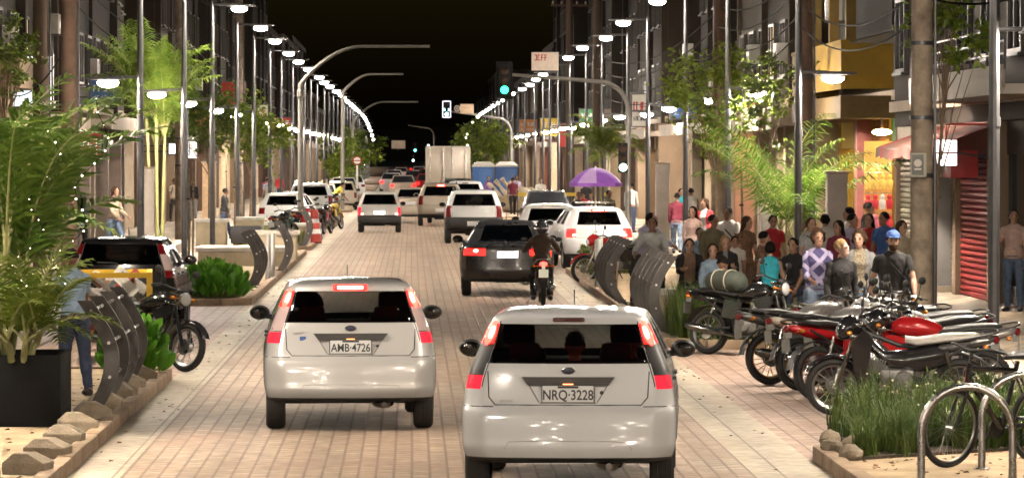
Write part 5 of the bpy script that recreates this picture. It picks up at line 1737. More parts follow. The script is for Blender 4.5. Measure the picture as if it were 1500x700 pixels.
for i, (x, y, p, lab, lit) in enumerate((
        (-.55, 262, silverg, 'silver car far ahead left of the box truck, first beyond the pale saloon', True), (1.1, 285, redp, 'dark red car far ahead beside the box truck', True),
        (-1.5, 300, white, 'white car far ahead on the left lane behind the queue', True), (.2, 345, greyd, 'grey car far ahead in the middle of the queue', True), (-1.6, 372, white, 'white car far ahead, second in the left lane queue', True),
        (1.4, 400, redp, 'red car far ahead, second in the right lane queue', True), (-1.2, 455, silver, 'silver car near the vanishing point, left lane', True), (.9, 500, white, 'white car near the vanishing point, right lane', True),
        (-1.4, 560, redp, 'red car farthest along the left lane', True), (.6, 620, greyd, 'grey car farthest along the right lane', True), (-3.9, 235, silver, 'silver car parked far on the left beyond the round sign', False), (-3.8, 262, white, 'white car parked far on the left, last of the row', False),
        (-4.0, 178, cream, 'cream car parked on the left past the white van-like car', False), (4.7, 142, greyd, 'dark car parked on the right beyond the purple umbrella', False))):
    far_car((x, y, 0), p, lab, lit)
# ------------------------------------------------------------------ motorcycles
hl_off = mat('headlight_glass', (.72, .72, .70), .1, .3, var=.05, coat=1.)
engine_m = mat('engine_alloy', (.30, .29, .28), .4, .8, var=.2, scale=10)
seat_black = mat('saddle_vinyl', (.02, .019, .019), .5, var=.2)
amber = mat('indicator_amber', (.6, .2, .02), .25, var=.05, coat=.5)
rim_steel = mat('rim_steel', (.5, .49, .47), .3, .9, var=.1)
def cyc_wheel(parent, x, r, wt, m_rim, disc=True, spokes=18, name='wheel'):
    T = Matrix.Translation((x, 0, r)) @ Matrix.Rotation(pi / 2, 4, 'X')
    b = MB()
    pr = [(r - .075, -wt * .32), (r - .05, -wt * .5), (r - .015, -wt * .4), (r, 0), (r - .015, wt * .4), (r - .05, wt * .5), (r - .075, wt * .32)]
    b.lathe(pr, 32, M=T)
    ty = b.build('tyre', rubber, parent)
    b = MB()
    b.lathe([(r - .072, -wt * .36), (r - .095, -wt * .2), (r - .098, 0), (r - .095, wt * .2), (r - .072, wt * .36)], 32, M=T)
    b.lathe([(.03, -.05), (.06, -.045), (.06, .045), (.03, .05), (.001, .055)], 14, M=T); b.lathe([(.001, -.055), (.03, -.05)], 14, M=T)
    for k in range(spokes):
        a = 2 * pi * k / spokes
        s_ = .04 if k % 2 else -.04
        b.tube([(.05 * cos(a + .3), .05 * sin(a + .3), s_), ((r - .09) * cos(a), (r - .09) * sin(a), 0)], .004, 4, M=T, cap=False)
    b.build('rim', m_rim, ty)
    if disc:
        b = MB(); b.lathe([(.05, .06), (.10, .06), (.10, .066), (.05, .066)], 20, M=T); b.build('brake_disc', steel, ty)
def arcpts(cx, cz, r, a0, a1, n=10, y=0):
    return [(cx + r * cos(R(a0 + (a1 - a0) * i / n)), y, cz + r * sin(R(a0 + (a1 - a0) * i / n))) for i in range(n + 1)]
def band(b, pts, w_, th=.012, mi=0):
    """curved sheet of given width along a path in the xz plane"""
    n = len(pts)
    vs, fs = [], []
    for (x, y, z) in pts:
        vs += [(x, -w_ / 2, z - w_ * .10), (x, -w_ * .3, z), (x, w_ * .3, z), (x, w_ / 2, z - w_ * .10)]
    for i in range(n - 1):
        for j in range(3):
            fs.append((i * 4 + j, i * 4 + j + 1, i * 4 + j + 5, i * 4 + j + 4))
    b.add(vs, fs, mi)
def blob(b, secs, mi=0, n=12):
    """loft of elliptical sections (x, z, half width, half height) along the bike"""
    b.loft([[(x, w_ * cos(2 * pi * j / n), z + h * sin(2 * pi * j / n)) for j in range(n)] for (x, z, w_, h) in secs], mi)
def motorcycle(label, loc, rz, tank, tail, lean=-8, seat=None, wheel_m=None, cowl=None, scooter=False, fender=None, group=None, name='motorcycle', roll=None, topbox=False, mirrors=True, lit=False, plate=True, sc=1.):
    t = thing(name, label, 'motorcycle', loc, rz, group, rot=(R(lean), 0, rz))
    t.scale = (sc, sc, sc)
    seat = seat or seat_black
    rf, rr = .305, .305
    xf, xr = .66, -.62
    cyc_wheel(t, xf, rf, .085, wheel_m or rim_steel)
    cyc_wheel(t, xr, rr, .105, wheel_m or rim_steel)
    fm = black_pl
    b = MB()                                # frame
    b.tube([(.36, 0, .92), (.30, 0, .60), (.12, 0, .34), (-.22, 0, .32), (-.30, 0, .58)], .022, 8)
    b.tube([(.36, 0, .88), (.0, 0, .74), (-.30, 0, .70), (-.78, 0, .80)], .024, 8)
    for s_ in (-1, 1):
        b.tube([(-.22, s_ * .10, .36), (xr, s_ * .11, rr)], .02, 8)
        b.tube([(-.28, s_ * .1, .52), (-.74, s_ * .1, .78)], .014, 8)
    b.build('frame', fm, t)
    for s_ in (-1, 1):                      # shock absorbers
        b = MB()
        b.tube([(xr + .03, s_ * .125, rr + .03), (-.47, s_ * .125, .70)], .014, 8)
        n = 30
        b.tube([(xr + .05 + .09 * i / n + .028 * cos(i * 1.3), s_ * .125 + .028 * sin(i * 1.3), rr + .10 + .26 * i / n) for i in range(n)], .006, 5)
        b.build('shock_absorber', chrome, t)
    b = MB()                                # engine
    b.box((.02, 0, .40), (.36, .24, .22), bev=.05)
    for s_ in (-1, 1):
        b.lathe([(.001, .155), (.085, .15), (.10, .12), (.10, 0)], 16, M=Matrix.Translation((-.05 if s_ > 0 else .02, 0, .40)) @ Matrix.Rotation(-s_ * pi / 2, 4, 'X'))
    T = Matrix.Translation((.14, 0, .50)) @ Matrix.Rotation(R(22 if not scooter else 75), 4, 'Y')
    for k in range(8):
        b.box((0, 0, .02 + k * .026), (.19, .19, .013), M=T, bev=.004)
    b.box((0, 0, .11), (.13, .13, .26), M=T)
    b.build('engine', engine_m, t)
    b = MB()                                # exhaust
    b.tube([(.22, -.08, .52), (.30, -.10, .40), (.22, -.13, .27), (-.10, -.15, .25), (-.3, -.16, .28)], .022, 8)
    b.tube([(-.28, -.165, .28), (-.34, -.17, .29), (-.80, -.19, .36), (-.88, -.19, .375)], [.026, .05, .055, .03], 10)
    b.build('exhaust', chrome, t)
    b = MB()                                # fork
    for s_ in (-1, 1):
        b.tube([(xf, s_ * .085, rf), (xf - .13, s_ * .085, .62)], .028, 8)
        b.tube([(xf - .13, s_ * .085, .62), (.41, s_ * .085, .98)], .019, 8)
    b.box((.46, 0, .84), (.09, .22, .04), bev=.012); b.box((.415, 0, .97), (.09, .22, .03), bev=.01)
    b.build('fork', chrome, t)
    b = MB(); band(b, arcpts(xf, rf, rf + .035, 20, 165), .13); b.build('front_mudguard', fender or tank, t, smooth=60)
    b = MB(); band(b, arcpts(xr, rr, rf + .06, 15, 172), .15); b.build('rear_mudguard', black_pl, t, smooth=60)
    hbz = 1.02
    b = MB()
    b.tube([(.30, .36, hbz + .01), (.36, .25, hbz + .04), (.42, .10, hbz), (.42, -.10, hbz), (.36, -.25, hbz + .04), (.30, -.36, hbz + .01)], .012, 8)
    for s_ in (-1, 1):
        b.tube([(.305, s_ * .37, hbz + .01), (.345, s_ * .27, hbz + .035)], .018, 8)
        b.tube([(.36, s_ * .25, hbz + .03), (.39, s_ * .38, hbz + .0)], .006, 5)
    b.build('handlebar', black_pl, t)
    if mirrors:
        for s_ in (-1, 1):
            b = MB(); b.tube([(.37, s_ * .24, hbz + .04), (.37, s_ * .30, hbz + .2)], .006, 5); b.ell((.365, s_ * .33, hbz + .22), (.018, .07, .045), 12, 8); b.build('mirror', black_pl, t)
    if not scooter:
        b = MB()
        blob(b, [(-.20, .80, .07, .05), (-.12, .82, .12, .09), (.06, .85, .15, .12), (.24, .86, .14, .11), (.36, .85, .07, .06)], n=14)
        tk = b.build('fuel_tank', tank, t, smooth=80)
        b = MB(); b.lathe([(.001, .022), (.04, .02), (.045, 0)], 12, M=Matrix.Translation((.14, 0, .965))); b.build('filler_cap', chrome, tk)
        for s_ in (-1, 1):
            b = MB()
            b.prism([(-.36, .50), (-.08, .46), (-.06, .70), (-.32, .74)], s_ * .10, s_ * .13, 'xz'); b.build('side_panel', tail, t)
        b = MB()                             # shrouds at the tank's front
        for s_ in (-1, 1):
            b.prism([(.12, .74), (.40, .80), (.46, .70), (.34, .58), (.2, .64)], s_ * .12, s_ * .155, 'xz')
        b.build('shroud', tank, t)
    else:
        for s_ in (-1, 1):                   # leg shield and step-through body
            b = MB(); b.prism([(.36, .94), (.48, .80), (.46, .52), (.30, .30), (.22, .34), (.30, .60), (.26, .84)], s_ * .10, s_ * .20, 'xz'); b.build('leg_shield', cowl or tank, t, smooth=20)
        b = MB(); blob(b, [(-.5, .66, .12, .12), (-.3, .62, .14, .15), (-.1, .58, .12, .12), (.15, .60, .09, .08), (.34, .80, .07, .06)]); b.build('body_cover', tank, t, smooth=80)
    b = MB()
    zs = .80 if not scooter else .78
    blob(b, [(-.82, zs + .06, .06, .02), (-.74, zs + .055, .11, .04), (-.5, zs + .045, .125, .045), (-.34, zs + .02, .125, .045), (-.18, zs + .0, .12, .045), (-.06, zs + .02, .08, .04)], n=14)
    b.build('saddle', seat, t, smooth=80)
    b = MB()
    blob(b, [(-.98, .82, .03, .025), (-.90, .80, .08, .05), (-.7, .76, .10, .065), (-.45, .72, .105, .06), (-.3, .70, .08, .04)], n=12)
    b.build('tail_fairing', tail, t, smooth=80)
    b = MB(); b.tube([(-.62, .14, .82), (-.95, .13, .88), (-1.0, .07, .89), (-1.0, -.07, .89), (-.95, -.13, .88), (-.62, -.14, .82)], .011, 6); b.build('grab_rail', steel if rnd.random() < .5 else black_pl, t)
    b = MB(); b.ell((-.985, 0, .80), (.035, .075, .045), 12, 8); b.build('tail_light', tail_pink if lit else tail_off, t)
    if plate:
        b = MB(); b.box((-1.0, 0, .62), (.006, .18, .15), M=Matrix.Identity(4)); b.box((-.97, 0, .73), (.08, .06, .06)); b.build('number_plate', mat('moto_plate_dull', (.22, .21, .19), .6) if not lit else mat('moto_plate', (.7, .66, .5), .5, emit=(1, .9, .65), es=.45), t, smooth=0)  # the ridden bike's plate glows by itself, as if lit
    for s_ in (-1, 1):
        for x, z in ((-.88, .76), (.50, .90)):
            b = MB(); b.tube([(x, s_ * .05, z), (x, s_ * .16, z)], .008, 5); b.ell((x, s_ * .18, z), (.03, .035, .024), 10, 6); b.build('indicator', amber, t)
    if cowl:
        b = MB(); blob(b, [(.40, .93, .11, .09), (.50, .93, .14, .13), (.58, .90, .13, .11), (.63, .88, .09, .07)], n=14); b.build('headlight_cowl', cowl, t, smooth=80)
        b = MB(); b.ell((.615, 0, .88), (.035, .10, .065), 14, 8); b.build('headlight', hl_off, t)
    else:
        b = MB(); b.lathe([(.001, -.10), (.06, -.09), (.09, -.02), (.095, .02)], 18, M=Matrix.Translation((.54, 0, .90)) @ Matrix.Rotation(pi / 2, 4, 'Y')); b.build('headlight_shell', chrome, t)
        b = MB(); b.ell((.555, 0, .90), (.03, .088, .088), 16, 8); b.build('headlight', hl_off, t)
    b = MB(); b.ell((.47, 0, 1.0), (.05, .07, .04), 12, 8); b.build('instrument', black_pl, t)
    b = MB()
    b.tube([(-.05, .1, .28), (-.16, .30, .03)], .01, 6); b.tube([(-.02, -.19, .30), (-.02, .19, .30)], .011, 6)
    b.tube([(-.35, -.2, .36), (-.35, .2, .36)], .011, 6)
    b.build('stand', black_pl, t)
    b = MB(); b.prism([(-.62, .26), (-.1, .33), (-.1, .45), (-.62, .37)], .115, .135, 'xz'); b.build('chain_guard', black_pl, t)
    if roll:
        b = MB(); blob(b, [(-.66, .98, .10, .08), (-.62, .98, .19, .13), (-.4, .99, .22, .155), (-.18, .98, .20, .14), (-.12, .98, .1, .08)], n=16)
        o = b.build('luggage_roll', roll, t, smooth=80)
        b = MB()
        for x in (-.5, -.3):
            b.tube([(x, .222 * cos(a), .988 + .158 * sin(a)) for a in [2 * pi * i / 18 for i in range(18)]], .008, 5, closed=True)
        b.build('strap', mat('strap_cream', (.5, .46, .36), .7), o)
    if topbox:
        b = MB(); b.box((-.86, 0, 1.05), (.38, .40, .30), bev=.05); b.build('top_box', black_pl, t)
    return t
redm = paintmat('moto_red', (.45, .012, .015), .1, .25)
greym = paintmat('moto_grey', (.12, .115, .11), .5, .28)
silm = paintmat('moto_silver', (.46, .44, .42), .5, .28)
blkm = paintmat('moto_black', (.012, .012, .013), .1, .2)
crm = paintmat('moto_cream', (.55, .47, .38), .0, .3)
whm = paintmat('moto_white', (.66, .63, .60), .0, .28)
rimr = mat('rim_red', (.16, .05, .04), .4, .4, var=.1)
rimg = mat('rim_gold', (.42, .26, .10), .35, .8, var=.1)
GR = 'motorcycles parked along the right kerb'
def by_rear(px_x, d, a):           # place by where the rear wheel stands
    return (px_x + .62 * cos(R(a)), d + .62 * sin(R(a)), 0)
def by_front(px_x, d, a):
    return (px_x - .66 * cos(R(a)), d - .66 * sin(R(a)), 0)
motorcycle('grey motorcycle with its rear wheel to the road, farthest of the parked row', by_rear(4.18, 47.6, 22), R(22), silm, greym, group=GR, wheel_m=rimg)
motorcycle('silver motorcycle with cream tail panel, second in the parked row', by_rear(4.42, 46.3, 20), R(20), silm, crm, group=GR)
motorcycle('motorcycle with a bright red tail panel and red rear wheel', by_rear(4.42, 44.2, 24), R(24), blkm, redm, group=GR, wheel_m=rimr)
motorcycle('dark motorcycle squeezed between the cream tailed and red tailed ones', by_rear(4.75, 45.3, 30), R(30), greym, silm, group=GR, lean=-6)
motorcycle('silver motorcycle with a small white cowl deepest in the parked row', by_front(5.0, 46.8, 196), R(190), silm, silm, group=GR, cowl=whm, lean=-6)
motorcycle('black step-through motorcycle with a silver saddle next to the grass bed', by_front(4.34, 41.9, 172), R(172), blkm, greym, group=GR, scooter=True, seat=mat('saddle_silver', (.40, .37, .33), .4, var=.1), cowl=blkm, lean=-9)
motorcycle('motorcycle with white headlight cowl facing the road between the red ones', by_front(4.95, 45.2, 205), R(205), whm, greym, group=GR, cowl=whm)
motorcycle('red tank motorcycle with black saddle facing the road beside the grass bed', by_front(4.82, 43.7, 172), R(176), redm, silm, group=GR, cowl=blkm)
motorcycle('dark motorcycle with chrome headlight deep in the parked row', by_front(4.9, 48.2, 208), R(208), greym, blkm, group=GR)
motorcycle('silver tank motorcycle behind the white cowled one', by_rear(5.0, 49.2, 15), R(15), silm, blkm, group=GR)
motorcycle('black motorcycle carrying a dark green luggage roll beside the tall grass', by_rear(3.98, 55.0, -38), R(-38), blkm, blkm, group=GR, roll=mat('roll_green', (.055, .065, .05), .7, var=.2), lean=-7)
motorcycle('black motorcycle with chrome fork beside the green shrub on the left', by_front(-2.80, 50.6, -42), R(-42), blkm, blkm, lean=-8, fender=blkm)
ridden = motorcycle('red motorcycle ridden behind the graphite saloon', (2.34, 73.6, 0), R(90), redm, redm, lean=0, lit=True, name='moving_motorcycle', sc=.94)
motorcycle('red and black motorcycle parked among the hedge and white hatchbacks', (4.25, 86, .0), R(196), redm, blkm, cowl=redm, lean=-8)
for i, (x, y, a, c, lab) in enumerate(((-3.6, 118, 70, blkm, 'dark motorcycle in the far left group, nearest of four'), (-3.25, 127, 60, redm, 'red motorcycle in the far left group beside the striped drum'), (-2.9, 141, 80, blkm, 'dark motorcycle in the far left group behind the red one'), (-2.75, 150, 75, mat('moto_yellow', (.6, .38, .03), .35), 'yellow motorcycle in the far left group'))):
    motorcycle(lab, (x, y, .0 if y > 132 else .1), R(a), c, c, lean=-8, group='parked motorcycles far on the left')
# ------------------------------------------------------------------ bicycle behind the hoop
def bicycle(label, loc, rz):
    t = thing('bicycle', label, 'bicycle', loc, rz, rot=(R(-6), 0, rz))
    r = .33
    for x in (.52, -.52):
        T = Matrix.Translation((x, 0, r)) @ Matrix.Rotation(pi / 2, 4, 'X')
        b = MB(); b.tube([((r - .02) * cos(a), (r - .02) * sin(a), 0) for a in [2 * pi * i / 40 for i in range(40)]], .021, 8, M=T, closed=True); ty = b.build('tyre', rubber, t)
        b = MB(); b.tube([((r - .048) * cos(a), (r - .048) * sin(a), 0) for a in [2 * pi * i / 40 for i in range(40)]], .011, 6, M=T, closed=True)
        b.lathe([(.018, -.04), (.018, .04)], 8, M=T, cap=True)
        for k in range(28):
            a = 2 * pi * k / 28
            b.tube([(.02 * cos(a + .5), .02 * sin(a + .5), .03 * (1 if k % 2 else -1)), ((r - .05) * cos(a), (r - .05) * sin(a), 0)], .0012, 3, M=T, cap=False)
        b.build('rim', alloy, ty)
    b = MB()
    bk = blkm
    b.tube([(-.08, 0, .30), (.36, 0, .74)], .026, 8); b.tube([(-.20, 0, .78), (.35, 0, .82)], .022, 8); b.tube([(-.08, 0, .30), (-.22, 0, .86)], .02, 8)
    for s_ in (-1, 1):
        b.tube([(-.08, s_ * .03, .30), (-.52, s_ * .05, r)], .011, 6); b.tube([(-.20, s_ * .02, .78), (-.52, s_ * .05, r)], .01, 6)
    b.tube([(.35, 0, .86), (.37, 0, .70)], .024, 8)
    b.build('frame', bk, t)
    b = MB()
    for s_ in (-1, 1):
        b.tube([(.375, s_ * .04, .68), (.45, s_ * .05, .5), (.52, s_ * .05, r)], .014, 6)
    b.build('fork', bk, t)
    b = MB(); b.tube([(.345, 0, .86), (.34, 0, .96)], .015, 6); b.tube([(.26, .30, .98), (.34, .2, 1.0), (.36, 0, .97), (.34, -.2, 1.0), (.26, -.30, .98)], .013, 8); b.build('handlebar', black_pl, t)
    b = MB(); blob(b, [(-.36, .90, .07, .03), (-.28, .91, .08, .035), (-.12, .90, .035, .025), (-.06, .89, .015, .015)]); b.build('saddle', seat_black, t, smooth=80)
    b = MB()
    b.lathe([(.09, -.01), (.09, .01), (.001, .012)], 24, M=Matrix.Translation((-.08, -.05, .30)) @ Matrix.Rotation(pi / 2, 4, 'X'))
    b.tube([(-.08, -.06, .30), (.05, -.08, .20)], .01, 6); b.tube([(-.08, .06, .30), (-.21, .08, .40)], .01, 6)
    b.box((.05, -.12, .20), (.09, .08, .02)); b.box((-.21, .12, .40), (.09, .08, .02))
    b.build('crankset', black_pl, t)
    return t
bicycle('black bicycle locked to the steel hoop beside the grass bed', (4.81, 33.85, .10), R(38) + pi)
# ------------------------------------------------------------------ people
skins = [mat('skin_' + str(i), c, .5, var=.06, scale=20) for i, c in enumerate(((.46, .27, .19), (.36, .20, .13), (.25, .13, .08), (.53, .33, .25)))]
hairs = {'black': mat('hair_black', (.010, .007, .006), .75, spec=.15, var=.3, scale=60, bump=.4, bscale=90), 'brown': mat('hair_brown', (.05, .026, .015), .75, spec=.2, var=.3, scale=60, bump=.4, bscale=90), 'blond': mat('hair_blond', (.26, .16, .075), .7, spec=.2, var=.35, scale=60, bump=.4, bscale=90)}
def cloth(name, c, **k):
    return mat('cloth_' + name, c, .85, var=k.pop('var', .18), scale=k.pop('scale', 14), bump=.25, bscale=60, **k)
def dirv(th, ab, s_):
    return Vector((s_ * sin(R(ab)), -sin(R(th)) * cos(R(ab)), -cos(R(th)) * cos(R(ab))))
def person(label, loc, rz=0, h=1.7, shirt=None, pants=None, skin=0, hair='black', style='short', sleeve='short', lean=4, head_yaw=0, head_pitch=0, arms=((5, 8, 12), (5, 8, 12)), legs=((4, 4), (-6, 6)), sit=None, female=False, skirt=False, shoes=None, voxel=.011, beard=False, extra=None, group=None, cat='person', jacket=None, visible_legs=True, tilt=0):
    """built facing -y; arms: (swing forward, spread, elbow bend) left then right; legs: (thigh forward, knee bend)"""
    k = h / 1.72
    segs = []                                # p0, p1, r0, r1, region
    parts = MB()
    pel = Vector((0, 0, 0))
    sp = Vector((0, -sin(R(lean)), cos(R(lean))))
    fw = Vector((0, -cos(R(lean)), -sin(R(lean))))
    X = Vector((1, 0, 0))
    tor = [(-.11, .150, .108, 0), (-.02, .168, .12, -.005), (.06, .155, .112, 0), (.15, .137, .10, 0), (.26, .150, .108, .008), (.36, .168, .115, .012), (.44, .178, .105, 0), (.49, .14, .085, -.01), (.52, .075, .065, -.01), (.545, .054, .055, 0)]
    if female:
        tor = [(-.11, .155, .112, -.005), (-.02, .175, .125, -.012), (.06, .155, .112, 0), (.15, .125, .095, 0), (.26, .138, .108, .015), (.34, .150, .122, .028), (.43, .158, .10, .004), (.49, .125, .078, -.01), (.52, .065, .058, -.01), (.545, .047, .05, 0)]
    rings = []
    n = 18
    for (t_, a, b_, off) in tor:
        c = pel + sp * t_ + fw * off
        rings.append([c + X * (a * cos(2 * pi * j / n) * (1 - .06 * abs(sin(2 * pi * j / n)))) + fw * (b_ * sin(2 * pi * j / n)) for j in range(n)])
    parts.loft(rings)
    for i in range(len(tor) - 1):
        p0, p1 = pel + sp * tor[i][0], pel + sp * tor[i + 1][0]
        reg = 'pants' if tor[i][0] < (-.03) else 'skin' if tor[i][0] >= .51 else 'shirt'
        for s_ in (-.6, 0, .6):
            segs.append((p0 + X * tor[i][1] * s_, p1 + X * tor[i + 1][1] * s_, tor[i][2] * (1 if s_ == 0 else .7), tor[i + 1][2] * (1 if s_ == 0 else .7), reg))
    def limb(p, q, r0, r1, reg, bulge=0):
        m = [p.lerp(q, t_) for t_ in (0, .3, .6, 1)]
        parts.tube(m, [r0, r0 * (1 + bulge), (r0 + r1) / 2 * (1 + bulge * .5), r1], 12)
        parts.ell(tuple(p), r0, 10, 6); parts.ell(tuple(q), r1, 10, 6)
        segs.append((p, q, r0, r1, reg))
    hands = []
    for s_, (sw, ab, be) in zip((1, -1), arms):
        sh = pel + sp * .435 + X * (s_ * (.175 if not female else .155))
        d1 = dirv(sw + lean * .5, ab, s_)
        el = sh + d1 * .285
        d2 = dirv(sw + be + lean * .5, ab * .3 - (be * .15 if be > 30 else 0), s_)
        wr = el + d2 * .245
        rs = .050 if not female else .043
        mid = sh + d1 * .17
        limb(sh, mid, rs, rs * .9, 'shirt' if sleeve != 'none' else 'skin')
        limb(mid, el, rs * .9, rs * .76, 'shirt' if sleeve == 'long' else 'skin')
        limb(el, wr, rs * .80, rs * .54, 'shirt' if sleeve == 'long' else 'skin', .06)
        side = Vector((0, 1, 0)) if abs(d2.y) < .8 else Vector((0, 0, 1))
        lat = d2.cross(X).normalized() * 1.0             # across the palm
        palm = wr + d2 * .05
        M_ = Matrix((X * s_, lat, d2)).transposed().to_4x4()
        M_.translation = palm
        parts.ell((0, 0, 0), (.016, .042, .052), 10, 7, M=M_)
        segs.append((wr, wr + d2 * .18, .04, .03, 'skin'))
        inn = -X * s_
        for f_, (o_, L_) in enumerate(((.030, .070), (.010, .080), (-.011, .074), (-.031, .058))):
            b0 = palm + d2 * .040 + lat * o_
            b1 = b0 + (d2 * .9 + inn * .35).normalized() * L_ * .5
            b2 = b1 + (d2 * .6 + inn * .8).normalized() * L_ * .5
            parts.tube([b0, b1, b2], [.0095, .009, .0075], 7)
            parts.ell(tuple(b2), .0075, 6, 4)
        b0 = palm - d2 * .02 + lat * .036
        parts.tube([b0, b0 + (d2 * .6 + lat * .7).normalized() * .035, b0 + (d2 * 1.2 + lat * .8 + inn * .3).normalized() * .065], [.012, .0105, .008], 7)
        hands.append(wr)
    low = 1e9
    feet = []
    for s_, (th, kn) in zip((1, -1), legs):
        hp = pel + X * (s_ * .092) - Vector((0, 0, .06))
        d1 = dirv(th, 3 if sit is None else 8, s_)
        kp = hp + d1 * .415
        d2 = dirv(th - kn, 1, s_)
        an = kp + d2 * .405
        limb(hp, kp, .088 if not female else .092, .058, 'pants', .04)
        limb(kp, an, .057, .040, 'pants' if not skirt else 'skin', .10)
        f0 = an - Vector((0, 0, .035))
        toe = f0 + Vector((s_ * .03, -.165, -.018)) if sit is None else f0 + Vector((s_ * .02, -.17, -.02))
        parts.tube([f0 + Vector((0, .055, -.008)), f0 + Vector((0, -.02, 0)), f0.lerp(toe, .6), toe], [.036, .047, .042, .028], 10)
        parts.ell(tuple(toe), (.036, .04, .026), 10, 6)
        segs.append((f0 + Vector((0, .05, -.01)), toe, .05, .04, 'shoe'))
        low = min(low, an.z - .082)
    # head
    nb = pel + sp * .53
    hd = (sp + Vector((0, 0, 1))).normalized()
    hc = nb + hd * .135 + fw * .018
    parts.tube([nb - sp * .03, nb + hd * .05], [.054 if not female else .047, .052 if not female else .045], 12)
    segs.append((nb, nb + hd * .04, .05, .05, 'skin'))
    H = Matrix.Translation(hc) @ Matrix.Rotation(R(head_yaw), 4, 'Z') @ Matrix.Rotation(R(head_pitch), 4, 'X')
    hm = MB()
    hm.ell((0, .012, .028), (.074, .094, .092), 18, 12)
    hm.loft([[(a * cos(2 * pi * j / 14), -.028 + b_ * sin(2 * pi * j / 14) + o, z) for j in range(14)] for (z, a, b_, o) in ((-.115, .022, .022, -.035), (-.10, .042, .042, -.02), (-.06, .056, .062, -.006), (-.01, .064, .072, 0), (.03, .068, .07, .005))])
    hm.loft([[(.006, -.096, .02), (-.006, -.096, .02), (-.006, -.08, .02), (.006, -.08, .02)], [(.014, -.116, -.022), (-.014, -.116, -.022), (-.016, -.085, -.024), (.016, -.085, -.024)], [(.010, -.104, -.034), (-.010, -.104, -.034), (-.012, -.085, -.036), (.012, -.085, -.036)]])
    hm.ell((0, -.096, -.064), (.022, .012, .011), 8, 6)
    for s_ in (-1, 1):
        hm.ell((s_ * .075, .012, .0), (.012, .024, .033), 8, 6)
        hm.ell((s_ * .03, -.083, .030), (.026, .012, .008), 8, 5)
    parts.add([tuple(H @ Vector(p)) for p in hm.v], hm.f)
    segs.append((H @ Vector((0, 0, .0)), H @ Vector((0, 0, .03)), .09, .09, 'head'))
    segs.append((H @ Vector((0, -.05, -.09)), H @ Vector((0, -.03, -.02)), .05, .06, 'head'))
    dz = -low if sit is None else sit / k - pel.z + .10
    me = parts.mesh('body', smooth=0)
    o = bpy.data.objects.new('tmp', me)
    COL.objects.link(o)
    rm = o.modifiers.new('r', 'REMESH')
    rm.mode = 'VOXEL'
    rm.voxel_size = voxel
    sm = o.modifiers.new('s', 'SMOOTH')
    sm.factor = .5
    sm.iterations = 2
    me2 = eval_mesh(o)
    bpy.data.objects.remove(o)
    nv = len(me2.vertices)
    co_ = np.empty(nv * 3); me2.vertices.foreach_get('co', co_); co_ = co_.reshape(-1, 3)
    no = np.empty(nv * 3); me2.vertices.foreach_get('normal', no); no = no.reshape(-1, 3)
    faces = [tuple(p.vertices) for p in me2.polygons]
    best = np.full(nv, 1e9)
    regn = np.zeros(nv, int)
    RG = ['shirt', 'pants', 'skin', 'shoe', 'head']
    for (p, q, r0, r1, rg) in segs:
        p_, q_ = np.array(p), np.array(q)
        d = q_ - p_
        t_ = np.clip(((co_ - p_) @ d) / max(d @ d, 1e-9), 0, 1)
        dist = np.linalg.norm(co_ - (p_ + t_[:, None] * d), axis=1) - (r0 + (r1 - r0) * t_)
        m = dist < best
        best[m] = dist[m]; regn[m] = RG.index(rg)
    Hi = np.array(H.inverted())
    hl = co_ @ Hi[:3, :3].T + Hi[:3, 3]
    root = thing('person', label, cat, loc, rz, group)
    if tilt:
        root.rotation_euler = (R(tilt), 0, rz)
    def out(name, fs, verts, m, sm_=True):
        used = sorted({i for f in fs for i in f})
        if not used:
            return None
        ix = {a: i for i, a in enumerate(used)}
        ms = bpy.data.meshes.new(name)
        ms.from_pydata([((verts[a] + np.array((0, 0, dz))) * k).tolist() for a in used], [], [[ix[i] for i in f] for f in fs])
        if sm_:
            ms.shade_smooth()
        return link(name, ms, m, root)
    rs_ = np.random.RandomState(abs(hash(label)) % 9999 if False else len(label) * 31 + int(abs(loc[0]) * 100))
    # wrinkles: low frequency pushing along the normal
    ph = rs_.rand(6) * 6
    wr_ = (np.sin(co_[:, 2] * 46 + ph[0] + 3 * np.sin(co_[:, 0] * 14 + ph[1])) * np.sin(co_[:, 0] * 22 + co_[:, 1] * 18 + ph[2])) * .0045
    body_faces = faces
    bo = out('body', body_faces, co_, skins[skin])
    def region(rg, off, name, m, test=None, wrinkle=True):
        ids = RG.index(rg)
        ok = regn == ids
        if test is not None:
            ok = ok & test
        fs = [f for f in faces if all(ok[i] for i in f)]
        v2 = co_ + no * (off + (wr_[:, None] if wrinkle else 0))
        return out(name, fs, v2, m)
    flare = 0
    if shirt:
        region('shirt', .013, 'shirt', shirt)
    if jacket:
        jm, op = jacket
        region('shirt', .022, 'jacket', jm, test=(np.abs(co_[:, 0]) > op) | ((co_ - np.array(pel)) @ np.array(fw) < .02))
    if pants:
        region('pants', .013, 'trousers' if not skirt else 'skirt', pants)
    region('shoe', .006, 'shoe', shoes or mat('shoe_dark', (.03, .025, .022), .5), wrinkle=False)
    u, f_ = hl[:, 2], -hl[:, 1]
    hm_ = hairs.get(hair)
    nz = (np.sin(hl[:, 0] * 90 + ph[3]) * np.sin(hl[:, 1] * 80 + ph[4]) * np.sin(hl[:, 2] * 70)) * .005
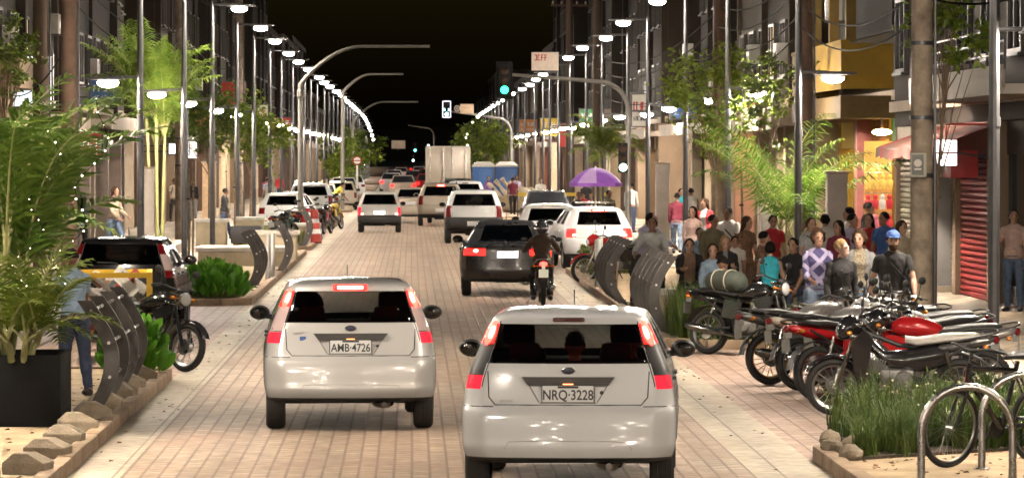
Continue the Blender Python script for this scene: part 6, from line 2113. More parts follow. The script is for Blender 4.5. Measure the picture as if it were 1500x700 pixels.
    if style in ('short', 'cap', 'bun', 'long', 'curly'):
        lim = u > np.maximum(-.05, .066 * (f_ > .055) - .01 * (f_ < -.02) + .9 * np.clip(f_ - .02, 0, .05))
        if style in ('long', 'curly', 'bun'):
            lim = lim | ((f_ < .025) & (u > -.09))
        off = {'short': .010, 'cap': .007, 'bun': .012, 'long': .017, 'curly': .028}[style]
        ok = (regn == 4) & lim
        fs = [f for f in faces if all(ok[i] for i in f)]
        out('hair', fs, co_ + no * (off + (nz * (2.2 if style == 'curly' else 1))[:, None]), hm_)
        if style == 'long':
            b = MB()
            rgs = []
            for (z, w_, y) in ((.05, .075, .075), (-.05, .088, .078), (-.14, .10, .085), (-.22, .095, .10), (-.29, .06, .105)):
                rgs.append([(w_ * cos(2 * pi * j / 14), y - .02 + .035 * sin(2 * pi * j / 14), z) for j in range(14)])
            b.loft(rgs, M=Matrix.Diagonal((k, k, k, 1)) @ Matrix.Translation((0, 0, dz)) @ H)
            b.build('long_hair', hm_, root, smooth=80)
        if style == 'bun':
            b = MB(); b.ell((0, .10, .06), (.042, .04, .042), 10, 8, M=Matrix.Diagonal((k, k, k, 1)) @ Matrix.Translation((0, 0, dz)) @ H); b.build('hair_bun', hm_, root, smooth=80)
    K = Matrix.Diagonal((k, k, k, 1)) @ Matrix.Translation((0, 0, dz))
    if beard:
        ok = (regn == 4) & (u < -.035) & (f_ > -.02) & (u > -.2)
        fs = [f for f in faces if all(ok[i] for i in f)]
        out('beard', fs, co_ + no * .008, hm_)
    for s_ in (-1, 1):
        b = MB(); b.ell((s_ * .031, -.0885, .010), (.014, .008, .0075), 8, 6, M=K @ H); b.build('eye', mat('eye_dark', (.03, .02, .016), .2), root)
        b = MB(); b.ell((s_ * .032, -.0935, .034), (.021, .005, .005), 8, 4, M=K @ H); b.build('eyebrow', hm_ or hairs['black'], root)
    b = MB(); b.ell((0, -.104, -.064), (.022, .006, .007), 8, 5, M=K @ H); b.build('lips', mat('lips', (.28, .10, .08), .45), root)
    ctx = dict(root=root, K=K, H=H, sp=sp, fw=fw, pel=pel, hands=hands)
    if extra:
        for e in extra:
            e(ctx)
    return root
def cap(m):
    def f(c):
        b = MB(); b.ell((0, .008, .052), (.090, .112, .088), 16, 8, v0=0, M=c['K'] @ c['H']); b.box((0, -.125, .062), (.13, .10, .014), bev=.006, M=c['K'] @ c['H'])
        b.build('cap', m, c['root'], smooth=50)
    return f
def helmet(m):
    def f(c):
        b = MB(); b.ell((0, .005, .02), (.125, .145, .135), 20, 12, M=c['K'] @ c['H']); o = b.build('helmet', m, c['root'], smooth=80)
        b = MB(); b.ell((0, -.035, .02), (.118, .115, .06), 18, 8, M=c['K'] @ c['H']); b.build('visor', pane_m, o, smooth=80)
        b = MB(); b.tube([(.127 * cos(a), .005 + .147 * sin(a), -.0) for a in [2 * pi * i / 24 for i in range(24)]], .012, 6, M=c['K'] @ c['H'], closed=True); b.build('helmet_band', steel, o)
    return f
def backpack(m):
    def f(c):
        M_ = c['K'] @ Matrix.Translation(c['pel'] + c['sp'] * .30 - c['fw'] * .19)
        b = MB(); b.box((0, 0, 0), (.30, .16, .42), bev=.05, M=M_); b.box((0, .09, -.07), (.22, .05, .2), bev=.02, M=M_); b.build('backpack', m, c['root'], smooth=60)
        b = MB()
        for s_ in (-1, 1):
            b.tube([c['K'] @ (c['pel'] + c['sp'] * t_ + X_ + c['fw'] * y) for t_, X_, y in ((.15, Vector((s_ * .12, 0, 0)), -.12), (.22, Vector((s_ * .145, 0, 0)), .05), (.36, Vector((s_ * .12, 0, 0)), .145), (.46, Vector((s_ * .10, 0, 0)), .08), (.48, Vector((s_ * .1, 0, 0)), -.1))], .018, 6)
        b.build('strap', m, c['root'])
    return f
def bag(m, s_=1):
    def f(c):
        M_ = c['K'] @ Matrix.Translation(c['pel'] + Vector((s_ * .24, .02, .0)))
        b = MB(); b.box((0, 0, 0), (.10, .28, .24), bev=.04, M=M_); b.build('shoulder_bag', m, c['root'], smooth=60)
        b = MB(); b.tube([c['K'] @ (c['pel'] + Vector((s_ * .22, .0, .10))), c['K'] @ (c['pel'] + c['sp'] * .2 + Vector((s_ * .15, 0, 0)) + c['fw'] * .13), c['K'] @ (c['pel'] + c['sp'] * .36 + c['fw'] * .145), c['K'] @ (c['pel'] + c['sp'] * .47 - Vector((s_ * .11, 0, 0)) + c['fw'] * .07), c['K'] @ (c['pel'] + c['sp'] * .40 - Vector((s_ * .05, 0, 0)) - c['fw'] * .13)], .012, 6); b.build('strap', m, c['root'])
    return f
def waist_jacket(m):
    def f(c):
        b = MB()
        n = 22
        rg = []
        for (z, a, y) in ((.045, .178, .135), (.0, .195, .15), (-.06, .205, .155), (-.17, .215, .15), (-.26, .20, .13)):
            rg.append([(a * cos(t_) + .006 * sin(9 * t_ + z * 40), y * sin(t_) + .006 * cos(11 * t_), z) for t_ in [-pi * .30 + (pi * 1.6) * j / n for j in range(n + 1)]])
        vs = [p for r_ in rg for p in r_]
        fs = [(i * (n + 1) + j, i * (n + 1) + j + 1, (i + 1) * (n + 1) + j + 1, (i + 1) * (n + 1) + j) for i in range(4) for j in range(n)]
        b.add(vs, fs, 0, c['K'])
        for s_ in (-1, 1):
            b.tube([(s_ * .15, -.12, .02), (s_ * .04, -.155, .01), (s_ * .05, -.165, -.12), (s_ * .10, -.16, -.26)], [.03, .035, .032, .022], 8, M=c['K'])
        b.ell((0, -.16, .01), (.05, .03, .035), 10, 6, M=c['K'])
        b.build('tied_jacket', m, c['root'], smooth=70, fixn=False)
    return f
def check_mat(name, a, b_, sc=14):
    m = bpy.data.materials.new(name)
    nt, N, L, P = nodes(m)
    tc = N.new('ShaderNodeTexCoord')
    mp = N.new('ShaderNodeMapping'); mp.inputs['Rotation'].default_value = (0, R(45), 0)
    ck = N.new('ShaderNodeTexBrick'); ck.offset = 0
    ck.inputs['Color1'].default_value = (*a, 1); ck.inputs['Color2'].default_value = tuple(c * .7 for c in a) + (1,)
    ck.inputs['Mortar'].default_value = (*b_, 1); ck.inputs['Scale'].default_value = sc; ck.inputs['Brick Width'].default_value = 1.4; ck.inputs['Row Height'].default_value = 1.4; ck.inputs['Mortar Size'].default_value = .22
    sw = N.new('ShaderNodeSeparateXYZ'); cb = N.new('ShaderNodeCombineXYZ')
    L.new(tc.outputs['Object'], mp.inputs['Vector']); L.new(mp.outputs['Vector'], sw.inputs['Vector'])
    L.new(sw.outputs['X'], cb.inputs['X']); L.new(sw.outputs['Z'], cb.inputs['Y']); L.new(cb.outputs['Vector'], ck.inputs['Vector'])
    L.new(ck.outputs['Color'], P.inputs['Base Color']); P.inputs['Roughness'].default_value = .85
    MATS[name] = m
    return m
blk = cloth('black', (.014, .013, .014)); navy = cloth('navy', (.03, .04, .075)); jean = cloth('denim', (.085, .125, .20), var=.3); jeand = cloth('dark_denim', (.035, .05, .095)); jeanl = cloth('pale_denim', (.16, .21, .29), var=.3)
wht = cloth('white', (.62, .58, .53), var=.08); red = cloth('red', (.42, .025, .03)); blue = cloth('blue', (.06, .13, .36)); sky_ = cloth('light_blue', (.25, .33, .42), var=.2); turq = cloth('turquoise', (.04, .42, .52)); lav = cloth('lavender', (.42, .38, .52)); grey = cloth('grey', (.20, .20, .20)); greyl = cloth('light_grey', (.40, .40, .39)); brown = cloth('brown', (.15, .09, .055)); burg = cloth('burgundy', (.16, .02, .04)); pinkc = cloth('dusty_pink', (.48, .34, .30)); olive = cloth('olive', (.14, .12, .07)); beige_c = cloth('beige', (.46, .38, .28))
argyle = check_mat('cloth_argyle', (.07, .06, .16), (.34, .30, .44), 8)
leopard = mat('cloth_print', (.36, .30, .20), .85, var=.1, scale=45, two=(.06, .045, .035))
stripes = mat('cloth_mottle', (.28, .15, .08), .85, scale=30, two=(.05, .03, .025))
WALK = ((22, 8), (-14, 18))
WALK2 = ((-12, 22), (20, 6))
SITL = ((84, 88), (80, 92))
G1 = 'people strolling behind the parked motorcycles'
# strolling group in front of the concrete pole
person('bearded man in black tee and blue cap with a jacket tied at his waist', (6.08, 51.6, 0), R(-8), 1.73, blk, blk, 0, 'brown', 'cap', 'short', 2, 8, 6, ((16, 17, 22), (-14, 18, 18)), WALK, beard=True, extra=[cap(mat('cap_blue', (.05, .11, .34), .7)), waist_jacket(greyl), bag(blk, 1)], voxel=.009)
person('woman with a curly bob in a print blouse and dark cardigan', (5.98, 54.6, 0), R(-4), 1.68, leopard, jean, 0, 'brown', 'curly', 'long', 2, -18, 6, ((10, 10, 30), (-6, 10, 35)), WALK2, female=True, jacket=(grey, .075), voxel=.009)
person('woman with short blond hair in a black sweater looking to her side', (5.46, 52.0, 0), R(8), 1.62, blk, jeand, 3, 'blond', 'short', 'long', 3, 55, 4, ((-8, 9, 14), (6, 10, 12)), WALK, female=True, voxel=.009)
person('woman in a purple argyle jumper and jeans with short brown hair', (5.50, 55.4, 0), R(5), 1.68, argyle, jeanl, 1, 'brown', 'curly', 'long', 2, 10, 8, ((18, 6, 55), (14, 6, 58)), WALK2, female=True, voxel=.009)
# further back on the pavement
person('dark haired man in a dark tee standing above the woman in red', (8.8, 79, .03), R(60), 1.72, blk, navy, 1, 'black', 'short', 'short', 2, 20, 4, voxel=.012)
person('woman with long dark hair in a red top behind the strolling four', (8.0, 71.5, .03), R(-10), 1.6, red, blk, 0, 'black', 'long', 'short', 2, -12, 4, female=True, voxel=.012)
person('man in a white shirt with dark hair facing the shops', (7.85, 73, .03), R(-75), 1.7, wht, jeand, 1, 'black', 'short', 'short', 3, -15, 6, voxel=.012)
person('woman in a white top with dark hair and a dark shoulder bag near the palm', (7.22, 71.6, .03), R(150), 1.6, wht, blk, 1, 'black', 'bun', 'short', 4, 20, 8, extra=[bag(blk, 1)], female=True, voxel=.012)
person('man in a bright blue tee half hidden by the concrete pole', (8.05, 69.5, .03), R(-35), 1.66, blue, jean, 2, 'black', 'short', 'short', 2, -20, 4, extra=[backpack(mat('pack_blue', (.05, .16, .4), .7))], voxel=.012)
person('man in a dusty pink shirt and jeans leaning in a doorway at the right edge', (10.22, 69.3, .03), R(-20), 1.7, pinkc, jean, 1, 'black', 'short', 'short', 0, 20, 2, ((4, 6, 10), (30, 8, 70)), ((3, 3), (-3, 3)), voxel=.012)
person('man in a red polo shirt standing behind the thin tree stem', (6.35, 72, 0), R(15), 1.6, red, blk, 1, 'black', 'short', 'short', 2, -10, 8, voxel=.012)
person('woman in a grey top with a bright red jacket behind the seated crowd', (6.75, 94, .03), R(-30), 1.64, greyl, jeand, 0, 'brown', 'long', 'long', 2, -30, 4, ((10, 8, 40), (5, 8, 20)), female=True, jacket=(red, .06), voxel=.013)
person('person in a burgundy top and pale jeans walking beyond the lamp pole', (7.2, 111, .03), R(170), 1.66, burg, jeanl, 1, 'black', 'short', 'long', 2, 0, 0, legs=WALK, voxel=.014)
person('person in a white vest walking away beside the dark shopfront', (8.2, 120, .03), R(185), 1.72, wht, blk, 2, 'black', 'short', 'none', 2, 0, 0, legs=WALK2, voxel=.014)
person('boy in a light blue shirt sitting on the far end of the bench', (5.2, 74, -.0), R(10), 1.6, sky_, jean, 1, 'black', 'short', 'short', 4, -20, 8, ((30, 8, 50), (30, 8, 50)), SITL, sit=.55, voxel=.012)
person('boy in a dark jacket with brown front sitting behind the luggage roll', (4.42, 65.3, .10), R(5), 1.55, brown, blk, 1, 'black', 'short', 'long', 8, -8, 8, ((35, 6, 60), (35, 6, 60)), SITL, sit=.46, jacket=(blk, .085), voxel=.01)
person('blond woman in a black jacket sitting beside the boy on the bench', (5.02, 65.5, .10), R(-3), 1.60, grey, blk, 0, 'blond', 'long', 'long', 6, 8, 8, ((32, 6, 70), (32, 6, 70)), SITL, sit=.46, female=True, jacket=(blk, .03), voxel=.01)
person('dark haired person in a black shirt sitting low behind the black motorcycle', (4.36, 57.6, .0), R(165), 1.6, blk, jeand, 1, 'black', 'short', 'short', 10, 0, 14, ((30, 8, 50), (30, 8, 50)), SITL, sit=.44, voxel=.01)
person('dark haired man in a brown patterned top turned to the woman in turquoise', (5.62, 66, .0), R(70), 1.62, stripes, blk, 1, 'black', 'short', 'short', 6, 10, 6, ((40, 8, 50), (30, 8, 60)), SITL, sit=.62, voxel=.01)
person('woman in a turquoise sleeveless top sitting with her back turned', (5.50, 62.8, .0), R(172), 1.62, turq, jeand, 0, 'black', 'bun', 'none', 6, 25, 6, ((35, 8, 50), (30, 10, 50)), SITL, sit=.52, female=True, extra=[bag(blk, -1)], voxel=.01)
person('child in a white top standing between the seated people', (5.36, 67.8, .0), R(-15), 1.32, wht, navy, 1, 'black', 'short', 'short', 3, 20, 6, voxel=.012)
person('woman in an orange brown top standing behind the seated crowd', (5.75, 70.5, .0), R(35), 1.60, stripes, brown, 1, 'brown', 'long', 'short', 3, 25, 8, female=True, voxel=.012)
person('young man in a dark vest and grey sleeves leaning over the curved guard', (3.98, 67.0, .10), R(-10), 1.66, greyl, blk, 2, 'black', 'short', 'long', 38, 0, -18, ((20, 14, 30), (24, 14, 26)), ((8, 4), (-2, 6)), jacket=(navy, -1) if False else None, extra=[], voxel=.01)
person('young man in a lavender shirt leaning over the curved guard', (3.92, 70.0, .10), R(35), 1.66, lav, blk, 1, 'black', 'short', 'long', 30, 30, -14, ((34, 10, 20), (30, 10, 30)), ((8, 4), (-2, 6)), voxel=.01)
# the rest of the evening crowd
more = [(4.62, 63.0, sky_, jean, 0, 'brown', 'long', 'woman in pale blue with brown hair seated right of the luggage roll', 20, 1.58, True, .48), (6.05, 64.5, blk, jeand, 1, 'black', 'short', 'man in black seated just right of the woman in turquoise', -40, 1.66, False, .5),
        (5.15, 70.2, olive, blk, 2, 'black', 'short', 'man in olive standing behind the blond seated woman', 15, 1.62, False, None), (6.6, 68.0, greyl, jean, 0, 'brown', 'bun', 'woman in grey with her hair tied up left of the argyle jumper', 30, 1.6, True, None),
        (6.9, 66.0, burg, jean, 1, 'black', 'long', 'woman in burgundy with long hair behind the argyle jumper', -20, 1.58, True, None), (7.35, 68.5, lav, blk, 1, 'black', 'short', 'man in lavender between the white shirt and the red top', 40, 1.66, False, None),
        (7.75, 64.8, beige_c, jeand, 0, 'brown', 'long', 'woman in beige close behind the print blouse', 10, 1.6, True, None), (5.9, 76.0, wht, navy, 2, 'black', 'short', 'man in white far behind the seated crowd', -25, 1.68, False, None), (5.7, 83, pinkc, jean, 1, 'black', 'long', 'woman in pink beyond the crowd by the tree stem', 0, 1.6, True, None), (8.9, 86, grey, jeand, 2, 'black', 'short', 'man in grey passing the toy shop door', 80, 1.7, False, None)]
for i, (x, y, sh, pa, sk, ha, st_, lab, a, hh, fe, si) in enumerate(more):
    person(lab, (x, y, .02), R(a), hh, sh, pa, sk, ha, st_, 'short' if i % 2 else 'long', 3 + i % 4, (-25, 15, 30, -10)[i % 4], 6, ((8 + 6 * (i % 3), 7, 15 + 12 * (i % 4)), (-4, 9, 20 + 14 * (i % 3))), SITL if si else ((6, 6), (-5, 7)), sit=si, female=fe, voxel=.012, extra=[bag(blk, 1)] if i % 4 == 3 else None)
# motorcycle rider and people in the cars
person('motorcyclist in a dark brown jacket and grey helmet on the red motorcycle', (2.34, 73.35, 0), pi, 1.68, cloth('dark_brown', (.07, .045, .03)), blk, 0, None, 'none', 'long', 20, 0, 2, ((40, 26, 30), (40, 26, 30)), ((66, 84), (66, 84)), sit=.66, extra=[helmet(mat('helmet_grey', (.10, .105, .115), .2, .4, coat=.8))], voxel=.011)
for (x, lab, hair) in ((-.38, 'driver seen as a dark shape in the near white hatchback', 'black'), (.38, 'front passenger seen as a dark shape in the near white hatchback', 'black')):
    person(lab, (1.32 + x * 1.13, 32.75, 0), pi, 1.68, blk, blk, 2, hair, 'short', 'long', -14, 0, 8, ((40, 10, 35), (40, 10, 35)), ((104, 34), (104, 34)), sit=.44, voxel=.013)
person('dark head in the middle of the back seat of the near white hatchback', (1.28, 32.15, 0), pi, 1.60, blk, blk, 2, 'black', 'short', 'long', -8, 0, 6, ((30, 4, 45), (30, 4, 45)), ((100, 34), (100, 34)), sit=.46, voxel=.013)
person('driver seen as a dark shape in the silver hatchback', (-.96, 40.8, 0), pi, 1.68, blk, blk, 2, 'black', 'short', 'long', -14, 0, 8, ((40, 10, 35), (40, 10, 35)), ((104, 34), (104, 34)), sit=.44, voxel=.013)
# left side
person('man in a light blue shirt and dark trousers standing behind the planter', (-3.60, 43.8, .10), R(-150), 1.55, sky_, navy, 2, 'black', 'short', 'short', 6, 10, 14, ((25, 8, 30), (20, 8, 30)), voxel=.01)
person('woman with long dark hair in a blue top by the left shops', (-8.7, 108, .03), R(-160), 1.58, blue, blk, 1, 'black', 'long', 'short', 3, 0, 8, female=True, voxel=.013)
person('woman in a pale jacket and jeans walking on the left pavement', (-7.25, 100, .30), R(60), 1.64, beige_c, jean, 0, 'brown', 'long', 'long', 2, 0, 4, ((15, 8, 40), (10, 8, 40)), WALK, female=True, jacket=(beige_c, .05), voxel=.013)
slab('step', -8.4, -6.3, 99, 113, .30, concrete)
person('man with a backpack standing under the white fascia sign', (-9.6, 166, .03), R(20), 1.72, beige_c, blk, 2, 'black', 'short', 'short', 2, 0, 2, extra=[backpack(blk)], voxel=.014)
person('person in black standing to the right of the man with a backpack', (-8.9, 167, .03), R(-10), 1.68, blk, grey, 2, 'black', 'short', 'long', 2, 0, 2, voxel=.014)
person('person in dark clothes by the rear of the white parked hatchback', (-6.0, 131, .03), R(100), 1.64, blk, jeand, 2, 'black', 'short', 'long', 4, 0, 6, legs=WALK, voxel=.014)
for i, (x, y, sh, pa, lab, a, hh) in enumerate((
        (-5.9, 172, wht, jean, 'person in a white shirt beyond the white parked hatchback', 10, 1.7), (-6.4, 183, sky_, navy, 'person in a light blue shirt far along the left pavement', 190, 1.7), (-6.9, 196, burg, blk, 'person in burgundy far along the left pavement', 0, 1.66), (-5.8, 210, greyl, jean, 'person in pale grey far along the left pavement', 20, 1.72), (-7.4, 230, red, jeand, 'person in red far along the left pavement', 180, 1.66),
        (-3.4, 178, mat('cloth_yellow', (.6, .45, .05), .8), blk, 'person in a yellow top bending by the parked bikes on the left', 90, 1.66),
        (5.6, 178, wht, navy, 'person in a white tee beyond the yellow tape', 5, 1.72), (4.6, 186, burg, blk, 'person in dark red beyond the yellow tape', 190, 1.7), (5.1, 200, lav, jean, 'person in lavender near the pale tarp heap', 20, 1.7), (6.8, 160, blk, jeand, 'person in black left of the purple umbrella', 150, 1.7), (4.9, 120.2, blk, grey, 'vendor in black under the left side of the purple umbrella', 0, 1.6), (5.75, 119.8, olive, blk, 'vendor in olive under the right side of the purple umbrella', 30, 1.62),
        (3.9, 208, cloth('purple', (.2, .08, .3)), jeand, 'person in purple in front of the blue toilets', 10, 1.66), (6.3, 150, red, jean, 'person in red crouched beside the white braking hatchback', -20, 1.3), (7.6, 142, greyl, jeand, 'person in grey beside the far pale pillar', 160, 1.7), (8.6, 131, turq, navy, 'person in turquoise beside the dark shopfront', 30, 1.62))):
    person(lab, (x, y, .03), R(a), hh, sh, pa, i % 3, 'black', 'short', 'short' if i % 2 else 'long', 3 if i != 5 else 45, 0, 2, legs=(WALK, WALK2, ((3, 3), (-3, 3)))[i % 3], voxel=.02)
# ------------------------------------------------------------------ plants
palm_leaf = leafmat('palm_leaf', (.05, .12, .013), (.17, .25, .034), .42, .42)
palm_leaf2 = leafmat('palm_leaf_yellow', (.085, .14, .017), (.23, .28, .04), .42, .4)
tree_leaf = leafmat('tree_leaf', (.04, .075, .009), (.13, .17, .02), .4, .4)
tree_leaf_y = leafmat('tree_leaf_bright', (.09, .15, .014), (.25, .31, .04), .4, .5)
grass_leaf = leafmat('grass_blade', (.03, .075, .013), (.15, .19, .045), .45, .35)
shrub_leaf = leafmat('shrub_leaf', (.06, .21, .016), (.17, .40, .04), .38, .4)
hedge_leaf = leafmat('hedge_leaf', (.06, .08, .015), (.15, .16, .03), .5, .25)
bark = mat('bark', (.17, .12, .075), .9, var=.35, scale=9, bump=.5)
palm_stem = mat('palm_stem', (.26, .25, .10), .6, var=.3, scale=6)
def frond(b, base, az, el, L, droop, n=34, wid=.42, mi=0, twist=0., r0=.016, leafw=.022, hang=.4):
    """arching rachis with a row of leaflets on each side"""
    pts = []
    p = Vector(base)
    e = el
    st = L / 14
    for i in range(15):
        pts.append(p.copy())
        d = Vector((cos(az) * cos(e), sin(az) * cos(e), sin(e)))
        p = p + d * st
        e -= droop / 14 * (.4 + 1.2 * i / 14)
    b.tube(pts, [r0 * (1 - .85 * i / 14) for i in range(15)], 5, mi=1)
    for i in range(n):
        t = .16 + .84 * i / (n - 1)
        k = min(13, int(t * 14))
        q = pts[k].lerp(pts[k + 1], t * 14 - k) if k < 14 else pts[14]
        d = (pts[min(k + 1, 14)] - pts[k]).normalized()
        side = d.cross(Vector((0, 0, 1)))
        if side.length < .05:
            side = Vector((-sin(az), cos(az), 0))
        side.normalize()
        upv = side.cross(d).normalized()
        ll = wid * (sin(pi * min(1, .12 + t * .88)) ** .6) * rnd.uniform(.8, 1.1)
        for s_ in (-1, 1):
            dd = (side * s_ * rnd.uniform(.75, 1) + d * rnd.uniform(.45, .8) + upv * rnd.uniform(.0, .35)).normalized()
            m = q + dd * ll * .5 
            dd2 = (dd - Vector((0, 0, hang * rnd.uniform(.6, 1.5)))).normalized()
            e_ = m + dd2 * ll * .55
            wv = d * leafw * .5
            b.add([q - wv * .5, q + wv * .5, m + wv, m - wv, e_], [(0, 1, 2, 3), (3, 2, 4)], mi)
def palm(label, loc, stems, nf, L, h0, wid, lean=.25, el=(55, 82), droop=(1.0, 1.8), mats=None, seed=1, trunk_r=.035, cat='palm', n=34, leafw=.022, azr=(0, 2 * pi), stem_spread=.16, hang=.4):
    rs = random.Random(seed)
    t = thing('palm_tree', label, cat, loc)
    tr, cr = MB(), MB()
    for s_ in range(stems):
        a = 2 * pi * s_ / max(1, stems) + rs.uniform(-.4, .4)
        r_ = stem_spread * rs.uniform(.4, 1) if stems > 1 else 0
        bx, by = r_ * cos(a), r_ * sin(a)
        top = Vector((bx + lean * cos(a) * rs.uniform(.3, 1.0), by + lean * sin(a) * rs.uniform(.3, 1.0), h0 * rs.uniform(.75, 1.1)))
        base = Vector((bx, by, 0))
        mid = base.lerp(top, .5) + Vector((0, 0, .05))
        tr.tube([base, mid, top], [trunk_r, trunk_r * .85, trunk_r * .7], 8)
        for f in range(nf):
            az = rs.uniform(*azr) if azr != (0, 2 * pi) else 2 * pi * (f + rs.random() * .6) / nf + a
            frond(cr, top - Vector((0, 0, .04 * f / nf)), az, R(rs.uniform(*el)), L * rs.uniform(.75, 1.12), rs.uniform(*droop), n=n, wid=wid, leafw=leafw, hang=hang)
    tr.build('trunk', palm_stem, t, smooth=80)
    cr.build('crown', mats or [palm_leaf, palm_stem], t, smooth=0, fixn=False)
    return t
palm('big foreground palm with fairy lights in the black planter', (-3.92, 39.4, .72), 4, 5, 2.25, .85, .50, .22, (58, 88), (.8, 1.9), seed=4, n=26, leafw=.05)
palm('yellowish palm spilling over the front edge of the black planter', (-3.72, 38.9, .72), 5, 6, 1.1, .25, .32, .2, (25, 80), (.8, 1.9), [palm_leaf2, palm_stem], seed=9, n=26, leafw=.026)
palm('broad green palm at the far left behind the planter', (-4.55, 43.5, .1), 4, 5, 2.6, 1.5, .60, .3, (50, 88), (.8, 1.9), seed=14, n=28, leafw=.06)
palm('long arching palm leaning over the left pavement behind the planter', (-5.6, 52, .03), 3, 5, 3.2, 1.2, .5, .4, (45, 80), (1.0, 1.9), seed=21, n=44, leafw=.034)
palm('arching palm rising behind the seated and strolling people on the right', (7.25, 79.0, .4), 3, 6, 2.85, .75, .62, .16, (42, 80), (.7, 1.6), seed=31, n=30, leafw=.036, hang=.9)
palm('tall feathery palm on the left pavement with a round drooping crown', (-6.15, 99.5, .03), 4, 12, 2.5, 3.25, .55, .2, (62, 89), (.5, 1.9), [leafmat('palm_leaf_pale', (.085, .16, .018), (.21, .285, .045), .42, .45), palm_stem], seed=41, n=46, leafw=.034, trunk_r=.05, hang=.9)
palm('small bright palm far along the right beside the curved mast', (7.0, 150, .03), 3, 10, 1.9, 3.0, .5, .25, (30, 85), (1.2, 2.4), [palm_leaf2, palm_stem], seed=51, n=36, leafw=.03, trunk_r=.05, hang=.9)
# fairy lights in the near left palm
rs = random.Random(5)
fl = emit('fairy_bulb', (1, .9, .72), 9, sample=False)
b = MB()
path = []
for k in range(3):
    p = Vector((-4.3 + .35 * k, 39.2, 1.0))
    q = Vector((-3.9 + .5 * k - .9 * (k == 0), 39.3, 2.6 + .3 * k))
    path.append([p.lerp(q, i / 24) + Vector((.10 * sin(i * .9 + k), -.12 + .08 * cos(i * .9), -.25 * sin(pi * i / 24))) for i in range(25)])
t = thing('fairy_lights', 'string of tiny white fairy lights wound through the foreground palm', 'fairy lights', (0, 0, 0))
b = MB()
for pth in path:
    b.tube(pth, .004, 4)
b.build('wire', wire_m, t)
b = MB()
for pth in path:
    for p in pth:
        b.ell(tuple(p + Vector((0, -.01, 0))), rs.choice((.005, .007, .009)), 6, 4)
bl = b.build('bulb', fl, t)
bl['kind'] = 'stuff'
def leaf_tree(label, loc, h, cr, nleaf, m, seed, trunk_r=.06, leaf=.12, clumps=26, squash=.8, bare=.4, lean=(0, 0), cat='tree', scat=.34):
    """tapered trunk, forking limbs, leaf clumps at the twig ends"""
    rs = random.Random(seed)
    t = thing('tree', label, cat, loc)
    tr = MB()
    top = Vector((lean[0], lean[1], h * .62))
    mid = Vector((lean[0] * .3 + rs.uniform(-.05, .05), lean[1] * .3, h * .32))
    tr.tube([(0, 0, -.05), mid, top], [trunk_r, trunk_r * .8, trunk_r * .55], 9)
    cen = Vector((lean[0] * 1.3, lean[1] * 1.3, h - cr * squash))
    cl = []
    for i in range(clumps):
        u, v = rs.uniform(-1, 1), rs.uniform(0, 2 * pi)
        rr = cr * rs.uniform(.35, 1.08)
        s_ = math.sqrt(1 - u * u)
        p = cen + Vector((rr * s_ * cos(v), rr * s_ * sin(v), rr * u * squash))
        cl.append((p, cr * rs.uniform(.18, scat)))
        st = Vector((0, 0, 0)).lerp(top, rs.uniform(.55, 1)) if rs.random() < .6 else top
        a = st.lerp(p, .5) + Vector((0, 0, .12 * cr))
        tr.tube([st, a, p], [trunk_r * .4, trunk_r * .22, trunk_r * .08], 5)
    tr.build('trunk', bark, t, smooth=80)
    lf = MB()
    per = nleaf // clumps
    for (p, r_) in cl:
        k = int(per * rs.uniform(.6, 1.4))
        for j in range(k):
            q = p + Vector((rs.gauss(0, .55), rs.gauss(0, .55), rs.gauss(0, .48))) * r_
            d = Vector((rs.uniform(-1, 1), rs.uniform(-1, 1), rs.uniform(-.9, .5))).normalized()
            s_ = d.cross(Vector((rs.uniform(-1, 1), rs.uniform(-1, 1), rs.uniform(-1, 1)))).normalized()
            L_ = leaf * rs.uniform(.6, 1.2)
            w_ = L_ * .27
            nrm = d.cross(s_)
            lf.add([q, q + d * L_ * .4 + s_ * w_ + nrm * L_ * .06, q + d * L_, q + d * L_ * .4 - s_ * w_ + nrm * L_ * .06], [(0, 1, 2), (0, 2, 3)])
    lf.build('crown', m, t, smooth=0, fixn=False)
    return t
leaf_tree('slender tree with sparse bright leaves in front of the concrete pole', (8.0, 62.5, .03), 5.75, .62, 800, tree_leaf_y, 3, .035, .17, 18, 1.7, lean=(.12, -.2), scat=.5)
leaf_tree('slender leafy tree behind the seated crowd with spreading bright twigs', (7.4, 99, .03), 5.3, 1.55, 1500, tree_leaf_y, 8, .05, .19, 30, .75, scat=.36)
leaf_tree('small leafy tree left of the arching palm with drooping twigs', (7.9, 92, .03), 5.2, .9, 650, tree_leaf, 12, .05, .17, 18, 1.3, scat=.45)
leaf_tree('leafy tree on the left pavement just right of the feathery palm', (-6.7, 136, .03), 4.8, 1.3, 2200, tree_leaf, 17, .06, .18, 30, .7)
leaf_tree('bright bushy tree beside the thin left lamp poles', (-5.9, 150, .03), 4.9, 1.45, 2600, tree_leaf_y, 23, .06, .2, 34, .85)
leaf_tree('small bright tree at the foot of the far left mast', (-3.7, 243, .03), 3.9, 1.6, 1200, tree_leaf_y, 27, .07, .32, 22, .8)
leaf_tree('small leafy tree right of the far signal plate', (4.9, 262, .03), 5.2, 1.8, 1200, tree_leaf_y, 33, .07, .34, 22, .9)
leaf_tree('second leafy tree behind the one by the far signal plate', (5.6, 330, .03), 5.6, 2.2, 1100, tree_leaf, 35, .08, .42, 22, .9)
leaf_tree('dark leafy tree on the left kerb behind the small bright one', (-4.4, 300, .03), 5.0, 2.0, 1000, tree_leaf, 37, .07, .4, 20, .9)
leaf_tree('tall leafy tree beside the brown utility pole on the left', (-8.3, 84, .03), 5.4, .8, 900, tree_leaf, 43, .06, .15, 18, .9)
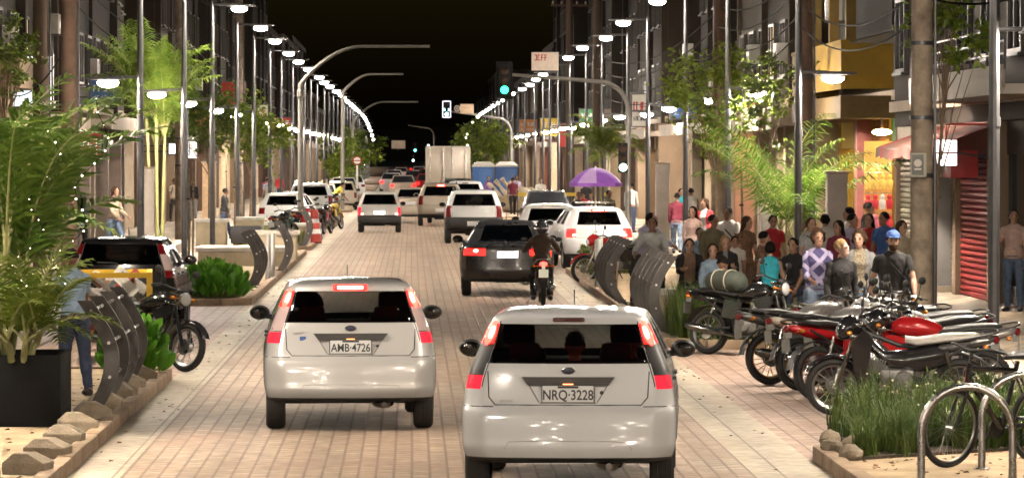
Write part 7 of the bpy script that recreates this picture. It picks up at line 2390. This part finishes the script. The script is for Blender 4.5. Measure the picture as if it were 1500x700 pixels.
def sapling(x, y, label, h=2.3, z=.03):
    t = thing('tree_stake', label, 'stake', (x, y, z))
    b = MB(); b.tube([(0, 0, 0), (.02, 0, h * .5), (.0, 0, h)], [.03, .026, .022], 8); b.build('post', bark, t, smooth=80)
    b = MB(); b.box((0, 0, h * .7), (.08, .08, .04), bev=.01); b.build('tie', rubber, t)
sapling(7.78, 60.9, 'thin wooden stake right beside the concrete pole', 2.6)
sapling(6.45, 80, 'thin tree stem in front of the man in the red polo', 2.4)
sapling(3.95, 79.2, 'short pale stake behind the steel bollards', .95, .1)
sapling(-5.0, 92, 'thin stake right of the near left lamp', 2.4)
sapling(-5.55, 104, 'thin stake left of the pale stone bench', 2.5)
sapling(-5.1, 118, 'thin stake behind the pale stone bench', 2.5)
sapling(-6.6, 146, 'thin stake near the wide tan pillar', 3.0)
# ---- grasses and shrubs
def blades(name, label, poly, n, h, m, seed, spread=.5, w_=.013, z=.10, cat='grass', k=4):
    """arching blades in tufts spread over a polygon bed"""
    rs = random.Random(seed)
    xs = [p[0] for p in poly]; ys = [p[1] for p in poly]
    def inside(x, y):
        c = False
        for i in range(len(poly)):
            (x1, y1), (x2, y2) = poly[i], poly[i - 1]
            if (y1 > y) != (y2 > y) and x < (x2 - x1) * (y - y1) / (y2 - y1) + x1:
                c = not c
        return c
    b = MB()
    tufts = []
    while len(tufts) < n // 26:
        x, y = rs.uniform(min(xs), max(xs)), rs.uniform(min(ys), max(ys))
        if inside(x, y):
            tufts.append((x, y, rs.uniform(.65, 1.15)))
    for (x, y, s_) in tufts:
        for j in range(26):
            a = rs.uniform(0, 2 * pi)
            L_ = h * s_ * rs.uniform(.6, 1.25)
            bend = rs.uniform(.2, 1.3) * spread
            p = Vector((x + rs.gauss(0, .05), y + rs.gauss(0, .05), z))
            side = Vector((-sin(a + rs.uniform(-.8, .8)), cos(a), 0)).normalized() * w_ * .5
            e = R(88)
            vs = []
            for i in range(k + 1):
                tt = i / k
                ww = side * (1 - tt ** 2 * .95)
                vs += [p - ww, p + ww]
                d = Vector((cos(a) * cos(e), sin(a) * cos(e), sin(e)))
                p = p + d * L_ / k
                e -= bend * (.5 + tt) / k * 2.0
            b.add(vs, [(2 * i, 2 * i + 1, 2 * i + 3, 2 * i + 2) for i in range(k)])
    o = b.build(name, m, smooth=0, fixn=False)
    tag(o, label, cat)
    return stuff(o)
bed = [(3.78, 34.4), (6.45, 36.4), (6.45, 40.4), (4.9, 40.4), (3.95, 38.8)]
soilb = MB(); soilb.prism(bed, .003, .125, 'xy'); structure(soilb.build('soil_bed', MATS['soil'], smooth=0))
blades('tall_grass', 'bed of tall arching grass beside the hoop racks and the step-through motorcycle', bed, 6800, .45, grass_leaf, 2, 1.05, .017)
blades('tall_grass', 'clump of tall grass behind the black motorcycle with the luggage roll', [(3.75, 56.8), (4.7, 56.8), (4.6, 59.5), (3.75, 59.5)], 2600, .66, grass_leaf, 3, .55, .016)
blades('tall_grass', 'low grass strip in front of the bench at the pavement edge', [(5.0, 58), (6.4, 58), (6.4, 60), (5.0, 60)], 1500, .45, grass_leaf, 4, .6, .016)
blades('low_grass', 'low pale grass bed in front of the white parked hatchback', [(-5.0, 117), (-3.1, 117), (-3.1, 131), (-5.0, 131)], 4500, .38, leafmat('grass_pale', (.12, .13, .04), (.24, .24, .09), .5, .3), 5, .7, .02)
# tiny pale flowers standing in the grass bed
fb = MB()
rs = random.Random(8)
for i in range(70):
    x, y = rs.uniform(4.4, 6.4), rs.uniform(36.4, 40.2)
    fb.ell((x, y, rs.uniform(.42, .56)), (.012, .012, .010), 5, 3)
o = stuff(fb.build('grass_flowers', mat('flower_pale', (.7, .62, .4), .6)))
tag(o, 'tiny pale flowers scattered over the tall grass bed', 'flowers')
def shrub(label, loc, r_, h, n, seed, leaf=.26):
    """broad upright leaves in a low mound"""
    rs = random.Random(seed)
    t = thing('shrub', label, 'shrub', loc)
    b = MB()
    st = MB()
    for i in range(n):
        a = rs.uniform(0, 2 * pi)
        q = math.sqrt(rs.random())
        x, y = r_ * q * cos(a), r_ * q * sin(a) * 1.3
        zt = h * (1 - .5 * q * q) * rs.uniform(.35, 1.0)
        d = Vector((cos(a) * .45 * q + rs.uniform(-.35, .35), sin(a) * .45 * q + rs.uniform(-.35, .35), 1)).normalized()
        s_ = d.cross(Vector((rs.uniform(-1, 1), rs.uniform(-1, 1), .1))).normalized()
        nn = s_.cross(d)
        L_ = leaf * rs.uniform(.4, 1.1)
        p = Vector((x, y, max(.03, zt - L_ * .6)))
        if i % 3 == 0:
            st.tube([(x * .6, y * .6, 0), tuple(p)], .007, 4)
        prof = [(0, .03), (.2, .15), (.45, .24), (.7, .23), (.9, .12), (1, .01)]
        vs = []
        for (u, w_) in prof:
            c = p + d * L_ * u + nn * L_ * (-.18 * u * u)
            vs += [c - s_ * w_ * L_ + nn * .05 * L_ * w_ * 4, c, c + s_ * w_ * L_ + nn * .05 * L_ * w_ * 4]
        fs = []
        for k in range(5):
            fs += [(3 * k, 3 * k + 1, 3 * k + 4, 3 * k + 3), (3 * k + 1, 3 * k + 2, 3 * k + 5, 3 * k + 4)]
        b.add(vs, fs)
    b.build('foliage', shrub_leaf, t, smooth=60, fixn=False)
    st.build('stem', palm_stem, t, smooth=80)
shrub('bright green broad-leaved shrub beside the nearest curved guard', (-3.28, 48.3, .1), .34, .74, 330, 3, .27)
shrub('bright green broad-leaved shrub ahead of the black parked hatchback', (-3.62, 74.6, .1), .62, .68, 620, 4, .28)
def hedge(label, x0, x1, y0, y1, h, n, seed, z=.1, m=None):
    rs = random.Random(seed)
    t = thing('hedge', label, 'hedge', (0, 0, 0))
    b = MB()
    for i in range(n):
        x, y = rs.uniform(x0, x1), rs.uniform(y0, y1)
        zz = z + h * rs.uniform(.05, 1) * (1 - .15 * abs(sin(x * 5 + y)))
        q = Vector((x, y, zz))
        d = Vector((rs.uniform(-1, 1), rs.uniform(-1, 1), rs.uniform(-.2, 1))).normalized()
        s_ = d.cross(Vector((rs.uniform(-1, 1), rs.uniform(-1, 1), rs.uniform(-1, 1)))).normalized()
        L_ = rs.uniform(.05, .10)
        b.add([q, q + d * L_ * .5 + s_ * L_ * .3, q + d * L_, q + d * L_ * .5 - s_ * L_ * .3], [(0, 1, 2, 3)])
    b.build('foliage', m or hedge_leaf, t, smooth=0, fixn=False)
    b = MB()
    for i in range(24):
        x, y = rs.uniform(x0 + .1, x1 - .1), rs.uniform(y0 + .1, y1 - .1)
        b.tube([(x, y, z - .02), (x + rs.uniform(-.1, .1), y, z + h * .8)], .012, 5)
    b.build('stem', bark, t, smooth=80)
hedge('low trimmed olive hedge between the bollards and the braking white hatchback', 3.75, 5.0, 88, 92.5, .62, 5200, 3)

# dry leaves blown along the kerbs
b = MB()
rs = random.Random(77)
for i in range(420):
    if i % 3 == 0:
        x, y, z = rs.choice((-2.62 + rs.gauss(0, .10), 3.3 + rs.gauss(0, .12))), rs.uniform(30, 95), .006
    elif i % 3 == 1:
        x, y, z = rs.uniform(3.75, 6.3), rs.uniform(31, 36.2), .106
    else:
        x, y, z = rs.uniform(-4.6, -3.0), rs.uniform(32, 49), .106
    a = rs.uniform(0, 6.3)
    L_, w_ = rs.uniform(.03, .07), rs.uniform(.012, .025)
    c, s_ = cos(a), sin(a)
    b.add([(x, y, z), (x + c * L_ * .5 - s_ * w_, y + s_ * L_ * .5 + c * w_, z + rs.uniform(.004, .02)), (x + c * L_, y + s_ * L_, z + rs.uniform(0, .012)), (x + c * L_ * .5 + s_ * w_, y + s_ * L_ * .5 - c * w_, z + rs.uniform(.002, .016))], [(0, 1, 2), (0, 2, 3)])
o = stuff(b.build('fallen_leaves', mat('dry_leaf', (.16, .08, .03), .8, var=.4, scale=9), smooth=0, fixn=False))
tag(o, 'dry brown leaves blown along the kerbs and beds', 'leaves')
bpy.context.view_layer.update()
